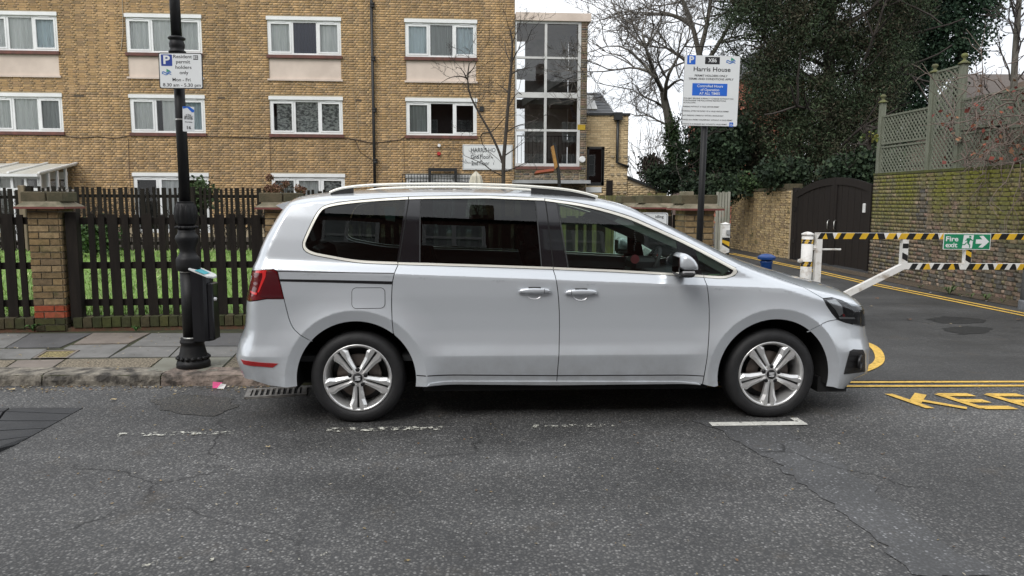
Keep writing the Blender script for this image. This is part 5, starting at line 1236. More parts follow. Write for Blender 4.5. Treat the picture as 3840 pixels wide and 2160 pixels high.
# roof lining and the grey inner pillars of the far side
px_l = tr([(1200, 768)])[0]
lin = []
for x in np.linspace(-.55, 2.0, 14):
    zt = float(np.interp(x, OA[48:130, 0], OA[48:130, 1]))-.05
    lin.append((x, zt))
V, Fc = [], []
for x, zt in lin: V += [Vector((x, -.60, zt-.03)), Vector((x, 0, zt)), Vector((x, .60, zt-.03)), Vector((x, .60, zt-.0)), Vector((x, 0, zt+.02)), Vector((x, -.60, zt))]
for i in range(len(lin)-1):
    for j in range(6): Fc.append((i*6+j, i*6+(j+1) % 6, (i+1)*6+(j+1) % 6, (i+1)*6+j))
Fc += [(5, 4, 3, 2, 1, 0), tuple(len(V)-6+j for j in range(6))]
craw('roof_lining', (V, Fc), 'liner_grey')
pz = lambda a, b, yl: Vector((car_at(a, b, yl)[0], 0, car_at(a, b, yl)[1]))
for s in (-1, 1):
    top = tr([(2320, 806), (2586, 922), (2735, 1006)]); V = []
    for x, z in top:
        yb = float(S(np.array([x]), np.array([z-.03]))[0])-.03; V += [Vector((x-.03, s*yb, z-.045)), Vector((x+.01, s*yb, z-.012)), Vector((x+.05, s*(yb-.09), z-.0)), Vector((x-.0, s*(yb-.07), z-.055))]
    Fc = [(i*4+j, i*4+(j+1) % 4, (i+1)*4+(j+1) % 4, (i+1)*4+j) for i in range(2) for j in range(4)]
    craw('inner_pillar', (V, Fc), 'liner_grey')
craw('hi_vis_cloth', xf(bevel_box(-.13, .13, -.12, .12, 0, .05, .02), Matrix.Translation((2.72, -.50, .945))), 'green_plastic')
st = tr([(1437, 774), (1484, 776), (1480, 832), (1446, 826)])
cpart('no_smoking_sticker', st, 'sticker_white', off=-.009, inset=0, edge=0, mirror=False)
# windscreen, from pillar to pillar
ws_t = tr([(2345, 803)])[0]
seg_ws = outline_between((OA[95, 0], OA[95, 1]), o_ab)
# ================================================================== garden: lawn, fences, piers
mat('lawn', (.16, .27, .05), .95, (.11, .20, .04), scale=1.2, bscale=40); mat('soil', (.05, .04, .028), .95, (.03, .025, .018), scale=5, bscale=30)
mat('fence_wood', (.011, .009, .0075), .85, (.020, .016, .013), scale=3, vscale=(6, 6, .7), bscale=40, bstr=.4, spec=.2)
mat('fence_pale', (.22, .17, .12), .85, (.16, .12, .085), scale=3, vscale=(6, 6, .7))
mat('cap_stone', (.26, .22, .16), .9, (.12, .11, .07), scale=7, bscale=50, bstr=.7); mat('cap_red', (.19, .06, .05), .8)
PA = atY(175, 1000, 8.1); PB = atY(2632, 900, 8.95)
GYAW = math.atan2(PB.y-PA.y, PB.x-PA.x); GM = frame(Vector((PA.x, PA.y, 0)), GYAW); GI = GM.inverted()
def gz(x, y): p = GI @ onplane(x, y, (PA.x, PA.y, 0), GYAW); return p.x, p.z
GL = 0.19
# lawn and beds
gp = [GM @ Vector((-12, .22, GL)), GM @ Vector((6.0, .22, GL)), Vector((3.0, 17.6, .33)), Vector((-22, 16.0, .33))]
struct('lawn_ground', ([GM @ Vector((-12, .18, GL)), GM @ Vector((7.2, .18, GL)), Vector((1.2, 18.4, .33)), Vector((-24, 16.8, .33))], [(0, 1, 2, 3)]), 'lawn')
struct('garden_ground', ([Vector(v) for v in ((-30, 16.6, .31), (1.3, 18.3, .31), (4, 30, .31), (-30, 30, .31))], [(0, 1, 2, 3)]), 'soil')
# grass blades
n = 26000
t = RNG.random(n)**1.6; u = RNG.uniform(-11.5, 7.0, n); lo = np.array([[*(GM @ Vector((a, .25, GL)))] for a in u]); hi = np.stack([np.interp(u, [-12, 7.2], [-24, 1.2]), np.interp(u, [-12, 7.2], [16.8, 18.4]), np.full(n, .33)], 1)
Bp = lo+(hi-lo)*t[:, None]; an = RNG.uniform(0, 6.28, n); hgt_ = RNG.uniform(.04, .10, n); wd = RNG.uniform(.006, .014, n)*(1+t)
V = np.zeros((n, 3, 3)); V[:, 0] = Bp-np.stack([np.cos(an)*wd, np.sin(an)*wd, np.zeros(n)], 1); V[:, 1] = Bp+np.stack([np.cos(an)*wd, np.sin(an)*wd, np.zeros(n)], 1); V[:, 2] = Bp+np.stack([RNG.normal(0, .03, n), RNG.normal(0, .03, n), hgt_], 1)
gc = np.array([(.21, .34, .08), (.17, .29, .065), (.27, .38, .12), (.32, .37, .17)])[RNG.integers(0, 4, n)]*(.75+.5*(np.sin(Bp[:, 0]*2.1+np.sin(Bp[:, 1]*1.7))*.5+.5))[:, None]
mat_attr('leafy', .7, .25, 8, 40, .1, spec=.3)
tag(link('lawn_grass', npmesh(V.reshape(-1, 3), np.arange(3*n).reshape(-1, 3), np.repeat(gc, 3, 0)), 'leafy'), 'short bright green lawn grass behind the dark picket fence', 'grass', kind='stuff')
# ---- brick piers
def pier(u, y0, zb, label, w=.34, ztop=1.86, red=True):
    """u along the fence line; y0 local offset; bricks on the faces that show"""
    M0 = GM @ Matrix.Translation((u, y0, 0)); b = M0 @ Vector((0, w/2, zb)); P = thing('brick_pier', b, label, 'pier', 'brick piers of the garden boundary')
    zc = 1.44
    part('core', xf(box(-w/2+.012, w/2-.012, .012, w-.012, zb, zc), M0), 'mortar_old', P)
    sides = [(M0, GYAW), (M0 @ Matrix.Translation((-w/2, w/2, 0)) @ Matrix.Rotation(-math.pi/2, 4, 'Z') @ Matrix.Translation((0, 0, 0)), GYAW-math.pi/2), (M0 @ Matrix.Translation((w/2, w/2, 0)) @ Matrix.Rotation(math.pi/2, 4, 'Z'), GYAW+math.pi/2)]
    for k, (M_, yw) in enumerate(sides):
        z = zb; row = 0; r = random.Random(int(u*100)+k)
        while z < zc-.03:
            pal = 'moss' if z < zb+.14 else ('red' if red and z < zb+.29 else ('pier' if z > zb+.45 else 'pier'))
            l = [.215, .105] if row % 2 else [.105, .215]
            a = -w/2+.004
            for q in l:
                q = q*(w/.34); c = PAL[pal][int(r.random()*len(PAL[pal]))]; me = brick_mesh(q-.01, .062, .05, c, 'brick_pier'); ob = bpy.data.objects.new('brick', me); COL.objects.link(ob); ob.parent = P
                ob.location = M_ @ Vector((a+q/2, (.0 if k == 0 else .0015)+(r.random()-.5)*.004, z+.035))-b; ob.rotation_euler = (0, 0, yw); a += q
            z += .073; row += 1
    # weathered tile cap and a course of bricks on top
    c = w/2+.085
    V = [Vector(v) for v in ((-c, -.085, zc), (c, -.085, zc), (c, w+.085, zc), (-c, w+.085, zc), (-c, -.085, zc+.022), (c, -.085, zc+.022), (c, w+.085, zc+.022), (-c, w+.085, zc+.022), (-c+.09, .01, zc+.085), (c-.09, .01, zc+.085), (c-.09, w-.01, zc+.085), (-c+.09, w-.01, zc+.085))]
    part('cap_tile', xf((V[:8], BOXF), M0), 'cap_red', P)
    V2 = [v+Vector((0, 0, .001)) for v in V[4:8]]+V[8:]
    part('cap_slope', xf((V2, [(0, 1, 5, 4), (1, 2, 6, 5), (2, 3, 7, 6), (3, 0, 4, 7), (4, 5, 6, 7)]), M0), 'cap_stone', P)
    for a, l in ((-w/2-.05, .26), (-w/2-.05+.265, .175)):
        part('top_brick', xf(bevel_box(a, a+l*(w/.34)-.006, .0, w, zc+.08, zc+.185, .008), M0), 'cap_brick', P)
mat('cap_brick', (.105, .085, .05), .9, (.06, .055, .03), scale=8, bscale=60, bstr=.6)
P1u = gz(175, 1000)[0]; P2u = gz(1052, 900)[0]
ZP = PZ
pier(P1u, 0, ZP, 'brick pier between two picket panels left of the lamp post')
pier(P2u, 0, ZP, 'brick pier half hidden behind the rear of the car')
P4 = GI @ atY(2622, 900, 8.95); P3 = GI @ atY(2468, 900, 10.3); P5 = GI @ atY(2380, 900, 11.6)
pier(P4.x, P4.y, 0, 'brick pier right behind the black sign post', w=.37)
pier(P3.x, P3.y, 0, 'brick pier behind the idling sign', w=.36)
pier(P5.x, P5.y, 0, 'farthest brick pier left of the idling sign, above the windscreen', w=.36)
# ---- low plinth wall of soldier bricks, green with moss
PW = thing('plinth_wall', GM @ Vector((0, 0, PZ)), 'low mossy plinth wall of upright bricks under the picket fence', 'wall')
part('footing', xf(box(-3.4, 4.6, .015, .20, .04, PZ+.045), GM), 'footing_red', PW) if 'footing_red' in MATS else None
mat('footing_red', (.15, .055, .035), .9, (.07, .06, .03), scale=9, bscale=40)
part('footing', xf(box(-3.4, 4.6, .015, .20, .04, PZ+.03), GM), 'footing_red', PW)
rk = random.Random(11); u = -3.3
while u < 4.4:
    l = .098+.006*rk.random()
    if not (abs(u+l/2-P1u) < .20 or abs(u+l/2-P2u) < .20):
        c = PAL['moss'][int(rk.random()*5)]; me = brick_mesh(round(l-.010, 3), .115, .18, c, 'brick_pier'); ob = bpy.data.objects.new('brick', me); COL.objects.link(ob); ob.parent = PW
        ob.location = GM @ Vector((u+l/2, .0+.004*rk.random(), PZ+.028+.06+.006*rk.random()))-base_of(PW); ob.rotation_euler = (0, 0, GYAW)
    u += l
# ---- picket fences
def picket_fence(M, u0, u1, zb, zt, label, pitch=.113, name='picket_fence', post0=True, rails=(.93, .50, .14), pat='nnw', yo=.10, seed=2, group='picket fences', wob=.02, wn=.064, ww=.104, m='fence_wood'):
    b = M @ Vector(((u0+u1)/2, yo, zb)); fn = thing(name, b, label, 'fence', group); r = random.Random(seed); h = zt-zb; u = u0; k = 0
    for rz_ in rails: part('rail', xf(box(u0, u1, yo+.025, yo+.06, zb+h*rz_-.045 if rz_ > .9 else zb+h*rz_-.04, zb+h*rz_+.035), M), m, fn)
    if post0:
        part('post', xf(box(u0, u0+.115, yo-.06, yo+.05, zb-.02, zt+.01), M), m, fn); u += .20
    while u < u1-.05:
        w_ = ww if pat[k % len(pat)] == 'w' else wn; t = zt-.015+(r.random()-.5)*wob; j = (r.random()-.5)*.014; tl = r.gauss(0, .010)
        V = [Vector((u+j, yo, zb+.01)), Vector((u+j+w_, yo, zb+.01)), Vector((u+j+w_, yo+.02, zb+.01)), Vector((u+j, yo+.02, zb+.01)), Vector((u+j+tl, yo, t)), Vector((u+j+w_+tl, yo, t)), Vector((u+j+w_+tl, yo+.02, t)), Vector((u+j+tl, yo+.02, t))]
        part('picket', xf((V, BOXF), M), m, fn); u += w_+pitch-.064; k += 1
    return fn
ft = gz(500, 800)[1]; fb = gz(500, 1192)[1]
picket_fence(GM, P1u+.20, P2u-.19, fb, ft, 'dark picket fence between the two brick piers behind the lamp post')
picket_fence(GM, P1u-2.6, P1u-.19, fb, ft, 'dark picket fence left of the first brick pier', post0=False, seed=5)
picket_fence(GM, P2u+.20, P4.x-1.1, fb, ft, 'dark picket fence seen through the car windows', seed=6)
# back fence (about eighteen metres off), in three runs
BFP = Vector((-15, 17.0, .33)); BYAW = .066; BFM = frame(BFP, BYAW); BFI = BFM.inverted()
def bz(x, y): p = BFI @ onplane(x, y, BFP, BYAW); return p.x, p.z
def bfence(xa, xb, ya, label, seed, pitch=.118, m='fence_wood'):
    a, zt = bz(xa, ya); b_, _ = bz(xb, ya); return picket_fence(BFM, a, b_, 0, zt, label, pitch=pitch, seed=seed, post0=True, rails=(.86, .45, .12), pat='nnnw', wn=.06, ww=.10, wob=.05, m=m)
bfence(-330, 70, 704, 'back picket fence at the far left edge, behind the front fence', 21)
bfence(92, 700, 699, 'back picket fence between the conservatory and the lamp post', 22)
bfence(705, 1010, 702, 'back picket fence between the lamp post and the dried flower heads', 23)
bfence(1016, 1300, 710, 'lower back picket fence below the flower heads, above the rear of the car', 24)
gp_ = bz(80, 700)[0]; tag(part('gate_post', xf(bevel_box(gp_-.09, gp_+.05, 0, .10, 0, bz(80, 698)[1]+.02, .008), BFM), 'fence_pale'), 'pale bare timber post standing in the back fence at the left', 'post')
# boundary wall behind back fence (dark hedge gap)
# ================================================================== lamp post
mat('lamp_black', (.008, .008, .009), .5, (.013, .013, .013), scale=12, bscale=25, bstr=.12, spec=.28)
LB = atZ(727, 1374, PZ); LX, LY = LB.x, LB.y
LP = thing('lamp_post', (LX, LY, PZ), 'ornate black cast iron lamp post standing on the pavement behind the car', 'lamp post')
def ly(y): return atY(720, y, LY).z          # pixel height on the post -> z
def lw(w): return w/2/ (F/ (LY*cp+ (H-1.0)*sp))
lean = Matrix.Translation((LX, LY, 0)) @ Matrix.Rotation(math.radians(-.3), 4, 'Y') @ Matrix.Translation((-LX, -LY, 0))
def lpt(name, prof, par=LP, n=28, m='lamp_black', sm_=True): return part(name, xf(lathe([(lw(w), ly(y)) for w, y in prof], n, (LX, LY, 0)), lean), m, par, smooth=sm_)
zz_ = lambda y: 620+y/1.8588          # rows of the close-up view
bs = lpt('base', [(122, zz_(1412)), (122, zz_(1375)), (116, zz_(1358)), (106, zz_(1352)), (110, zz_(1340)), (104, zz_(1325)), (96, zz_(1300)), (86, zz_(1260)), (82, zz_(1240)), (90, zz_(1232)), (88, zz_(1218)), (80, zz_(1208)), (84, zz_(1200))])
for k in range(16):
    a = 2*math.pi*k/16; r_ = lw(108); part('stud', xf(lathe([(.001, -.02), (.02, -.008), (.02, .008), (.001, .02)], 8, (LX+r_*math.cos(a), LY+r_*math.sin(a), ly(zz_(1335)))), lean), 'lamp_black', bs, smooth=True)
lpt('lower_column', [(64, zz_(1200)), (64, zz_(735))])
mat('steel_band', (.55, .55, .52), .35, metal=.9)
for y in (1197, 740): lpt('steel_band', [(65.5, zz_(y+4)), (66, zz_(y)), (65.5, zz_(y-4))], m='steel_band')
lpt('knop', [(70, zz_(735)), (84, zz_(728)), (87, zz_(695)), (86, zz_(655)), (80, zz_(640)), (70, zz_(632)), (66, zz_(624)), (58, zz_(612)), (58, zz_(590)), (64, zz_(562)), (78, zz_(532)), (84, zz_(508)), (78, zz_(490)), (66, zz_(478)), (62, zz_(462)), (60, zz_(445))])
cr = lpt('beaded_ring', [(60, zz_(446)), (74, zz_(440)), (76, zz_(430)), (70, zz_(422)), (60, zz_(420))])
for k in range(14):
    a = 2*math.pi*k/14; r_ = lw(74); part('bead', xf(lathe([(.001, -.012), (.012, -.005), (.012, .005), (.001, .012)], 8, (LX+r_*math.cos(a), LY+r_*math.sin(a), ly(zz_(431)))), lean), 'lamp_black', cr, smooth=True)
vs_ = lpt('leaf_vase', [(58, zz_(420)), (66, zz_(400)), (74, zz_(370)), (76, zz_(330)), (70, zz_(295)), (64, zz_(268)), (60, zz_(262)), (64, zz_(258)), (64, zz_(254)), (40, zz_(253))])
for k in range(12):          # leaf relief on the vase
    a = 2*math.pi*k/12; q = []
    for i, (w, y) in enumerate(((60, 410), (75, 368), (77, 330), (71, 296), (64, 272))):
        da = (.16, .2, .2, .16, .02)[i]; r_ = lw(w)
        q += [Vector((LX+r_*math.cos(a-da), LY+r_*math.sin(a-da), ly(zz_(y)))), Vector((LX+(r_+.008)*math.cos(a), LY+(r_+.008)*math.sin(a), ly(zz_(y)))), Vector((LX+r_*math.cos(a+da), LY+r_*math.sin(a+da), ly(zz_(y))))]
    part('leaf', xf((q, [(i*3+j, i*3+j+1, i*3+j+4, i*3+j+3) for i in range(4) for j in range(2)]), lean), 'lamp_black', vs_, smooth=True)
lpt('upper_column', [(39, 757), (37.5, 450), (36, 205)])
cn = lpt('collar', [(37, 205), (58, 199), (60, 194), (50, 189), (46, 186), (52, 178), (54, 166), (48, 156), (46, 152), (58, 148), (60, 143), (52, 139), (38, 136)])
lpt('upper_column', [(36.5, 136), (36, 0), (35, -600)])
lpt('lantern_arm', [(35, -600), (60, -620), (90, -700), (20, -760)])
# ---- parking plate on the lamp post
mat('sign_white', (.74, .76, .76), .45, (.69, .71, .71), scale=1.2); mat('sign_black', (.012, .012, .014), .5); mat('sign_blue', (.015, .05, .30), .45); mat('sign_blue_b', (.02, .14, .62), .45); mat('logo_green', (.05, .32, .20), .5); mat('logo_blue', (.08, .20, .50), .5); mat('aluminium', (.4, .41, .42), .4, metal=.8)
def signframe(px0, px1, py0, py1, Y, yaw=0.0, tilt=0.0):
    c = atY((px0+px1)/2, (py0+py1)/2, Y); k = (atY(px1, (py0+py1)/2, Y)-atY(px0, (py0+py1)/2, Y)).length; hh_ = atY((px0+px1)/2, py0, Y).z-atY((px0+px1)/2, py1, Y).z
    return Matrix.Translation(c) @ Matrix.Rotation(yaw, 4, 'Z') @ Matrix.Rotation(tilt, 4, 'Y'), k, hh_, k/(px1-px0)
def plate(parent, M, w_, h_, r, m, y0=-.004, y1=0., name='plate', cx=0, cz_=0): return part(name, prism(rrect(w_, h_, r, cx, cz_), y0, y1, M), m, parent)
def logo(parent, M, x, z, s):
    for k, c in ((0, 'logo_blue'), (1, 'logo_blue')):
        P = [(x-s*.5+s*i/10, z-s*.12-k*s*.16+s*.07*math.sin(i*.9+k)) for i in range(11)]; Q = [(p[0], p[1]+s*(.12-.03*k)) for p in P]
        part('logo', prism(P+Q[::-1], -.0075, -.0060, M), c, parent)
    part('logo', prism([(x, z-s*.02), (x+s*.42, z+s*.12), (x+s*.02, z+s*.34)], -.0080, -.0062, M), 'logo_green', parent)
def tline(parent, M, s, xl, xr, z, size, m='sign_black', bold=.012, y=-.0065):
    """text fitted between two local x positions"""
    R = M @ Matrix.Translation(((xl+xr)/2, y, z)); t = text(s, size, R, m, parent, bold=bold, extr=.0006)
    inv = (Matrix.Translation(-base_of(parent)) @ R).inverted(); t.data.transform(inv); xs = [v.co.x for v in t.data.vertices]; k = (xr-xl)/(max(xs)-min(xs)); c = (max(xs)+min(xs))/2
    t.data.transform(inv.inverted() @ Matrix.Diagonal((k, 1, 1, 1)) @ Matrix.Translation((-c, 0, 0))); return t
M_, w_, h_, q = signframe(596, 762, 198, 334, LY-.10, -.02, .012)
S1 = thing('parking_plate', M_ @ Vector((0, 0, -h_/2)), 'white residents parking plate with blue P strapped to the lamp post', 'sign')
plate(S1, M_, w_, h_, .018, 'sign_black', -.004, .0, 'backing'); plate(S1, M_, w_-.016, h_-.016, .014, 'sign_white', -.006, -.003, 'face')
X = lambda px: (px-679)*q; Z = lambda py: (266-py)*q
def z1(x, y): return X(x/2.0125), Z(y/2.0125)
plate(S1, M_, 84/2.0125*q, 84/2.0125*q, .006, 'sign_blue', -.0068, -.0058, 'p_panel', *z1(1262, 459))
tline(S1, M_, 'P', z1(1238, 0)[0], z1(1288, 0)[0], z1(0, 459)[1], 86/2.0125*q, 'sign_white', .03, -.0075)
for s_, a, b, y in (('Resident', 1314, 1455, 432), ('permit', 1334, 1440, 470), ('holders', 1328, 1449, 510), ('only', 1358, 1424, 549), ('Mon - Fri', 1302, 1438, 602), ('8.30 am - 5.30 pm', 1228, 1515, 641)):
    tline(S1, M_, s_, z1(a, 0)[0], z1(b, 0)[0], z1(0, y)[1], 35/2.0125*q, bold=.004)
plate(S1, M_, 36/2.0125*q, 32/2.0125*q, .002, 'sign_black', -.0068, -.0058, 'zone_panel', *z1(1483, 437)); tline(S1, M_, 'B2', z1(1468, 0)[0], z1(1498, 0)[0], z1(0, 437)[1], 28/2.0125*q, 'sign_white', .02, -.0075)
logo(S1, M_, *z1(1258, 545), 70/2.0125*q)
part('strap', xf(join(lathe([(lw(39)+.003, ly(225)-.012), (lw(39)+.003, ly(225)+.012)], 20, (LX, LY, 0), cap=False), lathe([(lw(39)+.003, ly(310)-.012), (lw(39)+.003, ly(310)+.012)], 20, (LX, LY, 0), cap=False)), lean), 'lamp_black', S1)
# ---- lamp fault notice
M_, w_, h_, q = signframe(687, 727, 400, 494, LY-.08, .35, .03)
S2 = thing('lamp_fault_notice', M_ @ Vector((0, 0, -h_/2)), 'small white notice with blue swoosh numbered 16, strapped lower on the lamp post', 'sign')
plate(S2, M_, w_, h_, .004, 'sign_white', -.003, .0, 'face')
part('swoosh', prism([(-w_*.5, h_*.5), (-w_*.45, h_*.40), (-w_*.1, h_*.46), (w_*.3, h_*.28), (w_*.5, h_*.30), (w_*.5, h_*.38), (w_*.1, h_*.5)][::-1], -.0042, -.003, M_), 'sign_blue_b', S2)
for s_, a, z in (('Is This', .22, .17), ('Light Faulty?', .36, .10), ('020 7364 5004', .38, .02)): tline(S2, M_, s_, -w_*a, w_*a, h_*z, h_*.09, bold=.0, y=-.0042)
tline(S2, M_, 'lamp number', -w_*.30, w_*.34, -h_*.11, h_*.06, bold=0, y=-.0042); tline(S2, M_, '16', -w_*.14, w_*.2, -h_*.34, h_*.17, y=-.0042)
part('strap', xf(lathe([(lw(39)+.003, ly(449)-.006), (lw(39)+.003, ly(449)+.006)], 20, (LX, LY, 0), cap=False), lean), 'steel_band', S2)
# ---- litter bin strapped to the column
mat('bin_black', (.010, .010, .012), .28, coat=.3)
bx0 = atY(560+330/1.8588, 1200, LY-.02).x; bx1 = atY(560+470/1.8588, 1200, LY-.02).x; bt = ly(zz_(775)); btl = ly(zz_(722)); bb = ly(zz_(1212))
BN = thing('post_bin', (bx0, LY, bb), 'slim black rounded litter bin with white sloping lid fixed to the lamp post', 'bin')
def barrel(x0, x1, yc, d, zb, za, zc, n=9):
    P = []
    for k in range(n+1):
        a = math.pi*k/n; P.append((x1-d+d*math.sin(a), yc-d*math.cos(a)))
    P = [(x0, yc-d)]+P+[(x0, yc+d)]; m = len(P); zt = lambda x: za+(zc-za)*(x-x0)/(x1-x0)
    V = [Vector((x, y, zb)) for x, y in P]+[Vector((x, y, zt(x))) for x, y in P]
    return V, [tuple(range(m))[::-1], tuple(range(m, 2*m))]+[(i, (i+1) % m, (i+1) % m+m, i+m) for i in range(m)]
part('body', barrel(bx0, bx1-.02, LY-.02, .085, bb, btl-.01, bt-.01), 'bin_black', BN)
part('lid', barrel(bx0+.0, bx1-.03, LY-.02, .09, btl-.012, btl+.008, bt+.0) if False else ([Vector(v) for v in ((bx0-.01, LY-.115, btl+.002), (bx1-.03, LY-.10, bt+.0), (bx1-.005, LY-.04, bt-.012), (bx1-.005, LY+.03, bt-.012), (bx1-.03, LY+.08, bt), (bx0-.01, LY+.08, btl+.002), (bx0-.01, LY-.115, btl+.016), (bx1-.03, LY-.10, bt+.014), (bx1-.005, LY-.04, bt+.002), (bx1-.005, LY+.03, bt+.002), (bx1-.03, LY+.08, bt+.014), (bx0-.01, LY+.08, btl+.016))], [(5, 4, 3, 2, 1, 0), (6, 7, 8, 9, 10, 11)]+[(i, (i+1) % 6, (i+1) % 6+6, i+6) for i in range(6)]), 'sign_white', BN)
mat('sticker_teal', (.05, .42, .50), .5)
xm = (bx0+bx1)/2; zl = lambda x: btl+(bt-btl)*(x-bx0)/(bx1-.03-bx0)+.0185
part('lid_sticker', ([Vector((x, y, zl(x))) for x, y in ((xm-.045, LY-.118), (xm+.03, LY-.108), (xm+.03, LY+.02), (xm-.045, LY+.02))], [(0, 1, 2, 3)]), 'sticker_teal', BN)
part('side_flap', bevel_box(bx1-.045, bx1+.004, LY-.09, LY+.04, bb+.015, ly(zz_(812)), .01), 'bin_black', BN)
part('lock', lathe([(.016, -.02), (.018, 0), (.012, .016)], 12, (bx1+.008, LY-.06, ly(zz_(925))), axis='X'), 'lamp_silver', BN, smooth=True)
# ================================================================== Harris House parking sign on a black post
SY = 8.35
pt = atY(2648, 470, SY); pb_ = atZ(2634, 1230, 0); k = (atY(2660, 700, SY)-atY(2636, 700, SY)).length
S3 = thing('car_park_sign', (pt.x-.02, SY, 0), 'tall white Harris House permit sign with blue panel on a black post', 'sign')
part('post', tube([(pt.x-.03, SY+.05, 0), (pt.x, SY+.05, pt.z+.6)], k/2, 16), 'lamp_black', S3, smooth=True)
M_, w_, h_, q = signframe(2561, 2771, 209, 474, SY, .03, .012)
plate(S3, M_, w_, h_, .018, 'aluminium', -.003, .0, 'backing'); plate(S3, M_, w_-.006, h_-.006, .016, 'sign_white', -.006, -.0028, 'face')
def z4(x, y): return ((2200+x/1.906)-2666)*q, (341.5-y/1.906)*q
plate(S3, M_, 60/1.906*q, 62/1.906*q, .006, 'sign_blue_b', -.0068, -.0058, 'p_panel', *z4(737, 438)); tline(S3, M_, 'P', z4(722, 0)[0], z4(756, 0)[0], z4(0, 438)[1], 62/1.906*q, 'sign_white', .03, -.0078)
plate(S3, M_, 105/1.906*q, 50/1.906*q, .003, 'sign_black', -.0068, -.0058, 'zone_panel', *z4(888, 440)); tline(S3, M_, 'X86', z4(858, 0)[0], z4(918, 0)[0], z4(0, 440)[1], 38/1.906*q, 'sign_white', .012, -.0078)
logo(S3, M_, *z4(1020, 438), 66/1.906*q)
for s_, a, b, y, sz in (('Harris House', 756, 1021, 502, 44), ('PERMIT HOLDERS ONLY', 766, 1002, 546, 20), ('TERMS AND CONDITIONS APPLY', 722, 1046, 569, 20)): tline(S3, M_, s_, z4(a, 0)[0], z4(b, 0)[0], z4(0, y)[1], sz/1.906*q, bold=.012)
plate(S3, M_, 252/1.906*q, 86/1.906*q, .004, 'sign_blue_b', -.0068, -.0058, 'hours_panel', *z4(878, 642))
for s_, a, b, y in (('Controlled Hours', 787, 972, 618), ('of Operation', 812, 946, 644), ('AT ALL TIMES', 804, 952, 670)): tline(S3, M_, s_, z4(a, 0)[0], z4(b, 0)[0], z4(0, y)[1], 25/1.906*q, 'sign_white', .012, -.0078)
for s_, a, b, y in (('YOU MAY RECEIVE A PENALTY CHARGE NOTICE IF YOU', 692, 1052, 705), ('CONTRAVENE THE FOLLOWING RESTRICTIONS', 692, 998, 720), ('AS FOLLOWS:', 692, 780, 735), ('PARKING WITHOUT A VALID VISITOR PERMIT', 692, 952, 763), ('PARKING AFTER THE EXPIRY OF A VALID VISITOR PERMIT', 690, 1024, 794), ('NOT PARKING CORRECTLY WITHIN A MARKED BAY', 690, 986, 825), ('PARKED IN A PERMIT HOLDERS BAY WITHOUT A VALID PERMIT', 688, 1052, 855), ('PARKING IN A DISABLED BAY WITHOUT A VALID PERMIT', 688, 1014, 885)):
    tline(S3, M_, s_, z4(a, 0)[0], z4(b, 0)[0], z4(0, y)[1], 13/1.906*q, bold=.008)
plate(S3, M_, 28/1.906*q, 32/1.906*q, .003, 'sign_blue_b', -.0068, -.0058, 'disabled_panel', *z4(1045, 884))
wx, wz_ = z4(1045, 884); s_ = 26/1.906*q
part('wheelchair_symbol', join(prism([(wx+.32*s_*math.cos(a)-.02*s_, wz_-.14*s_+.30*s_*math.sin(a)) for a in np.linspace(2.2, 6.2, 10)]+[(wx+.22*s_*math.cos(a)-.02*s_, wz_-.14*s_+.20*s_*math.sin(a)) for a in np.linspace(6.2, 2.2, 10)], -.0078, -.0068, M_), prism(rrect(.12*s_, .12*s_, .05*s_, wx-.06*s_, wz_+.42*s_), -.0078, -.0068, M_), prism([(wx-.10*s_, wz_+.30*s_), (wx-.08*s_, wz_-.06*s_), (wx+.26*s_, wz_-.06*s_), (wx+.34*s_, wz_-.36*s_), (wx+.42*s_, wz_-.34*s_), (wx+.32*s_, wz_+.04*s_), (wx+.02*s_, wz_+.04*s_), (wx, wz_+.30*s_)], -.0079, -.0068, M_)), 'sign_white', S3)
# ================================================================== no-idling sign
IY = 8.75
M_, w_, h_, q = signframe(2300, 2503, 798, 1060, IY, .06)
S4 = thing('no_idling_sign', M_ @ Vector((0, 0, -h_/2)), 'white idling sign with red barred circle behind the windscreen', 'sign')
plate(S4, M_, w_, h_, .022, 'sign_white', -.003, .0, 'backing'); plate(S4, M_, w_-.02, h_-.02, .018, 'sign_black', -.0045, -.0028, 'border'); plate(S4, M_, w_-.032, h_-.032, .016, 'sign_white', -.006, -.004, 'face')
tline(S4, M_, 'idling', (2455-2401.5)*q, (2486-2401.5)*q, (929-813)*q, 16*q, bold=.01)
mat('sign_red', (.55, .03, .025), .5)
rr_ = 70*q; cxx, czz = -2*q, -38*q
part('prohibition_ring', join(*[prism([(cxx+r*math.cos(a), czz+r*math.sin(a)) for r, a in ((rr_*.82, 2*math.pi*k/28), (rr_, 2*math.pi*k/28), (rr_, 2*math.pi*(k+1)/28), (rr_*.82, 2*math.pi*(k+1)/28))], -.0072, -.006, M_) for k in range(28)]), 'sign_red', S4)
part('prohibition_bar', prism([(cxx-rr_*.66, czz+rr_*.54), (cxx+rr_*.54, czz-rr_*.66), (cxx+rr_*.66, czz-rr_*.54), (cxx-rr_*.54, czz+rr_*.66)], -.0085, -.006, M_), 'sign_red', S4)
fg_ = []
for (a, b, s_) in ((-.45, .25, .26), (-.28, -.05, .17)):
    x_, z_ = cxx+a*rr_*.8, czz+b*rr_; u_ = rr_*s_
    fg_ += [prism(rrect(u_*.4, u_*.4, u_*.19, x_, z_+u_*.75), -.0068, -.006, M_), prism([(x_-u_*.42, z_-u_*.7), (x_+u_*.42, z_-u_*.7), (x_+u_*.22, z_+u_*.5), (x_-u_*.22, z_+u_*.5)], -.0068, -.006, M_)]
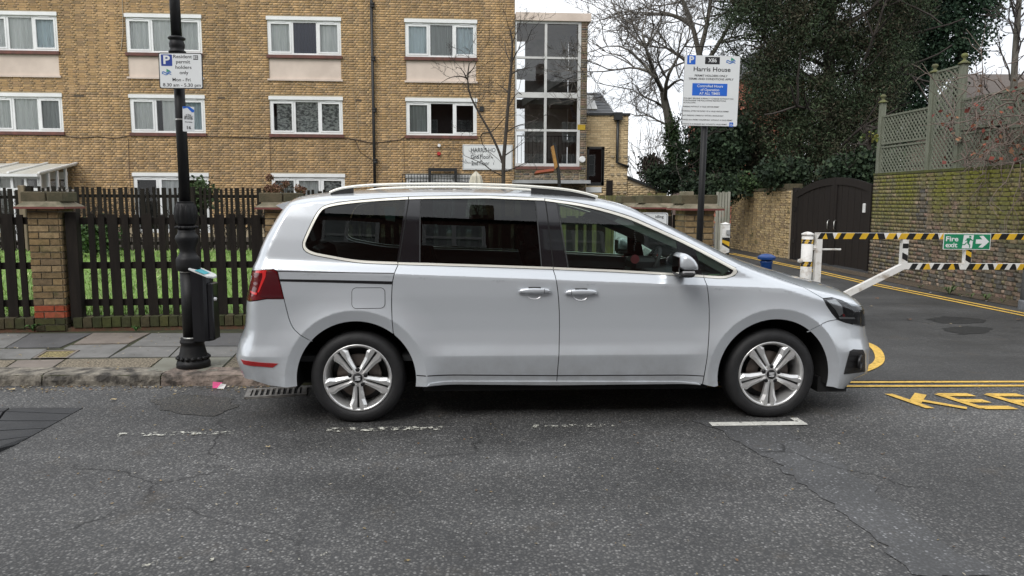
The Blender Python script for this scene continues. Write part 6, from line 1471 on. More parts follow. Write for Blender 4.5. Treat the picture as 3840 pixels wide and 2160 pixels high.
for (a, b, s_) in ((.30, .28, .3), (.48, .05, .25), (.15, -.1, .22)): fg_.append(prism([(cxx+a*rr_+s_*rr_*.8*math.cos(t)*(1+.1*math.sin(5*t)), czz+b*rr_+s_*rr_*.8*math.sin(t)*(1+.1*math.sin(5*t))) for t in np.linspace(0, 6.1, 16)], -.0066, -.006, M_))
part('pictogram', join(*fg_[:4]), 'sign_black', S4); part('exhaust_cloud', join(*fg_[4:]), 'trim_grey', S4)
part('sign_post', box((M_ @ Vector((0, 0, 0))).x-.03, (M_ @ Vector((0, 0, 0))).x+.03, IY+.004, IY+.06, 0, atY(2400, 800, IY).z), 'lamp_black', S4)
# ================================================================== barrier, posts, bollard
mat('white_paint', (.74, .73, .70), .5, (.40, .35, .29), scale=7, lo=.54, hi=.70, bscale=30, bstr=.15); mat('tape_yellow', (.72, .44, .03), .4); mat('tape_black', (.014, .014, .014), .4); mat('tape_white', (.75, .75, .72), .4); mat('bollard_blue', (.012, .075, .30), .35, (.010, .05, .20), scale=6)
def hazard_bar(a, b, hw, par, name, white=False, off=.0012, step=.085, seed=1, skip=()):
    """tape wound round a square bar from a to b: skewed stripes, slightly proud on the front, top and bottom"""
    a, b = Vector(a), Vector(b); d = (b-a); l = d.length; d.normalize(); up = Vector((0, 0, 1)) if abs(d.z) < .5 else Vector((-1, 0, 0)); r = random.Random(seed); t = .0; k = 0; nrm = Vector((0, -1, 0))
    while t < l-.01:
        w_ = step*(.6+.8*r.random()); t1 = min(t+w_, l); sk = min(.55*hw*2*(1 if r.random() > .15 else -.6), l-t1); sk0 = min(.55*hw*2, l-t) if False else sk
        c = ('tape_white' if white and k % 4 == 1 else 'tape_yellow') if k % 2 else 'tape_black'
        p = [a+d*(t+max(0, -sk)*0)-up*hw, a+d*t1-up*hw, a+d*min(t1+sk, l)+up*hw, a+d*max(t+sk, 0)+up*hw]
        V = [q_+nrm*(hw+off+.0004*(k % 3)) for q_ in p]+[q_+nrm*(hw-.002) for q_ in p]
        part(name, (V, [(0, 1, 2, 3), (4, 5, 1, 0), (3, 2, 6, 7), (1, 5, 6, 2), (4, 0, 3, 7)]), c, par); t = t1; k += 1
BY = 9.25
def bp(x, y): return atY(x, y, BY)
g1 = bp(3023, 1000); pw_ = .068
P_A = thing('gate_post', (g1.x, BY, 0), 'white steel gate post with hazard tape beside the barrier, nearest the car', 'post', 'white gate posts')
topz = bp(3023, 874).z
part('tube', xf(lathe([(pw_, 0), (pw_, topz-.03)], 20, (0, 0, 0)), Matrix.Translation((g1.x, BY, 0))), 'white_paint', P_A, smooth=True)
part('cap', lathe([(pw_+.006, topz-.03), (pw_+.006, topz-.006), (pw_*.5, topz+.012), (.002, topz+.018)], 20, (g1.x, BY, 0)), 'white_paint', P_A, smooth=True)
def tape_band(par, c, r, z0, z1, seed=1, white=False):
    n = 10
    for k in range(n):
        a0, a1 = 2*math.pi*k/n, 2*math.pi*(k+1)/n; V = []
        for i in range(4):
            a = a0+(a1-a0)*i/3
            for z, s_ in ((z0, 0), (z1, .35)): V.append(Vector((c[0]+(r+.002)*math.cos(a+s_), c[1]+(r+.002)*math.sin(a+s_), z)))
        part('tape_stripe', (V, [(2*i, 2*i+2, 2*i+3, 2*i+1) for i in range(3)]), 'tape_black' if k % 2 else ('tape_white' if white and k % 4 == 0 else 'tape_yellow'), par)
tape_band(P_A, (g1.x, BY), pw_, bp(3023, 913).z, bp(3023, 897).z); tape_band(P_A, (g1.x, BY), pw_, bp(3017, 998).z, bp(3017, 980).z)
part('hinge', join(lathe([(.03, -.02), (.03, .02)], 10, (g1.x+.10, BY, bp(3023, 925).z)), tube([(g1.x+.05, BY, bp(3023, 935).z), (g1.x+.42, BY, bp(3023, 935).z)], .012, 8)), 'white_paint', P_A)
part('latch_lug', lathe([(.001, -.03), (.032, -.015), (.032, .015), (.001, .03)], 10, (g1.x-.085, BY-.02, bp(3000, 978).z)), 'white_paint', P_A, smooth=True)
g2 = atY(2718, 900, 11.6); tz2 = atY(2718, 840, 11.6).z
P_B = thing('gate_post', (g2.x, 11.6, 0), 'white steel gate post with striped tape in front of the tan brick wall', 'post', 'white gate posts')
part('tube', box(g2.x-.058, g2.x+.058, 11.542, 11.658, 0, tz2), 'white_paint', P_B)
part('cap', ([Vector(v) for v in ((g2.x-.066, 11.534, tz2), (g2.x+.066, 11.534, tz2), (g2.x+.066, 11.666, tz2), (g2.x-.066, 11.666, tz2), (g2.x, 11.6, tz2+.03))], [(0, 1, 4), (1, 2, 4), (2, 3, 4), (3, 0, 4), (3, 2, 1, 0)]), 'white_paint', P_B)
hazard_bar((g2.x, 11.6, atY(2718, 955, 11.6).z), (g2.x, 11.6, atY(2718, 882, 11.6).z), .058, P_B, 'tape_stripe', True, step=.055, seed=4)
part('latch', box(g2.x+.0, g2.x+.05, 11.51, 11.545, atY(2718, 878, 11.6).z, atY(2718, 862, 11.6).z), 'trim_grey', P_B)
# barrier frame
BA = thing('swing_barrier', (bp(3070, 1180).x, BY, .1), 'white height-of-waist swing barrier with black and yellow tape across the side road', 'barrier')
hb_ = .037
xl = bp(3070, 890).x; xr = bp(3840, 890).x+2.6; zt_ = bp(3070, 884).z; zl_ = bp(3400, 998).z; xm = bp(3392, 900).x; zb_ = .16
part('top_bar', box(xl-hb_, xr, BY-hb_, BY+hb_, zt_-hb_, zt_+hb_), 'white_paint', BA)
part('upright', box(xl-hb_, xl+hb_, BY-hb_+.002, BY+hb_-.002, zb_, zt_-hb_), 'white_paint', BA)
part('upright', box(xm-hb_, xm+hb_, BY-hb_+.002, BY+hb_-.002, zl_-hb_, zt_-hb_), 'white_paint', BA)
x3 = bp(3626, 950).x; part('upright', box(x3-hb_, x3+hb_, BY-hb_+.002, BY+hb_-.002, zl_+hb_, zt_-hb_), 'white_paint', BA)
part('lower_bar', box(xm+hb_, xr, BY-hb_, BY+hb_, zl_-hb_, zl_+hb_), 'white_paint', BA)
d0 = Vector((xl, BY, zb_+.04)); d1 = Vector((xm, BY, zl_)); dn = (d1-d0).normalized(); pu = Vector((-dn.z, 0, dn.x))*hb_
V = [d0-pu, d1-pu, d1+pu, d0+pu]; V = [v+Vector((0, -hb_+.004, 0)) for v in V]+[v+Vector((0, hb_-.004, 0)) for v in V]
part('brace', (V, [(0, 1, 2, 3), (7, 6, 5, 4), (0, 4, 5, 1), (1, 5, 6, 2), (2, 6, 7, 3), (3, 7, 4, 0)]), 'white_paint', BA)
hazard_bar((xl-.03, BY, zt_), (bp(3840, 884).x+.5, BY, zt_), hb_, BA, 'tape_stripe', step=.075, seed=3)
hazard_bar((xm+.06, BY, zl_), (bp(3840, 884).x+.5, BY, zl_), hb_, BA, 'tape_stripe', True, step=.075, seed=9)
hazard_bar((xm, BY, zl_+.06), (xm, BY, zt_-.09), hb_-.002, BA, 'tape_stripe', True, step=.07, seed=5)
hazard_bar((x3, BY, zl_+.04), (x3, BY, zt_-.04), hb_-.002, BA, 'tape_stripe', False, step=.06, seed=6)
# fire exit sign on the barrier
M_, w_, h_, q = signframe(3537, 3714, 876, 936, BY-.046, 0, .004)
mat('exit_green', (.012, .24, .11), .4)
S5 = thing('fire_exit_sign', M_ @ Vector((0, 0, -h_/2)), 'green Fire exit sign with running man and arrow on the barrier', 'sign')
plate(S5, M_, w_, h_, .004, 'sign_white', -.004, 0, 'backing'); plate(S5, M_, w_-.016, h_-.016, .002, 'exit_green', -.0055, -.0035, 'face')
z5 = lambda x, y: ((3240+x/2.415)-3625.5, 906-(600+y/2.415))
def q5(x, y): a = z5(x, y); return a[0]*q, a[1]*q
tline(S5, M_, 'Fire', q5(738, 0)[0], q5(851, 0)[0], q5(0, 717)[1], 62/2.415*q, 'sign_white', .022); tline(S5, M_, 'exit', q5(738, 0)[0], q5(846, 0)[0], q5(0, 772)[1], 62/2.415*q, 'sign_white', .022)
def pp(name, L_, m, y=-.007): 
    P = [q5(*p) for p in L_]; P = P if area(P) > 0 else P[::-1]; part(name, prism(P, y, -.0045, M_), m, S5)
pp('door_shape', [(898, 680), (988, 680), (978, 800), (888, 800)], 'sign_white')
pp('arrow', [(1010, 718), (1068, 718), (1038, 688), (1074, 684), (1130, 738), (1074, 792), (1036, 790), (1068, 757), (1010, 757)], 'sign_white')
part('runner', join(*[prism((lambda P: P if area(P) > 0 else P[::-1])([q5(*p) for p in L_]), -.0085, -.006, M_) for L_ in ([(946, 686), (964, 686), (966, 702), (948, 702)], [(930, 706), (962, 706), (950, 752), (930, 752)], [(958, 708), (984, 726), (980, 732), (954, 722)], [(930, 708), (912, 730), (918, 735), (938, 718)], [(930, 748), (912, 770), (888, 770), (888, 763), (908, 762), (922, 745)], [(944, 748), (962, 770), (960, 794), (952, 794), (952, 774), (934, 756)])]), 'exit_green', S5)
# blue bollard
bb_ = atY(2875, 960, 9.9); BO = thing('blue_bollard', (bb_.x, 9.9, 0), 'short blue bollard with mushroom cap beyond the bonnet', 'bollard')
bw = (atY(2908, 980, 9.9)-atY(2843, 980, 9.9)).length/2; zt2 = atY(2875, 951, 9.9).z; zc2 = atY(2875, 972, 9.9).z
part('shaft', lathe([(bw*.62, 0), (bw*.62, zc2-.06), (bw*.70, zc2-.05), (bw*.70, zc2-.025), (bw*.60, zc2-.015), (bw*.60, zc2)], 24, (bb_.x, 9.9, 0)), 'bollard_blue', BO, smooth=True)
part('cap', lathe([(bw*.7, zc2-.012), (bw*.98, zc2+.0), (bw, zc2+.02), (bw, zt2-.045), (bw*.9, zt2-.03), (bw*.5, zt2-.008), (.002, zt2)], 24, (bb_.x, 9.9, 0)), 'bollard_blue', BO, smooth=False)
# ================================================================== boundary along the side road
W1 = atZ(3840, 1134, 0); W2 = atZ(2737, 931, 0); WYAW = math.atan2(W1.y-W2.y, W1.x-W2.x); WM = frame(Vector((W2.x, W2.y, 0)), WYAW); WI = WM.inverted()
def wz(x, y): p = WI @ onplane(x, y, (W2.x, W2.y, 0), WYAW); return p.x, p.z
u_tanr = wz(2957, 900)[0]; u_gl = wz(2976, 900)[0]; u_gr = wz(3258, 900)[0]; u_r0 = wz(3263, 900)[0]; u_r1 = WI.__matmul__(W1).x+5
TW = thing('tan_brick_wall', WM @ Vector((u_tanr/2, 0, 0)), 'tan brick boundary wall left of the brown arched gate', 'wall')
zt_w = 1.90
part('core', xf(box(0, u_tanr, .01, .22, 0, zt_w), WM), 'mortar_tan', TW)
bricks(TW, WM, WYAW, 0, u_tanr, 0, zt_w-.06, [], 'tan', 'brick_pier', 300, bl=.21, bh=.058, bond='flemish', seed=31, proud=.006)
bricks(TW, WM @ Matrix.Rotation(-math.pi/2, 4, 'Z') @ Matrix.Translation((-.22, 0, 0)), WYAW-math.pi/2, 0, .22, 0, zt_w-.06, [], 'tan', 'brick_pier', 0, bond='flemish', seed=32, stuff_name='end_brickwork')
part('coping', xf(box(-.02, u_tanr-.3, -.03, .26, zt_w-.06, zt_w+.02), WM), 'cap_brick', TW)
part('pier_top', xf(box(u_tanr-.42, u_tanr+.03, -.03, .30, zt_w-.02, zt_w+.12), WM), 'cap_brick', TW)
# arched double gate
mat('gate_brown', (.010, .0075, .0065), .6, (.015, .011, .0095), scale=3, vscale=(8, 8, .6), bscale=30, bstr=.2)
GT = thing('arched_gate', WM @ Vector(((u_gl+u_gr)/2, 0, 0)), 'dark brown arched double gate of vertical boards', 'gate')
um = wz(3123, 850)[0]; zc_ = wz(3123, 668)[1]; zs_ = (wz(2991, 718)[1]+wz(3258, 698)[1])/2
def garch(u): t_ = (u-um)/((u_gr-u_gl)/2); return zs_+(zc_-zs_)*(1-t_*t_)
nb_ = 26
for i in range(nb_):
    a = u_gl+(u_gr-u_gl)*i/nb_; b = u_gl+(u_gr-u_gl)*(i+1)/nb_
    part('board', xf(prism([(a+.004, .06), (b-.004, .06), (b-.004, garch(b)), (a+.004, garch(a))], .012+.003*(i % 2), .05), WM), 'gate_brown', GT)
for s_, (a, b) in enumerate(((u_gl, um-.006), (um+.006, u_gr))):
    n_ = 10; P = [(a+(b-a)*k/n_, garch(a+(b-a)*k/n_)) for k in range(n_+1)]
    part('top_rail', xf(prism([(p[0], p[1]-.16) for p in P]+[(p[0], p[1]+.012) for p in P][::-1], -.012, .012), WM), 'gate_brown', GT)
    part('stile', xf(join(box(a, a+.12, -.010, .012, .05, garch(a+.06)-.12), box(b-.12, b, -.010, .012, .05, garch(b-.06)-.12)), WM), 'gate_brown', GT)
    hx = um+(-.16 if s_ == 0 else .16); hz0, hz1 = wz(3110, 862)[1], wz(3110, 824)[1]
    part('handle', xf(tube([(hx, -.015, hz1), (hx+.02, -.07, hz1-.04), (hx+.02, -.07, hz0+.04), (hx, -.015, hz0)], .012, 8), WM), 'steel_band', GT, smooth=True)
part('meeting_strip', xf(box(um-.03, um+.03, -.016, .0, .06, zc_+.02), WM), 'gate_brown', GT)
u_, z_ = wz(3242, 780); part('lock_plate', xf(bevel_box(u_-.04, u_+.04, -.03, .012, z_-.10, z_+.10, .01), WM), 'upvc', GT)
for z in (.5, 1.35): part('hinge', xf(box(u_gl-.08, u_gl+.10, -.03, .0, z-.05, z+.05), WM), 'car_black', GT)
part('gate_frame_post', xf(box(u_gl-.16, u_gl-.01, -.02, .12, 0, zs_+.06), WM), 'gate_brown', GT)
# old mossy retaining wall
OW = thing('old_brick_wall', WM @ Vector(((u_r0+u_r1)/2, 0, 0)), 'old dark brick wall covered in yellow-green moss right of the gate', 'wall')
ztw = (wz(3270, 656)[1]+wz(3700, 628)[1])/2
part('core', xf(box(u_r0, u_r1, .012, .6, -.05, ztw), WM), 'mortar_old', OW)
bricks(OW, WM, WYAW, u_r0, u_r1, 0, ztw-.02, [], 'old', 'brick_old', 300, bl=.15, bh=.062, j=.013, bond='flemish', seed=41, proud=.003, jit=.006)
bricks(OW, WM @ Matrix.Translation((u_r0, 0, 0)) @ Matrix.Rotation(-math.pi/2, 4, 'Z') @ Matrix.Translation((-.6, 0, 0)), WYAW-math.pi/2, 0, .6, 0, ztw-.02, [], 'old', 'brick_old', 0, bond='english', seed=42, stuff_name='end_brickwork')
part('top_moss', xf(box(u_r0-.01, u_r1, -.012, .62, ztw-.02, ztw+.025), WM), mat('moss', (.085, .095, .02), .95, (.05, .05, .02), scale=6, bscale=30, bstr=.8), OW)
# ---- trellis on the wall
mat('trellis', (.185, .195, .15), .85, (.12, .13, .095), scale=4, vscale=(5, 5, .8)); mat('trellis_cap', (.15, .16, .05), .9, (.10, .10, .06), scale=8)
TY = .32
def wzt(x, y): 
    p = WI @ onplane(x, y, WM @ Vector((0, TY, 0)), WYAW); return p.x, p.z
def t3(x, y): return (3100+x/2.8405, 150+y/2.8405)
TR = thing('trellis_fence', WM @ Vector((wzt(3300, 640)[0], TY, ztw)), 'weathered green trellis fence with ball finials on top of the old wall', 'trellis')
pos = []
for (xb, ytop, ball) in ((600, 670, 580), (1150, 350, 255), (1465, 255, 140)):
    u_, zt3 = wzt(*t3(xb, ytop)); _, zb3 = wzt(*t3(xb, ball)); pos.append((u_, zt3))
    po = part('post', xf(bevel_box(u_-.055, u_+.055, TY-.055, TY+.055, ztw, zt3, .006), WM), 'trellis', TR)
    hf = zb3-zt3
    part('finial', xf(lathe([(.10, zt3), (.105, zt3+hf*.06), (.05, zt3+hf*.28), (.025, zt3+hf*.36), (.03, zt3+hf*.44), (.022, zt3+hf*.5), (.05, zt3+hf*.62), (.062, zt3+hf*.78), (.045, zt3+hf*.94), (.002, zt3+hf)], 14, (u_, TY, 0)), WM), 'trellis_cap', po, smooth=True)
def lattice(u0, u1, z0, z1, sp_, label=None):
    """two layers of thin diagonal laths in a frame"""
    fr = part('trellis_frame', xf(join(box(u0, u1, TY-.022, TY+.022, z1-.035, z1), box(u0, u1, TY-.022, TY+.022, z0, z0+.03), box(u0, u0+.03, TY-.02, TY+.02, z0+.03, z1-.035), box(u1-.03, u1, TY-.02, TY+.02, z0+.03, z1-.035)), WM), 'trellis', TR)
    w_, h_ = u1-u0, z1-z0
    for s_ in (1, -1):
        k = -h_+sp_*.5
        while k < w_:
            ua, ub = max(k, 0), min(k+h_, w_)
            if ub-ua > .05:
                za, zb4 = (ua-k), (ub-k)
                if s_ < 0: za, zb4 = h_-za, h_-zb4
                a = Vector((u0+ua, TY+.006*s_, z0+za)); b = Vector((u0+ub, TY+.006*s_, z0+zb4)); d = (b-a).normalized(); q_ = Vector((-d.z, 0, d.x))*.015; e = Vector((0, .004, 0))
                V = [a-q_-e, b-q_-e, b+q_-e, a+q_-e, a-q_+e, b-q_+e, b+q_+e, a+q_+e]
                part('lath', xf((V, [(0, 1, 2, 3), (7, 6, 5, 4), (0, 4, 5, 1), (3, 2, 6, 7)]), WM), 'trellis', fr)
            k += sp_
za, zb6, zc6 = wzt(*t3(860, 760))[1], wzt(*t3(840, 1095))[1], wzt(*t3(1300, 300))[1]
lattice(pos[0][0]+.06, pos[1][0]-.06, ztw+.03, zb6-.02, .115); lattice(pos[0][0]+.06, pos[1][0]-.06, zb6+.02, za, .115)
lattice(pos[1][0]+.06, pos[2][0]-.06, ztw+.03, zc6, .115)
z7 = wzt(*t3(1650, 590))[1]; z8 = wzt(*t3(1700, 940))[1]
lattice(pos[2][0]+.06, pos[2][0]+2.4, ztw+.03, z8-.02, .10); lattice(pos[2][0]+.06, pos[2][0]+2.4, z8+.02, z7, .10)
part('post', xf(box(pos[2][0]+2.42, pos[2][0]+2.53, TY-.05, TY+.05, ztw, z7+.1), WM), 'trellis', TR)
# ---- grey lighting column cut by the right edge
gx = atZ(3838, 1160, 0); mat('column_grey', (.16, .17, .19), .6, (.11, .12, .13), scale=5)
GP = thing('grey_column', (gx.x, gx.y, 0), 'grey steel column cut by the right edge of the picture', 'post'); 
part('shaft', tube([(gx.x+.02, gx.y, 0), (gx.x+.06, gx.y, 1.7)], .075, 14), 'column_grey', GP, smooth=True); part('collar', lathe([(.09, 0), (.09, .12), (.078, .14)], 14, (gx.x+.02, gx.y, 0)), 'column_grey', GP)
# ================================================================== bits in the street
# drain grating
gc_ = [atZ(*p, 0) for p in ((927, 1494), (1124, 1483), (1142, 1457), (954, 1465))]; ctr = sum(gc_, Vector())/4
GRT = thing('drain_grating', ctr, 'cast iron drain grating in the gutter behind the rear wheel', 'drain')
mat('cast_iron', (.30, .29, .27), .55, (.17, .16, .15), scale=14, metal=.3, bscale=60)
u_ = (gc_[1]-gc_[0]).normalized(); L_ = .43; D_ = .23; v_ = Vector((-u_.y, u_.x, 0)); DM = Matrix.Translation(ctr) @ Matrix.Rotation(math.atan2(u_.y, u_.x), 4, 'Z')
part('pit', xf(box(-L_/2, L_/2, -D_/2, D_/2, .001, .004), DM), 'underbody', GRT)
part('frame', xf(join(box(-L_/2-.02, L_/2+.02, -D_/2-.02, -D_/2+.012, .0, .016), box(-L_/2-.02, L_/2+.02, D_/2-.012, D_/2+.02, .0, .016), box(-L_/2-.02, -L_/2+.02, -D_/2+.012, D_/2-.012, .0, .016), box(L_/2-.02, L_/2+.02, -D_/2+.012, D_/2-.012, .0, .016)), DM), 'cast_iron', GRT)
for k in range(9): part('bar', xf(box(-L_/2+.02+(k+.5)*.043-.009, -L_/2+.02+(k+.5)*.043+.009, -D_/2+.012, D_/2-.012, .004, .014), DM @ Matrix.Shear('XZ', 4, (0, 0)) if False else DM), 'cast_iron', GRT)
# rubber speed cushion at the left edge
mat('cushion_rubber', (.020, .021, .023), .55, (.030, .031, .033), scale=5, bscale=60)
hp = [atZ(*p, 0) for p in ((-420, 1545), (318, 1530), (62, 1668), (-420, 1880))]
HC = sum(hp, Vector())/4; HP = thing('speed_cushion', HC, 'black rubber speed cushion of bolted panels at the left edge', 'speed bump')
a, b, c, d = hp
for i in range(5):
    for j in range(2):
        def bl(s, t, z): p = (a*(1-s)+b*s)*(1-t)+(d*(1-s)+c*s)*t; return Vector((p.x, p.y, z))
        s0, s1 = (j*.62, .62 if j == 0 else 1.0); t0_, t1_ = i/5+.006, (i+1)/5-.006; e = .008
        if j == 1: t0_, t1_ = i/5+.006, (i+1)/5-.006
        zi = lambda s, t: .005+.055*min(1, (1-s)/.45)*min(1, t/.25+.2)
        V = [bl(s0+e, t0_, zi(s0, t0_)), bl(s1-e, t0_, zi(s1, t0_)), bl(s1-e, t1_, zi(s1, t1_)), bl(s0+e, t1_, zi(s0, t1_)), bl(s0+e, t0_, -.0), bl(s1-e, t0_, -.0), bl(s1-e, t1_, -.0), bl(s0+e, t1_, -.0)]
        part('rubber_panel', (V, [(3, 2, 1, 0), (4, 5, 6, 7), (0, 1, 5, 4), (1, 2, 6, 5), (2, 3, 7, 6), (3, 0, 4, 7)]), 'cushion_rubber', HP)
# litter and leaves
mat('wrap_pink', (.70, .05, .22), .4); mat('wrap_white', (.8, .78, .76), .5); mat('leaf_dead', (.30, .15, .07), .8, (.20, .09, .04), scale=30); mat('leaf_pale', (.48, .38, .22), .8)
lp_ = atZ(820, 1458, 0); LT = thing('sweet_wrapper', (lp_.x, lp_.y, 0), 'crumpled pink and white wrapper lying in the gutter', 'litter')
part('pink_flap', ([Vector((lp_.x-.05, lp_.y, .006)), Vector((lp_.x+.0, lp_.y-.02, .012)), Vector((lp_.x+.03, lp_.y+.01, .05)), Vector((lp_.x-.055, lp_.y+.02, .055))], [(0, 1, 2, 3)]), 'wrap_pink', LT)
part('white_flap', ([Vector((lp_.x-.005, lp_.y-.025, .008)), Vector((lp_.x+.05, lp_.y-.02, .006)), Vector((lp_.x+.06, lp_.y+.01, .035)), Vector((lp_.x+.02, lp_.y, .045))], [(0, 1, 2, 3)]), 'wrap_white', LT)
rl = random.Random(17)
def dead_leaf(p, s, m, label, z=.004):
    a = rl.random()*6.28; n_ = 9; V = []
    for k in range(n_):
        t_ = 2*math.pi*k/n_; r_ = s*(.6+.4*abs(math.cos(t_*2.5)))*(1 if k % 2 else .75); V.append(Vector((p.x+r_*math.cos(t_+a), p.y+r_*math.sin(t_+a)*.8, p.z+z+s*.25*rl.random())))
    V.append(Vector((p.x, p.y, p.z+z+.004))); o = part('fallen_leaf', (V, [(k, (k+1) % n_, n_) for k in range(n_)]), m); tag(o, label, 'leaf', 'fallen leaves')
for (x, y, s, l, m) in ((3408, 1199, .05, 'largest russet leaf on the side road past the headlight', 'leaf_dead'), (3290, 1120, .04, 'russet leaf on the tarmac under the barrier brace', 'leaf_dead'), (3267, 1149, .025, 'small pale leaf just above the headlight on the side road', 'leaf_pale'), (3820, 1200, .04, 'russet leaf at the right edge by the yellow lines', 'leaf_dead'), (3565, 1215, .02, 'pale leaf near the dark stain on the side road', 'leaf_pale'), (3600, 1225, .02, 'pale leaf right of another near the dark stain', 'leaf_pale'), (45, 1462, .035, 'yellowish leaf in the gutter at the left edge', 'leaf_pale'), (425, 1500, .03, 'pale leaf on the road left of the drain', 'leaf_pale'), (340, 1462, .02, 'small leaf in the gutter below the kerb joint', 'leaf_dead'), (1005, 1678, .022, 'pale scrap on the tarmac below the rear bumper', 'leaf_pale'), (3180, 1086, .03, 'leaf by the wall foot left of the barrier brace', 'leaf_dead'), (3350, 1078, .03, 'white scrap at the wall foot under the barrier', 'wrap_white'), (3400, 1082, .03, 'white scrap right of another at the wall foot', 'wrap_white'), (3490, 1098, .025, 'pale scrap at the wall foot under the exit sign', 'wrap_white'), (3700, 1130, .03, 'pale scrap at the wall foot near the right edge', 'wrap_white')):
    dead_leaf(atZ(x, y, .008), s, m, l)
# leaning temporary road sign and rods in the garden
RY = 17.5
rp = thing('temporary_road_sign', (atY(2090, 700, RY).x, RY, .3), 'rusty yellow road sign seen edge-on leaning on its pole behind the car roof', 'sign')
a, b = atY(2077, 536, RY), atY(2102, 700, RY)
part('pole', tube([a, atY(2094, 640, RY), Vector((b.x+.1, RY, .3))], .04, 8), 'gutter_black', rp)
mat('sign_ochre', (.42, .22, .05), .7, (.25, .12, .04), scale=6)
q_ = [atY(2066, 550, RY), atY(2076, 545, RY), atY(2091, 625, RY), atY(2082, 634, RY)]
part('plate', ([v+Vector((0, -.05, 0)) for v in q_]+[v+Vector((.02, .55, 0)) for v in q_], [(3, 2, 1, 0), (4, 5, 6, 7), (0, 1, 5, 4), (1, 2, 6, 5), (2, 3, 7, 6), (3, 0, 4, 7)]), 'sign_ochre', rp)
q_ = [atY(2004, 650, RY), atY(2012, 640, RY), atY(2076, 632, RY), atY(2078, 640, RY)]
mat('sign_orange', (.42, .10, .05), .7, (.30, .08, .05), scale=12)
part('folded_triangle', ([v+Vector((0, 0, 0)) for v in q_]+[v+Vector((.0, .4, -.03)) for v in q_], [(3, 2, 1, 0), (4, 5, 6, 7), (0, 1, 5, 4), (1, 2, 6, 5), (2, 3, 7, 6), (3, 0, 4, 7)]), 'sign_orange', rp)
# closed garden parasol
UY = 20.; um_ = atY(1785, 660, UY); mat('canvas', (.62, .58, .48), .9)
PR_ = thing('closed_parasol', (um_.x, UY, .3), 'closed cream garden parasol in front of the window grille', 'parasol')
ztp = atY(1785, 643, UY).z
V, Fc = lathe([(.24, 1.1), (.22, 1.35), (.13, 1.8), (.16, ztp-.28), (.12, ztp-.12), (.02, ztp)], 16, (um_.x, UY, 0))
V = [Vector((um_.x+(v.x-um_.x)*(1+.18*math.cos(8*math.atan2(v.y-UY, v.x-um_.x))), UY+(v.y-UY)*(1+.18*math.cos(8*math.atan2(v.y-UY, v.x-um_.x))), v.z)) for v in V]
part('canopy', (V, Fc), 'canvas', PR_); part('pole', tube([(um_.x, UY, .3), (um_.x, UY, ztp+.05)], .02, 8), 'fence_pale', PR_)
# slatted panel by the sapling
pl = thing('pallet', (atY(1860, 690, 19).x, 19, .3), 'grey slatted pallet standing left of the sapling, behind the car roof', 'pallet')
for k in range(6):
    q_ = atY(1842+k*8, 670, 19); part('slat', box(q_.x-.02, q_.x+.02, 18.98, 19.0, .3, atY(1842, 664+2*(k % 3), 19).z), 'fence_pale', pl)
part('batten', box(atY(1838, 680, 19).x, atY(1888, 680, 19).x, 19.0, 19.03, 1.2, 1.3), 'fence_pale', pl)
# far lamp standard and dark post by the newer house
ky = 27.; kp = atY(2304, 510, ky); KL = thing('street_lamp', (kp.x, ky, 0), 'slender dark street lamp in front of the newer brick house', 'street lamp')
part('column', tube([(kp.x-.1, ky, 0), (kp.x, ky, kp.z)], .055, 10, .04), 'lamp_black', KL, smooth=True); part('lantern', lathe([(.04, kp.z), (.13, kp.z+.06), (.10, kp.z+.12), (.03, kp.z+.16)], 12, (kp.x, ky, 0)), 'lamp_black', KL)
dk = atY(2287, 700, 25); tag(part('timber_post', bevel_box(dk.x-.10, dk.x+.10, 25, 25.2, 0, atY(2287, 676, 25).z, .01), 'fence_wood'), 'thick dark post left of the slender street lamp', 'post')
# timber fences and mossy boards behind the piers
mat('board_moss', (.15, .15, .045), .9, (.10, .085, .05), scale=6, vscale=(3, 3, .6)); mat('board_mauve', (.17, .12, .105), .85, (.12, .085, .075), scale=4, vscale=(6, 6, .6)); mat('board_grey', (.34, .33, .28), .85, (.22, .22, .17), scale=4, vscale=(5, 5, .5))
def board_fence(x0, x1, ytop, Y, m, label, n_, name='board_fence'):
    a, b = atY(x0, 800, Y), atY(x1, 800, Y); z_ = atY((x0+x1)/2, ytop, Y).z; o = thing(name, ((a.x+b.x)/2, Y, 0), label, 'fence', 'board fences beyond the piers')
    for k in range(n_):
        xa = a.x+(b.x-a.x)*k/n_; xb = a.x+(b.x-a.x)*(k+1)/n_; part('board', box(xa+.006, xb-.006, Y+.004*(k % 2), Y+.03, 0, z_+.03*rl.random()), m, o)
    part('rail', box(a.x, b.x, Y+.032, Y+.08, z_*.7, z_*.7+.08), m, o)
board_fence(2100, 2440, 735, 14.5, 'board_moss', 'mossy board fence above the windscreen, farthest left of the piers', 14)
board_fence(2425, 2500, 730, 13.5, 'board_moss', 'green mossy boards showing over the middle pier', 4)
board_fence(2522, 2560, 728, 13.0, 'board_mauve', 'mauve brown boards between two piers', 3)
board_fence(2500, 2592, 812, 9.3, 'fence_wood', 'low dark boards between the idling sign and the pier', 4)
board_fence(2684, 2738, 722, 13.2, 'board_grey', 'pale grey boards at the left end of the tan wall', 5)
tag(part('utility_cabinet', join(bevel_box(atY(2560, 800, 12.2).x, atY(2600, 800, 12.2).x, 12.2, 12.5, 0, atY(2580, 718, 12.2).z, .01)), 'cap_stone'), 'mossy stone gatepost behind the pier and sign post', 'post')
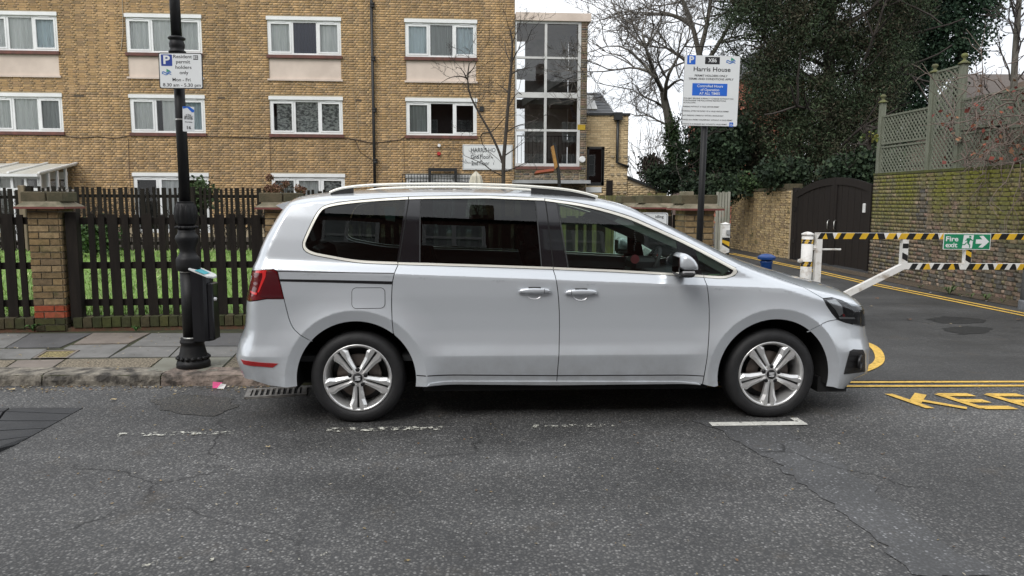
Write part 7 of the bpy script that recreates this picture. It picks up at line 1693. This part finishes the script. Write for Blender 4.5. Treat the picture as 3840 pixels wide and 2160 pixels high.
# ================================================================== plants
mat('bark_grey', (.13, .12, .10), .9, (.08, .075, .06), scale=8, vscale=(4, 4, .7), bscale=30, bstr=.5); mat('bark_pale', (.16, .145, .125), .9, (.10, .09, .08), scale=6); mat('bark_dark', (.035, .028, .024), .9, (.055, .045, .038), scale=9, bscale=30, bstr=.4); mat('twig_pale', (.20, .155, .13), .9, (.13, .10, .085), scale=6)
def foliage(C, per, spread, size, aspect, cols, tilt=None, seed=0, droop=0.0, fold=.15):
    g = np.random.default_rng(seed); C = np.asarray(C, float); n = len(C)*per
    P = np.repeat(C, per, 0)+g.normal(0, 1, (n, 3))*np.asarray(spread)
    d = g.normal(0, 1, (n, 3)); d[:, 2] -= droop; d /= np.linalg.norm(d, axis=1)[:, None]
    u = g.normal(0, 1, (n, 3)); u -= (u*d).sum(1)[:, None]*d; u /= np.linalg.norm(u, axis=1)[:, None]; w_ = np.cross(d, u)
    s = g.uniform(size[0], size[1], n)[:, None]; a = aspect
    V = np.stack([P, P+d*s*.5+u*s*a+w_*s*fold, P+d*s, P+d*s*.5-u*s*a+w_*s*fold], 1).reshape(-1, 3)
    ci = np.repeat(g.integers(0, len(cols), len(C)), per); c = np.asarray(cols)[ci]*g.uniform(.65, 1.35, (n, 1))
    return V, np.arange(4*n).reshape(-1, 4), np.repeat(c, 4, 0)
def leafpart(name, arr, parent, m='leafy'):
    V, Fq, c = arr; b = np.array(base_of(parent)); o = link(name, npmesh(V-b, Fq, c), m, parent); o['_b'] = tuple(b); return o
class Limbs:
    def __init__(s, seed): s.r = random.Random(seed); s.S = []
    def path(s, pts, r0, r1):
        pts = [Vector(p) for p in pts]
        for i in range(len(pts)-1): s.S.append((pts[i], pts[i+1], r0+(r1-r0)*i/(len(pts)-1), r0+(r1-r0)*(i+1)/(len(pts)-1)))
    def grow(s, p, d, l, r, depth, bend=.25, split=(2, 3), up=.06, shrink=.72, spread=.55):
        n = 4; q = Vector(p); d = Vector(d).normalized(); R = s.r
        for i in range(n):
            d = (d+Vector((R.gauss(0, bend), R.gauss(0, bend), R.gauss(0, bend)+up))).normalized(); e = q+d*l/n
            s.S.append((q, e, r*(1-.42*i/n), r*(1-.42*(i+1)/n))); q = e
            if depth > 0 and i >= 1 and R.random() < .75:
                s.grow(q, (d+Vector((R.gauss(0, spread), R.gauss(0, spread), R.gauss(0, spread)))).normalized(), l*shrink*R.uniform(.6, 1), r*.5, depth-1, bend, split, up, shrink, spread)
        if depth > 0:
            for _ in range(R.randint(*split)): s.grow(q, (d+Vector((R.gauss(0, spread), R.gauss(0, spread), R.gauss(0, spread)))).normalized(), l*shrink*R.uniform(.75, 1.05), r*.55, depth-1, bend, split, up, shrink, spread)
    def mesh(s, lo, hi, k=4, rmin=.0):
        A = [q for q in s.S if lo <= q[2] < hi]; n = len(A)
        if not n: return None
        P0 = np.array([q[0][:] for q in A]); P1 = np.array([q[1][:] for q in A]); R0 = np.maximum(np.array([q[2] for q in A]), rmin); R1 = np.maximum(np.array([q[3] for q in A]), rmin)
        d = P1-P0; d /= np.linalg.norm(d, axis=1)[:, None]+1e-9; ref = np.where(np.abs(d[:, 2:3]) > .9, [[1, 0, 0]], [[0, 0, 1]]); a = np.cross(d, ref); a /= np.linalg.norm(a, axis=1)[:, None]; b = np.cross(d, a)
        V = np.zeros((n, 2*k, 3))
        for j in range(k):
            t = 2*math.pi*j/k; o = a*math.cos(t)+b*math.sin(t); V[:, j] = P0+o*R0[:, None]-d*R0[:, None]*.2; V[:, k+j] = P1+o*R1[:, None]
        q = np.array([(j, (j+1) % k, k+(j+1) % k, k+j) for j in range(k)]); return V.reshape(-1, 3), (np.arange(n)[:, None, None]*2*k+q[None]).reshape(-1, 4)
def limbpart(name, L_, lo, hi, m, parent, k=4, rmin=0, smooth=False):
    a = L_.mesh(lo, hi, k, rmin)
    if a is None: return
    b = np.array(base_of(parent)); o = link(name, npmesh(a[0]-b, a[1], None, smooth), m, parent); o['_b'] = tuple(b); return o
# ---- big bare tree with an ivy-clad trunk, beyond the tan wall
def bt_(x, y, Y=27.0): return atY(x, y, Y)
tb0 = bt_(2545, 700); BT = thing('bare_tree', (tb0.x, 27, 0), 'large leafless tree with ivy-clad trunk left of the parking sign', 'tree')
Lb = Limbs(4)
z4p = lambda x, y, Y=27.: atY(2200+x/1.906, y/1.906, Y)
Lb.path([Vector((tb0.x+.1, 27, 0)), z4p(640, 1220), z4p(615, 1000), z4p(575, 800), z4p(545, 660)], .21, .12)
for path, r in (([(545, 660), (500, 560), (420, 340), (395, 230)], .09), ([(545, 660), (470, 520), (340, 480), (200, 500)], .07), ([(575, 800), (520, 740), (420, 700), (330, 640)], .06), ([(560, 720), (570, 560), (640, 430), (700, 330)], .08), ([(545, 660), (660, 560), (720, 590)], .06), ([(615, 1000), (660, 1060), (760, 1010)], .05), ([(600, 900), (520, 870), (430, 820), (360, 830)], .05), ([(500, 560), (380, 430), (260, 330), (150, 330)], .06), ([(420, 340), (480, 220), (470, 120)], .05), ([(420, 340), (300, 230), (230, 150)], .05)):
    P = [z4p(*p, 27+random.Random(p[0]).uniform(-1.2, 1.2)*(i > 0)) for i, p in enumerate(path)]; Lb.path(vsmooth(P, 1), r, r*.35)
    for i in range(1, len(P)):
        for k in range(2): Lb.grow(P[i], (P[i]-P[i-1]).normalized()+Vector((random.gauss(0, .4), random.gauss(0, .4), random.gauss(.1, .4))), 1.5*random.uniform(.7, 1.1), r*.42, 2 if i < len(P)-1 else 3, bend=.16, split=(2, 3), up=.03, shrink=.66, spread=.5)
limbpart('trunk', Lb, .045, 9, 'bark_grey', BT, 8, smooth=True); limbpart('crown', Lb, 0, .045, 'bark_pale', BT, 3, .0062)
C = [];  r_ = random.Random(9)
for k in range(150):
    t_ = r_.random(); p = z4p(640-40*t_+r_.gauss(0, 18*(1.6-1.3*t_)), 1290-400*t_, 26.9); C.append(p[:])
leafpart('ivy', foliage(C, 30, (.11, .15, .2), (.06, .11), .42, [(.035, .065, .025), (.025, .05, .022), (.05, .08, .03)], seed=3), BT)
# second bare tree, straight stems behind the sign
t2 = atY(2640, 600, 30); BT2 = thing('bare_tree', (t2.x, 30, 0), 'tall leafless tree rising straight behind the parking sign', 'tree')
L2 = Limbs(8); p2_ = lambda x, y: atY(x, y, 30)
L2.path([Vector((t2.x, 30, 0)), p2_(2636, 500), p2_(2630, 330), p2_(2622, 205)], .2, .13)
for path in ([(2622, 205), (2596, 90), (2560, 0), (2530, -80)], [(2622, 205), (2650, 100), (2665, 0), (2690, -100)], [(2630, 300), (2580, 230), (2500, 180)], [(2630, 260), (2700, 160), (2750, 60)], [(2600, 100), (2540, 60), (2470, 50)]):
    P = [p2_(*p) for p in path]; L2.path(vsmooth(P, 1), .11, .045)
    for i in range(1, len(P)):
        for k in range(3): L2.grow(P[i], (P[i]-P[i-1]).normalized()+Vector((random.gauss(0, .5), random.gauss(0, .5), random.gauss(0, .4))), 1.6*random.uniform(.7, 1.1), .04, 3, bend=.16, up=.02, shrink=.66, spread=.5)
limbpart('trunk', L2, .045, 9, 'bark_grey', BT2, 8, smooth=True); limbpart('crown', L2, 0, .045, 'bark_pale', BT2, 3, .0068)
# ---- dark conifer over the gate
def crown(seed, N_, box_, keep, Y0, Y1, jitter=.3):
    g = random.Random(seed); C = []
    while len(C) < N_:
        x = g.uniform(box_[0], box_[1]); y = g.uniform(box_[2], box_[3])
        k = keep(x, y)
        if g.random() < k: C.append(atY(x, y, g.uniform(Y0, Y1))[:])
    return C
def keep_con(x, y):
    lft = np.interp(y, [-300, 0, 120, 220, 330, 450, 560, 640, 700], [2560, 2660, 2650, 2720, 2760, 2790, 2830, 2840, 2950]); rgt = np.interp(y, [-300, 0, 300, 420, 600, 700], [3560, 3480, 3380, 3330, 3330, 3320])
    if x < lft or x > rgt: return 0
    e = min((x-lft)/170, 1); hole = math.sin(x*.021+y*.013)+math.sin(x*.009-y*.024+2)+.7*math.sin(x*.047+y*.051)
    return max(0, e*(1 if y > 300 else .8 if hole > -1.1 else .10))
CF = thing('dark_conifer', (atY(3080, 700, 25).x, 25, 0), 'huge dark brownish evergreen tree towering over the arched gate', 'tree')
C = crown(5, 3300, (2560, 3560, -330, 715), keep_con, 23.5, 28.5)
leafpart('crown', foliage(C, 96, (.23, .3, .19), (.06, .135), .15, [(.032, .050, .023), (.050, .052, .029), (.068, .058, .036), (.040, .064, .030), (.062, .086, .042), (.036, .056, .027)], seed=6, droop=.4), CF)
Lc = Limbs(2); b0 = CF.location.copy(); Lc.path([b0, b0+Vector((.1, 0, 4)), b0+Vector((0, 0, 9))], .34, .12)
for k in range(26): Lc.grow(b0+Vector((0, 0, 2+k*.28)), Vector((math.cos(k*2.4), math.sin(k*2.4)*.6, .25)), 2.6, .07, 1, bend=.14)
limbpart('trunk', Lc, .12, 9, 'bark_dark', CF, 8, smooth=True); limbpart('branches', Lc, 0, .12, 'bark_dark', CF, 4)
# ---- ivy-smothered tree to its right
def keep_ivy(x, y):
    rgt = np.interp(y, [-300, 0, 100, 200, 280, 330], [3800, 3775, 3735, 3690, 3620, 3520]); lft = np.interp(y, [-300, 0, 300, 700], [3340, 3330, 3290, 3200])
    if x < lft or x > rgt or y > np.interp(x, [3200, 3330, 3420, 3560, 3740], [690, 660, 520, 380, 300]): return 0
    hole = math.sin(x*.03+y*.02)+math.sin(x*.017-y*.033+1); return min(1, (rgt-x)/70)*(1 if hole > -1.45 else .2)
IV = thing('ivy_clad_tree', (atY(3560, 600, 30).x, 30, 0), 'tree smothered in deep green ivy at the upper right', 'tree')
C = crown(15, 1500, (3200, 3860, -330, 690), keep_ivy, 28.5, 31.5)
leafpart('crown', foliage(C, 42, (.2, .3, .17), (.08, .16), .40, [(.024, .055, .030), (.032, .068, .036), (.045, .085, .045), (.018, .042, .024)], seed=16), IV)
Li = Limbs(3); b1 = IV.location.copy(); Li.path([b1, b1+Vector((.2, 0, 5)), b1+Vector((0, 0, 11))], .3, .12); limbpart('trunk', Li, 0, 9, 'bark_dark', IV, 8, smooth=True)
# ---- undergrowth along the wall
def shrub(name, label, px, Y, rx, ry, rz, n_, per, size, cols, seed, asp=.4, stem=True, cat='shrub', sp=.12):
    c = atY(*px, Y); g = random.Random(seed); o = thing(name, (c.x, Y, max(0, c.z-rz)), label, cat); C = []
    for _ in range(n_):
        th, ph = g.uniform(0, 6.28), g.gauss(0, .6); r = g.uniform(.45, 1.0)*(1+.22*math.sin(th*3+seed)+.15*math.sin(ph*5+th*2)); C.append((c.x+rx*r*math.cos(th)*math.cos(ph), Y+ry*r*math.sin(th)*math.cos(ph), c.z+rz*r*math.sin(ph)))
    leafpart('foliage', foliage(C, per, (sp, sp, sp), size, asp, cols, seed=seed), o)
    if stem:
        L_ = Limbs(seed)
        for k in range(5): L_.grow(Vector((c.x+g.uniform(-.2, .2)*rx, Y, o.location.z)), Vector((g.uniform(-.6, .6), 0, 1)), rz*1.4, .02, 1)
        limbpart('stems', L_, 0, 9, 'bark_dark', o, 4)
    return o
EV = [(.018, .034, .016), (.026, .046, .021), (.013, .025, .013), (.036, .056, .028)]
shrub('evergreen_bush', 'dark evergreen bush behind the pole of the parking sign', (2690, 560), 24.5, 1.1, .8, 1.6, 330, 26, (.08, .16), EV, 31)
shrub('evergreen_bush', 'low ivy bush at the foot of the leafless tree', (2500, 670), 25.5, .6, .5, .42, 130, 26, (.07, .13), EV, 32)
shrub('evergreen_bush', 'ivy mound spilling over the tan wall beside the gate', (2935, 655), 21.0, .6, .5, .32, 150, 28, (.07, .14), EV, 33)
shrub('evergreen_bush', 'thin ivy trailing along the top of the tan wall', (2820, 690), 22.8, .6, .3, .14, 70, 24, (.06, .10), [(.05, .085, .03), (.035, .06, .025)], 34)
shrub('evergreen_bush', 'dark ivy filling the gap between gate and old wall', (3230, 660), 19.5, .9, .6, .6, 200, 26, (.08, .14), EV, 35)
shrub('evergreen_bush', 'round evergreen seen through branches left of the ivy trunk', (2442, 625), 29, .28, .3, .42, 70, 24, (.08, .14), [(.03, .045, .025), (.02, .032, .018)], 36)
shrub('evergreen_bush', 'bush of dull leaves between the parking sign post and the tan wall', (2790, 560), 26.5, 1.1, .8, 1.3, 240, 24, (.09, .16), [(.06, .075, .04), (.08, .075, .05), (.04, .055, .03)], 37)
shrub('evergreen_bush', 'low dark hedge at the back of the piers', (2665, 715), 22.5, .9, .4, .5, 150, 26, (.07, .13), EV, 38)
# red-brown brushwood between the trunks
BW = thing('brushwood', (atY(2600, 700, 28).x, 28, 0), 'tangle of bare reddish brush between the leafless trees', 'brush'); Lw = Limbs(12)
for k in range(60):
    x = random.uniform(2380, 2860); Lw.grow(Vector((atY(x, 700, 28).x, 28+random.uniform(-1, 1), .4)), Vector((random.gauss(0, .25), 0, 1)), random.uniform(1.2, 2.6), .022, 2, bend=.10, spread=.3, shrink=.6)
limbpart('stems', Lw, 0, 9, 'twig_pale', BW, 3, .008)
# ---- sapling in the garden, two stems
SY_ = 19.; s2 = lambda x, y: atY(900+x/2.0127, y/2.0127, SY_)
SA = thing('bare_sapling', (s2(1988, 1400).x, SY_, .33), 'slim leafless sapling with two stems in front of the name board', 'tree'); Ls = Limbs(21)
A_ = [(1988, 1500), (1985, 1250), (2008, 1000), (2030, 700), (2050, 480), (2058, 330), (2040, 230)]; B_ = [(1985, 1235), (1950, 1130), (1890, 1000), (1790, 830), (1728, 700), (1716, 580), (1730, 480)]
PA_ = [Vector((s2(1988, 1400).x, SY_, .33))]+[s2(*p) for p in A_[1:]]; PB_ = [s2(*p) for p in B_]; Ls.path(vsmooth(PA_, 1), .058, .018); Ls.path(vsmooth(PB_, 1), .036, .014)
SD = [((2050, 480), (2010, 400), (1995, 280)), ((2055, 460), (2100, 380), (2160, 300), (2200, 230)), ((2040, 560), (2120, 520), (2190, 480)), ((2020, 820), (2090, 700), (2130, 690)), ((2008, 1000), (2090, 950), (2180, 930), (2260, 870)), ((1990, 1180), (2080, 1120), (2150, 1060)), ((1990, 1300), (2090, 1260), (2160, 1220), (2200, 1190)), ((1985, 1330), (1900, 1290), (1830, 1230), (1690, 1170)), ((1890, 1000), (1810, 1010), (1830, 1100), (1950, 1200)), ((1716, 590), (1660, 580), (1580, 575), (1500, 585)), ((1716, 600), (1680, 530), (1620, 475)), ((1718, 560), (1760, 520), (1790, 490)), ((1890, 1000), (1930, 960), (2000, 900)), ((2030, 700), (1980, 650), (1940, 640))]
for path in SD:
    P = [s2(*p)+Vector((0, random.uniform(-.3, .3)*i, 0)) for i, p in enumerate(path)]; Ls.path(vsmooth(P, 1), .018, .007)
    for p, q in zip(P[1:], P[:-1]):
        for k in range(1): Ls.grow(p, (p-q).normalized()+Vector((random.gauss(0, .5), random.gauss(0, .4), random.gauss(.2, .5))), .45, .007, 2, bend=.16, shrink=.6, split=(1, 2))
for p in PA_[3:]+PB_[3:]:
    for k in range(2): Ls.grow(p, Vector((random.gauss(0, .7), random.gauss(0, .4), random.gauss(.3, .4))), .55, .008, 2, bend=.15, shrink=.6, split=(1, 2))
limbpart('trunk', Ls, .014, 9, 'bark_dark', SA, 7, smooth=True); limbpart('crown', Ls, 0, .014, 'bark_dark', SA, 3, .0032)
# ---- climber over the trellis, right edge
CL_ = thing('bare_climber', WM @ Vector((pos[2][0]+1.5, TY, ztw)), 'tangled leafless climber with a few red leaves hanging over the trellis', 'climber'); Lk = Limbs(33)
ua = pos[2][0]
for k in range(75):
    u_ = ua+random.uniform(.1, 3.6)*(random.random()**.5); p = WM @ Vector((u_, TY-random.uniform(.04, .3), ztw+random.uniform(0, 1.9)*min(1, (u_-ua+.5)/1.6)))
    Lk.grow(p, Vector((random.gauss(0, .5), random.gauss(-.2, .5), random.gauss(0, .7))), random.uniform(.4, .9), .012, 1, bend=.35, up=-.05, shrink=.7)
for k in range(26):
    u_ = ua+random.uniform(1.2, 3.6); p = WM @ Vector((u_, -.03, ztw+.05)); Lk.grow(p, Vector((random.gauss(0, .2), -.1, -1)), random.uniform(.3, .8), .008, 1, bend=.25, up=-.06)
limbpart('stems', Lk, 0, 9, 'twig_pale', CL_, 4, .0045)
C = [(WM @ Vector((ua+random.uniform(-.3, 3.0), TY-random.uniform(.05, .3), ztw+random.uniform(.1, 1.3))))[:] for _ in range(75)]
leafpart('leaves', foliage(C, 2, (.05, .04, .05), (.06, .11), .42, [(.20, .05, .035), (.26, .085, .05), (.32, .17, .10), (.17, .045, .035)], seed=8), CL_)
# bare tree and tiled house at the far right
RT = thing('bare_tree', (atY(3810, 500, 17).x, 17, 0), 'leafless tree against the sky at the right edge', 'tree'); Lr = Limbs(41)
rp_ = lambda x, y: atY(x, y, 17); P = [Vector((rp_(3800, 600).x, 17, 0)), rp_(3800, 400), rp_(3805, 230), rp_(3815, 80), rp_(3830, -100)]
Lr.path(vsmooth(P, 1), .085, .05)
for p in P[1:]+[rp_(3802, 320), rp_(3810, 150)]:
    for k in range(2): Lr.grow(p, Vector((random.gauss(-.1, .5), random.gauss(0, .4), random.gauss(.5, .4))), .8, .026, 2, bend=.2, shrink=.66)
limbpart('trunk', Lr, .04, 9, 'bark_grey', RT, 8, smooth=True); limbpart('crown', Lr, 0, .04, 'bark_dark', RT, 3, .006)
mat('tile_brown', (.17, .145, .13), .9, (.11, .095, .085), scale=22, vscale=(1, 1, 2.5)); mat('gable_buff', (.20, .15, .115), .9, (.14, .105, .08), scale=14, vscale=(1, 1, 3))
RH = thing('tiled_house', (atY(3760, 600, 34).x, 34, 0), 'house with weathered tiled roof behind the trellis at the right edge', 'house')
a, b, c, d = atY(3620, 470, 34), atY(3760, 235, 34), atY(4100, 235, 34), atY(4100, 470, 34)
part('wall', box(a.x+.3, a.x+7, 34.5, 40, 0, a.z), 'gable_buff', RH); part('roof', ([Vector((a.x, 34, a.z)), Vector((a.x+9, 34, a.z)), Vector((a.x+9, 37, b.z)), Vector((b.x, 37, b.z)), Vector((a.x, 40.5, a.z)), Vector((a.x+9, 40.5, a.z))], [(0, 1, 2, 3), (3, 2, 5, 4), (0, 3, 4)]), 'tile_brown', RH)
part('gable', ([atY(3762, 330, 33.9), atY(3850, 300, 33.9), atY(3950, 330, 33.9), atY(3950, 520, 33.9), atY(3762, 520, 33.9)], [(4, 3, 2, 1, 0)]), 'gable_buff', RH)
# ---- garden shrubs
shrub('garden_shrub', 'green garden shrub behind the lamp post against the block', (750, 728), 19.3, .18, .2, .24, 50, 24, (.06, .11), [(.05, .085, .03), (.07, .10, .04)], 51)
shrub('garden_shrub', 'low green shrub on the lawn seen through the pickets', (345, 895), 16.0, .42, .3, .30, 80, 24, (.05, .10), [(.07, .13, .035), (.05, .10, .03)], 52)
HD = thing('dried_hydrangea', (atY(1080, 760, 16.6).x, 16.6, .33), 'dried brown flower heads above the back fence beside the pier', 'flower'); Lh = Limbs(55)
for i, (x, y) in enumerate(((1012, 668), (1004, 706), (1022, 712), (1046, 712), (1070, 690), (1118, 706), (1134, 715), (1036, 700))):
    p = atY(x, y, 16.6); Lh.path([Vector((p.x+random.uniform(-.15, .15), 16.6, .33)), Vector((p.x, 16.6, 1.2)), p], .012, .006)
    g = np.random.default_rng(i); q = g.normal(0, 1, (60, 3)); q = q/np.linalg.norm(q, axis=1)[:, None]*.062+np.array(p[:])
    leafpart('flower_head', foliage(q, 3, (.012, .012, .012), (.03, .05), .45, [(.20, .10, .07), (.15, .075, .05), (.26, .15, .10)], seed=i), HD)
limbpart('stems', Lh, 0, 9, 'bark_dark', HD, 4)
# dark hedge strip at the foot of the back fence
HG = thing('dead_hedge', (-8, 17.9, .33), 'dark leafless hedge behind the back fence', 'hedge'); Lg = Limbs(61)
for k in range(170):
    x = random.uniform(-15.5, 0); Lg.grow(Vector((x, 18.2+.066*(x+15)*.5, .33)), Vector((random.gauss(0, .3), random.gauss(0, .2), 1)), random.uniform(.5, 1.0), .012, 1, bend=.2)
limbpart('stems', Lg, 0, 9, 'bark_dark', HG, 3, .007)
# weeds
def weed(px, z, label, s, n_, seed, cols=((.05, .12, .03), (.07, .15, .04))):
    p = atZ(*px, z); o = thing('weed', p, label, 'weed', 'small weeds'); g = random.Random(seed); V, Fc, cl = [], [], []
    for k in range(n_):
        a = g.uniform(0, 6.28); l = s*g.uniform(.5, 1); t_ = Vector((math.cos(a), math.sin(a), 0)); w_ = Vector((-t_.y, t_.x, 0))*l*g.uniform(.05, .16); m_ = p+t_*l*.5+Vector((0, 0, l*.7)); e = p+t_*l+Vector((0, 0, l*g.uniform(.3, .9))); i = len(V); V += [p, m_+w_, e, m_-w_]; Fc.append((i, i+1, i+2, i+3)); cl += [cols[k % 2]]*4
    part('leaves', (V, Fc), 'leafy', o, col=cl); return o
weed((124, 1243), PZ, 'weed sprouting at the foot of the first brick pier', .14, 16, 1); weed((510, 1243), PZ, 'small weed under the pickets left of the lamp post', .09, 12, 2)
for i, (x, y) in enumerate(((3450, 1082), (3560, 1104), (3640, 1118), (3600, 1112), (3700, 1126), (3520, 1096), (3760, 1136))):
    weed((x, y), .01, ['weed at the wall foot under the barrier upright', 'tall weed at the wall foot under the exit sign', 'broad weed at the wall foot right of the exit sign', 'grassy weed tuft at the wall foot below the exit arrow', 'weed at the wall foot towards the right edge', 'weed at the wall foot left of the exit sign', 'last weed at the wall foot beside the grey column'][i], (.10, .2, .12, .07, .15, .06, .09)[i], (14, 30, 10, 12, 24, 8, 10)[i], 10+i, ((.06, .09, .03), (.09, .11, .05)))
# soil and leaf litter strip at the wall foot
st0 = [WM @ Vector((u, v, .010+.012*0)) for u, v in ((u_gl, -.02), (u_r1, -.02), (u_r1, -.55), ((u_gl+u_r0)/2+1.0, -.5), (u_gl, -.3))]
tag(part('wall_foot_litter', (st0, [(0, 4, 3, 2, 1)]), mat('litter', (.055, .045, .03), .95, (.10, .07, .045), scale=12, bscale=30, bstr=.9)), kind='structure')
yp = shrub('climbing_sprig', 'yellowing leafy sprig left of the trellis', (3265, 515), 14.0, .12, .1, .22, 12, 4, (.06, .10), [(.08, .13, .05), (.07, .11, .04), (.30, .30, .07)], 71, cat='plant', sp=.05)

# grit and leaf crumbs gathered in the gutter, on the pavement and at the wall foot
g = np.random.default_rng(77); n = 2600; P = np.zeros((n, 3))
uu = g.uniform(-5, 1.6, n); vv = np.where(g.random(n) < .7, -np.abs(g.normal(0, .10, n))-.01, g.uniform(.05, 1.95, n)); zz = np.where(vv < 0, .003, PZ+.004)
k_ = g.random(n) < .35; A_ = np.array(KM.to_3x3()); P = np.stack([uu, vv, zz], 1)@A_.T+np.array([KX0, KY0, 0])
Wq = np.array([(WM @ Vector((a, b, .012)))[:] for a, b in zip(g.uniform(u_gl, u_r1, n), -np.abs(g.normal(0, .3, n)))]); P[k_] = Wq[k_]
Fr = g.random(n) < .25; Q = np.stack([g.uniform(-4, 6, n), g.uniform(2.8, 6.2, n), np.full(n, .003)], 1); P[Fr] = Q[Fr]
s_ = g.uniform(.004, .013, n)*np.where(Fr, .7, 1); a_ = g.uniform(0, 6.28, n); V = np.zeros((n, 4, 3))
for j in range(4): V[:, j, 0] = P[:, 0]+s_*np.cos(a_+j*1.57)*(1.4 if j % 2 else .7); V[:, j, 1] = P[:, 1]+s_*np.sin(a_+j*1.57)*(1.4 if j % 2 else .7); V[:, j, 2] = P[:, 2]+g.uniform(0, .006, n)
cc = np.array([(.30, .22, .12), (.18, .11, .06), (.42, .38, .30), (.10, .08, .05), (.36, .27, .13)])[g.integers(0, 5, n)]
tag(link('street_grit', npmesh(V.reshape(-1, 3), np.arange(4*n).reshape(-1, 4), np.repeat(cc, 4, 0)), 'leafy'), 'scattered grit and leaf crumbs along the gutter and pavement', 'grit', kind='stuff')
for o in bpy.data.objects:
    if '_b' in o: del o['_b']
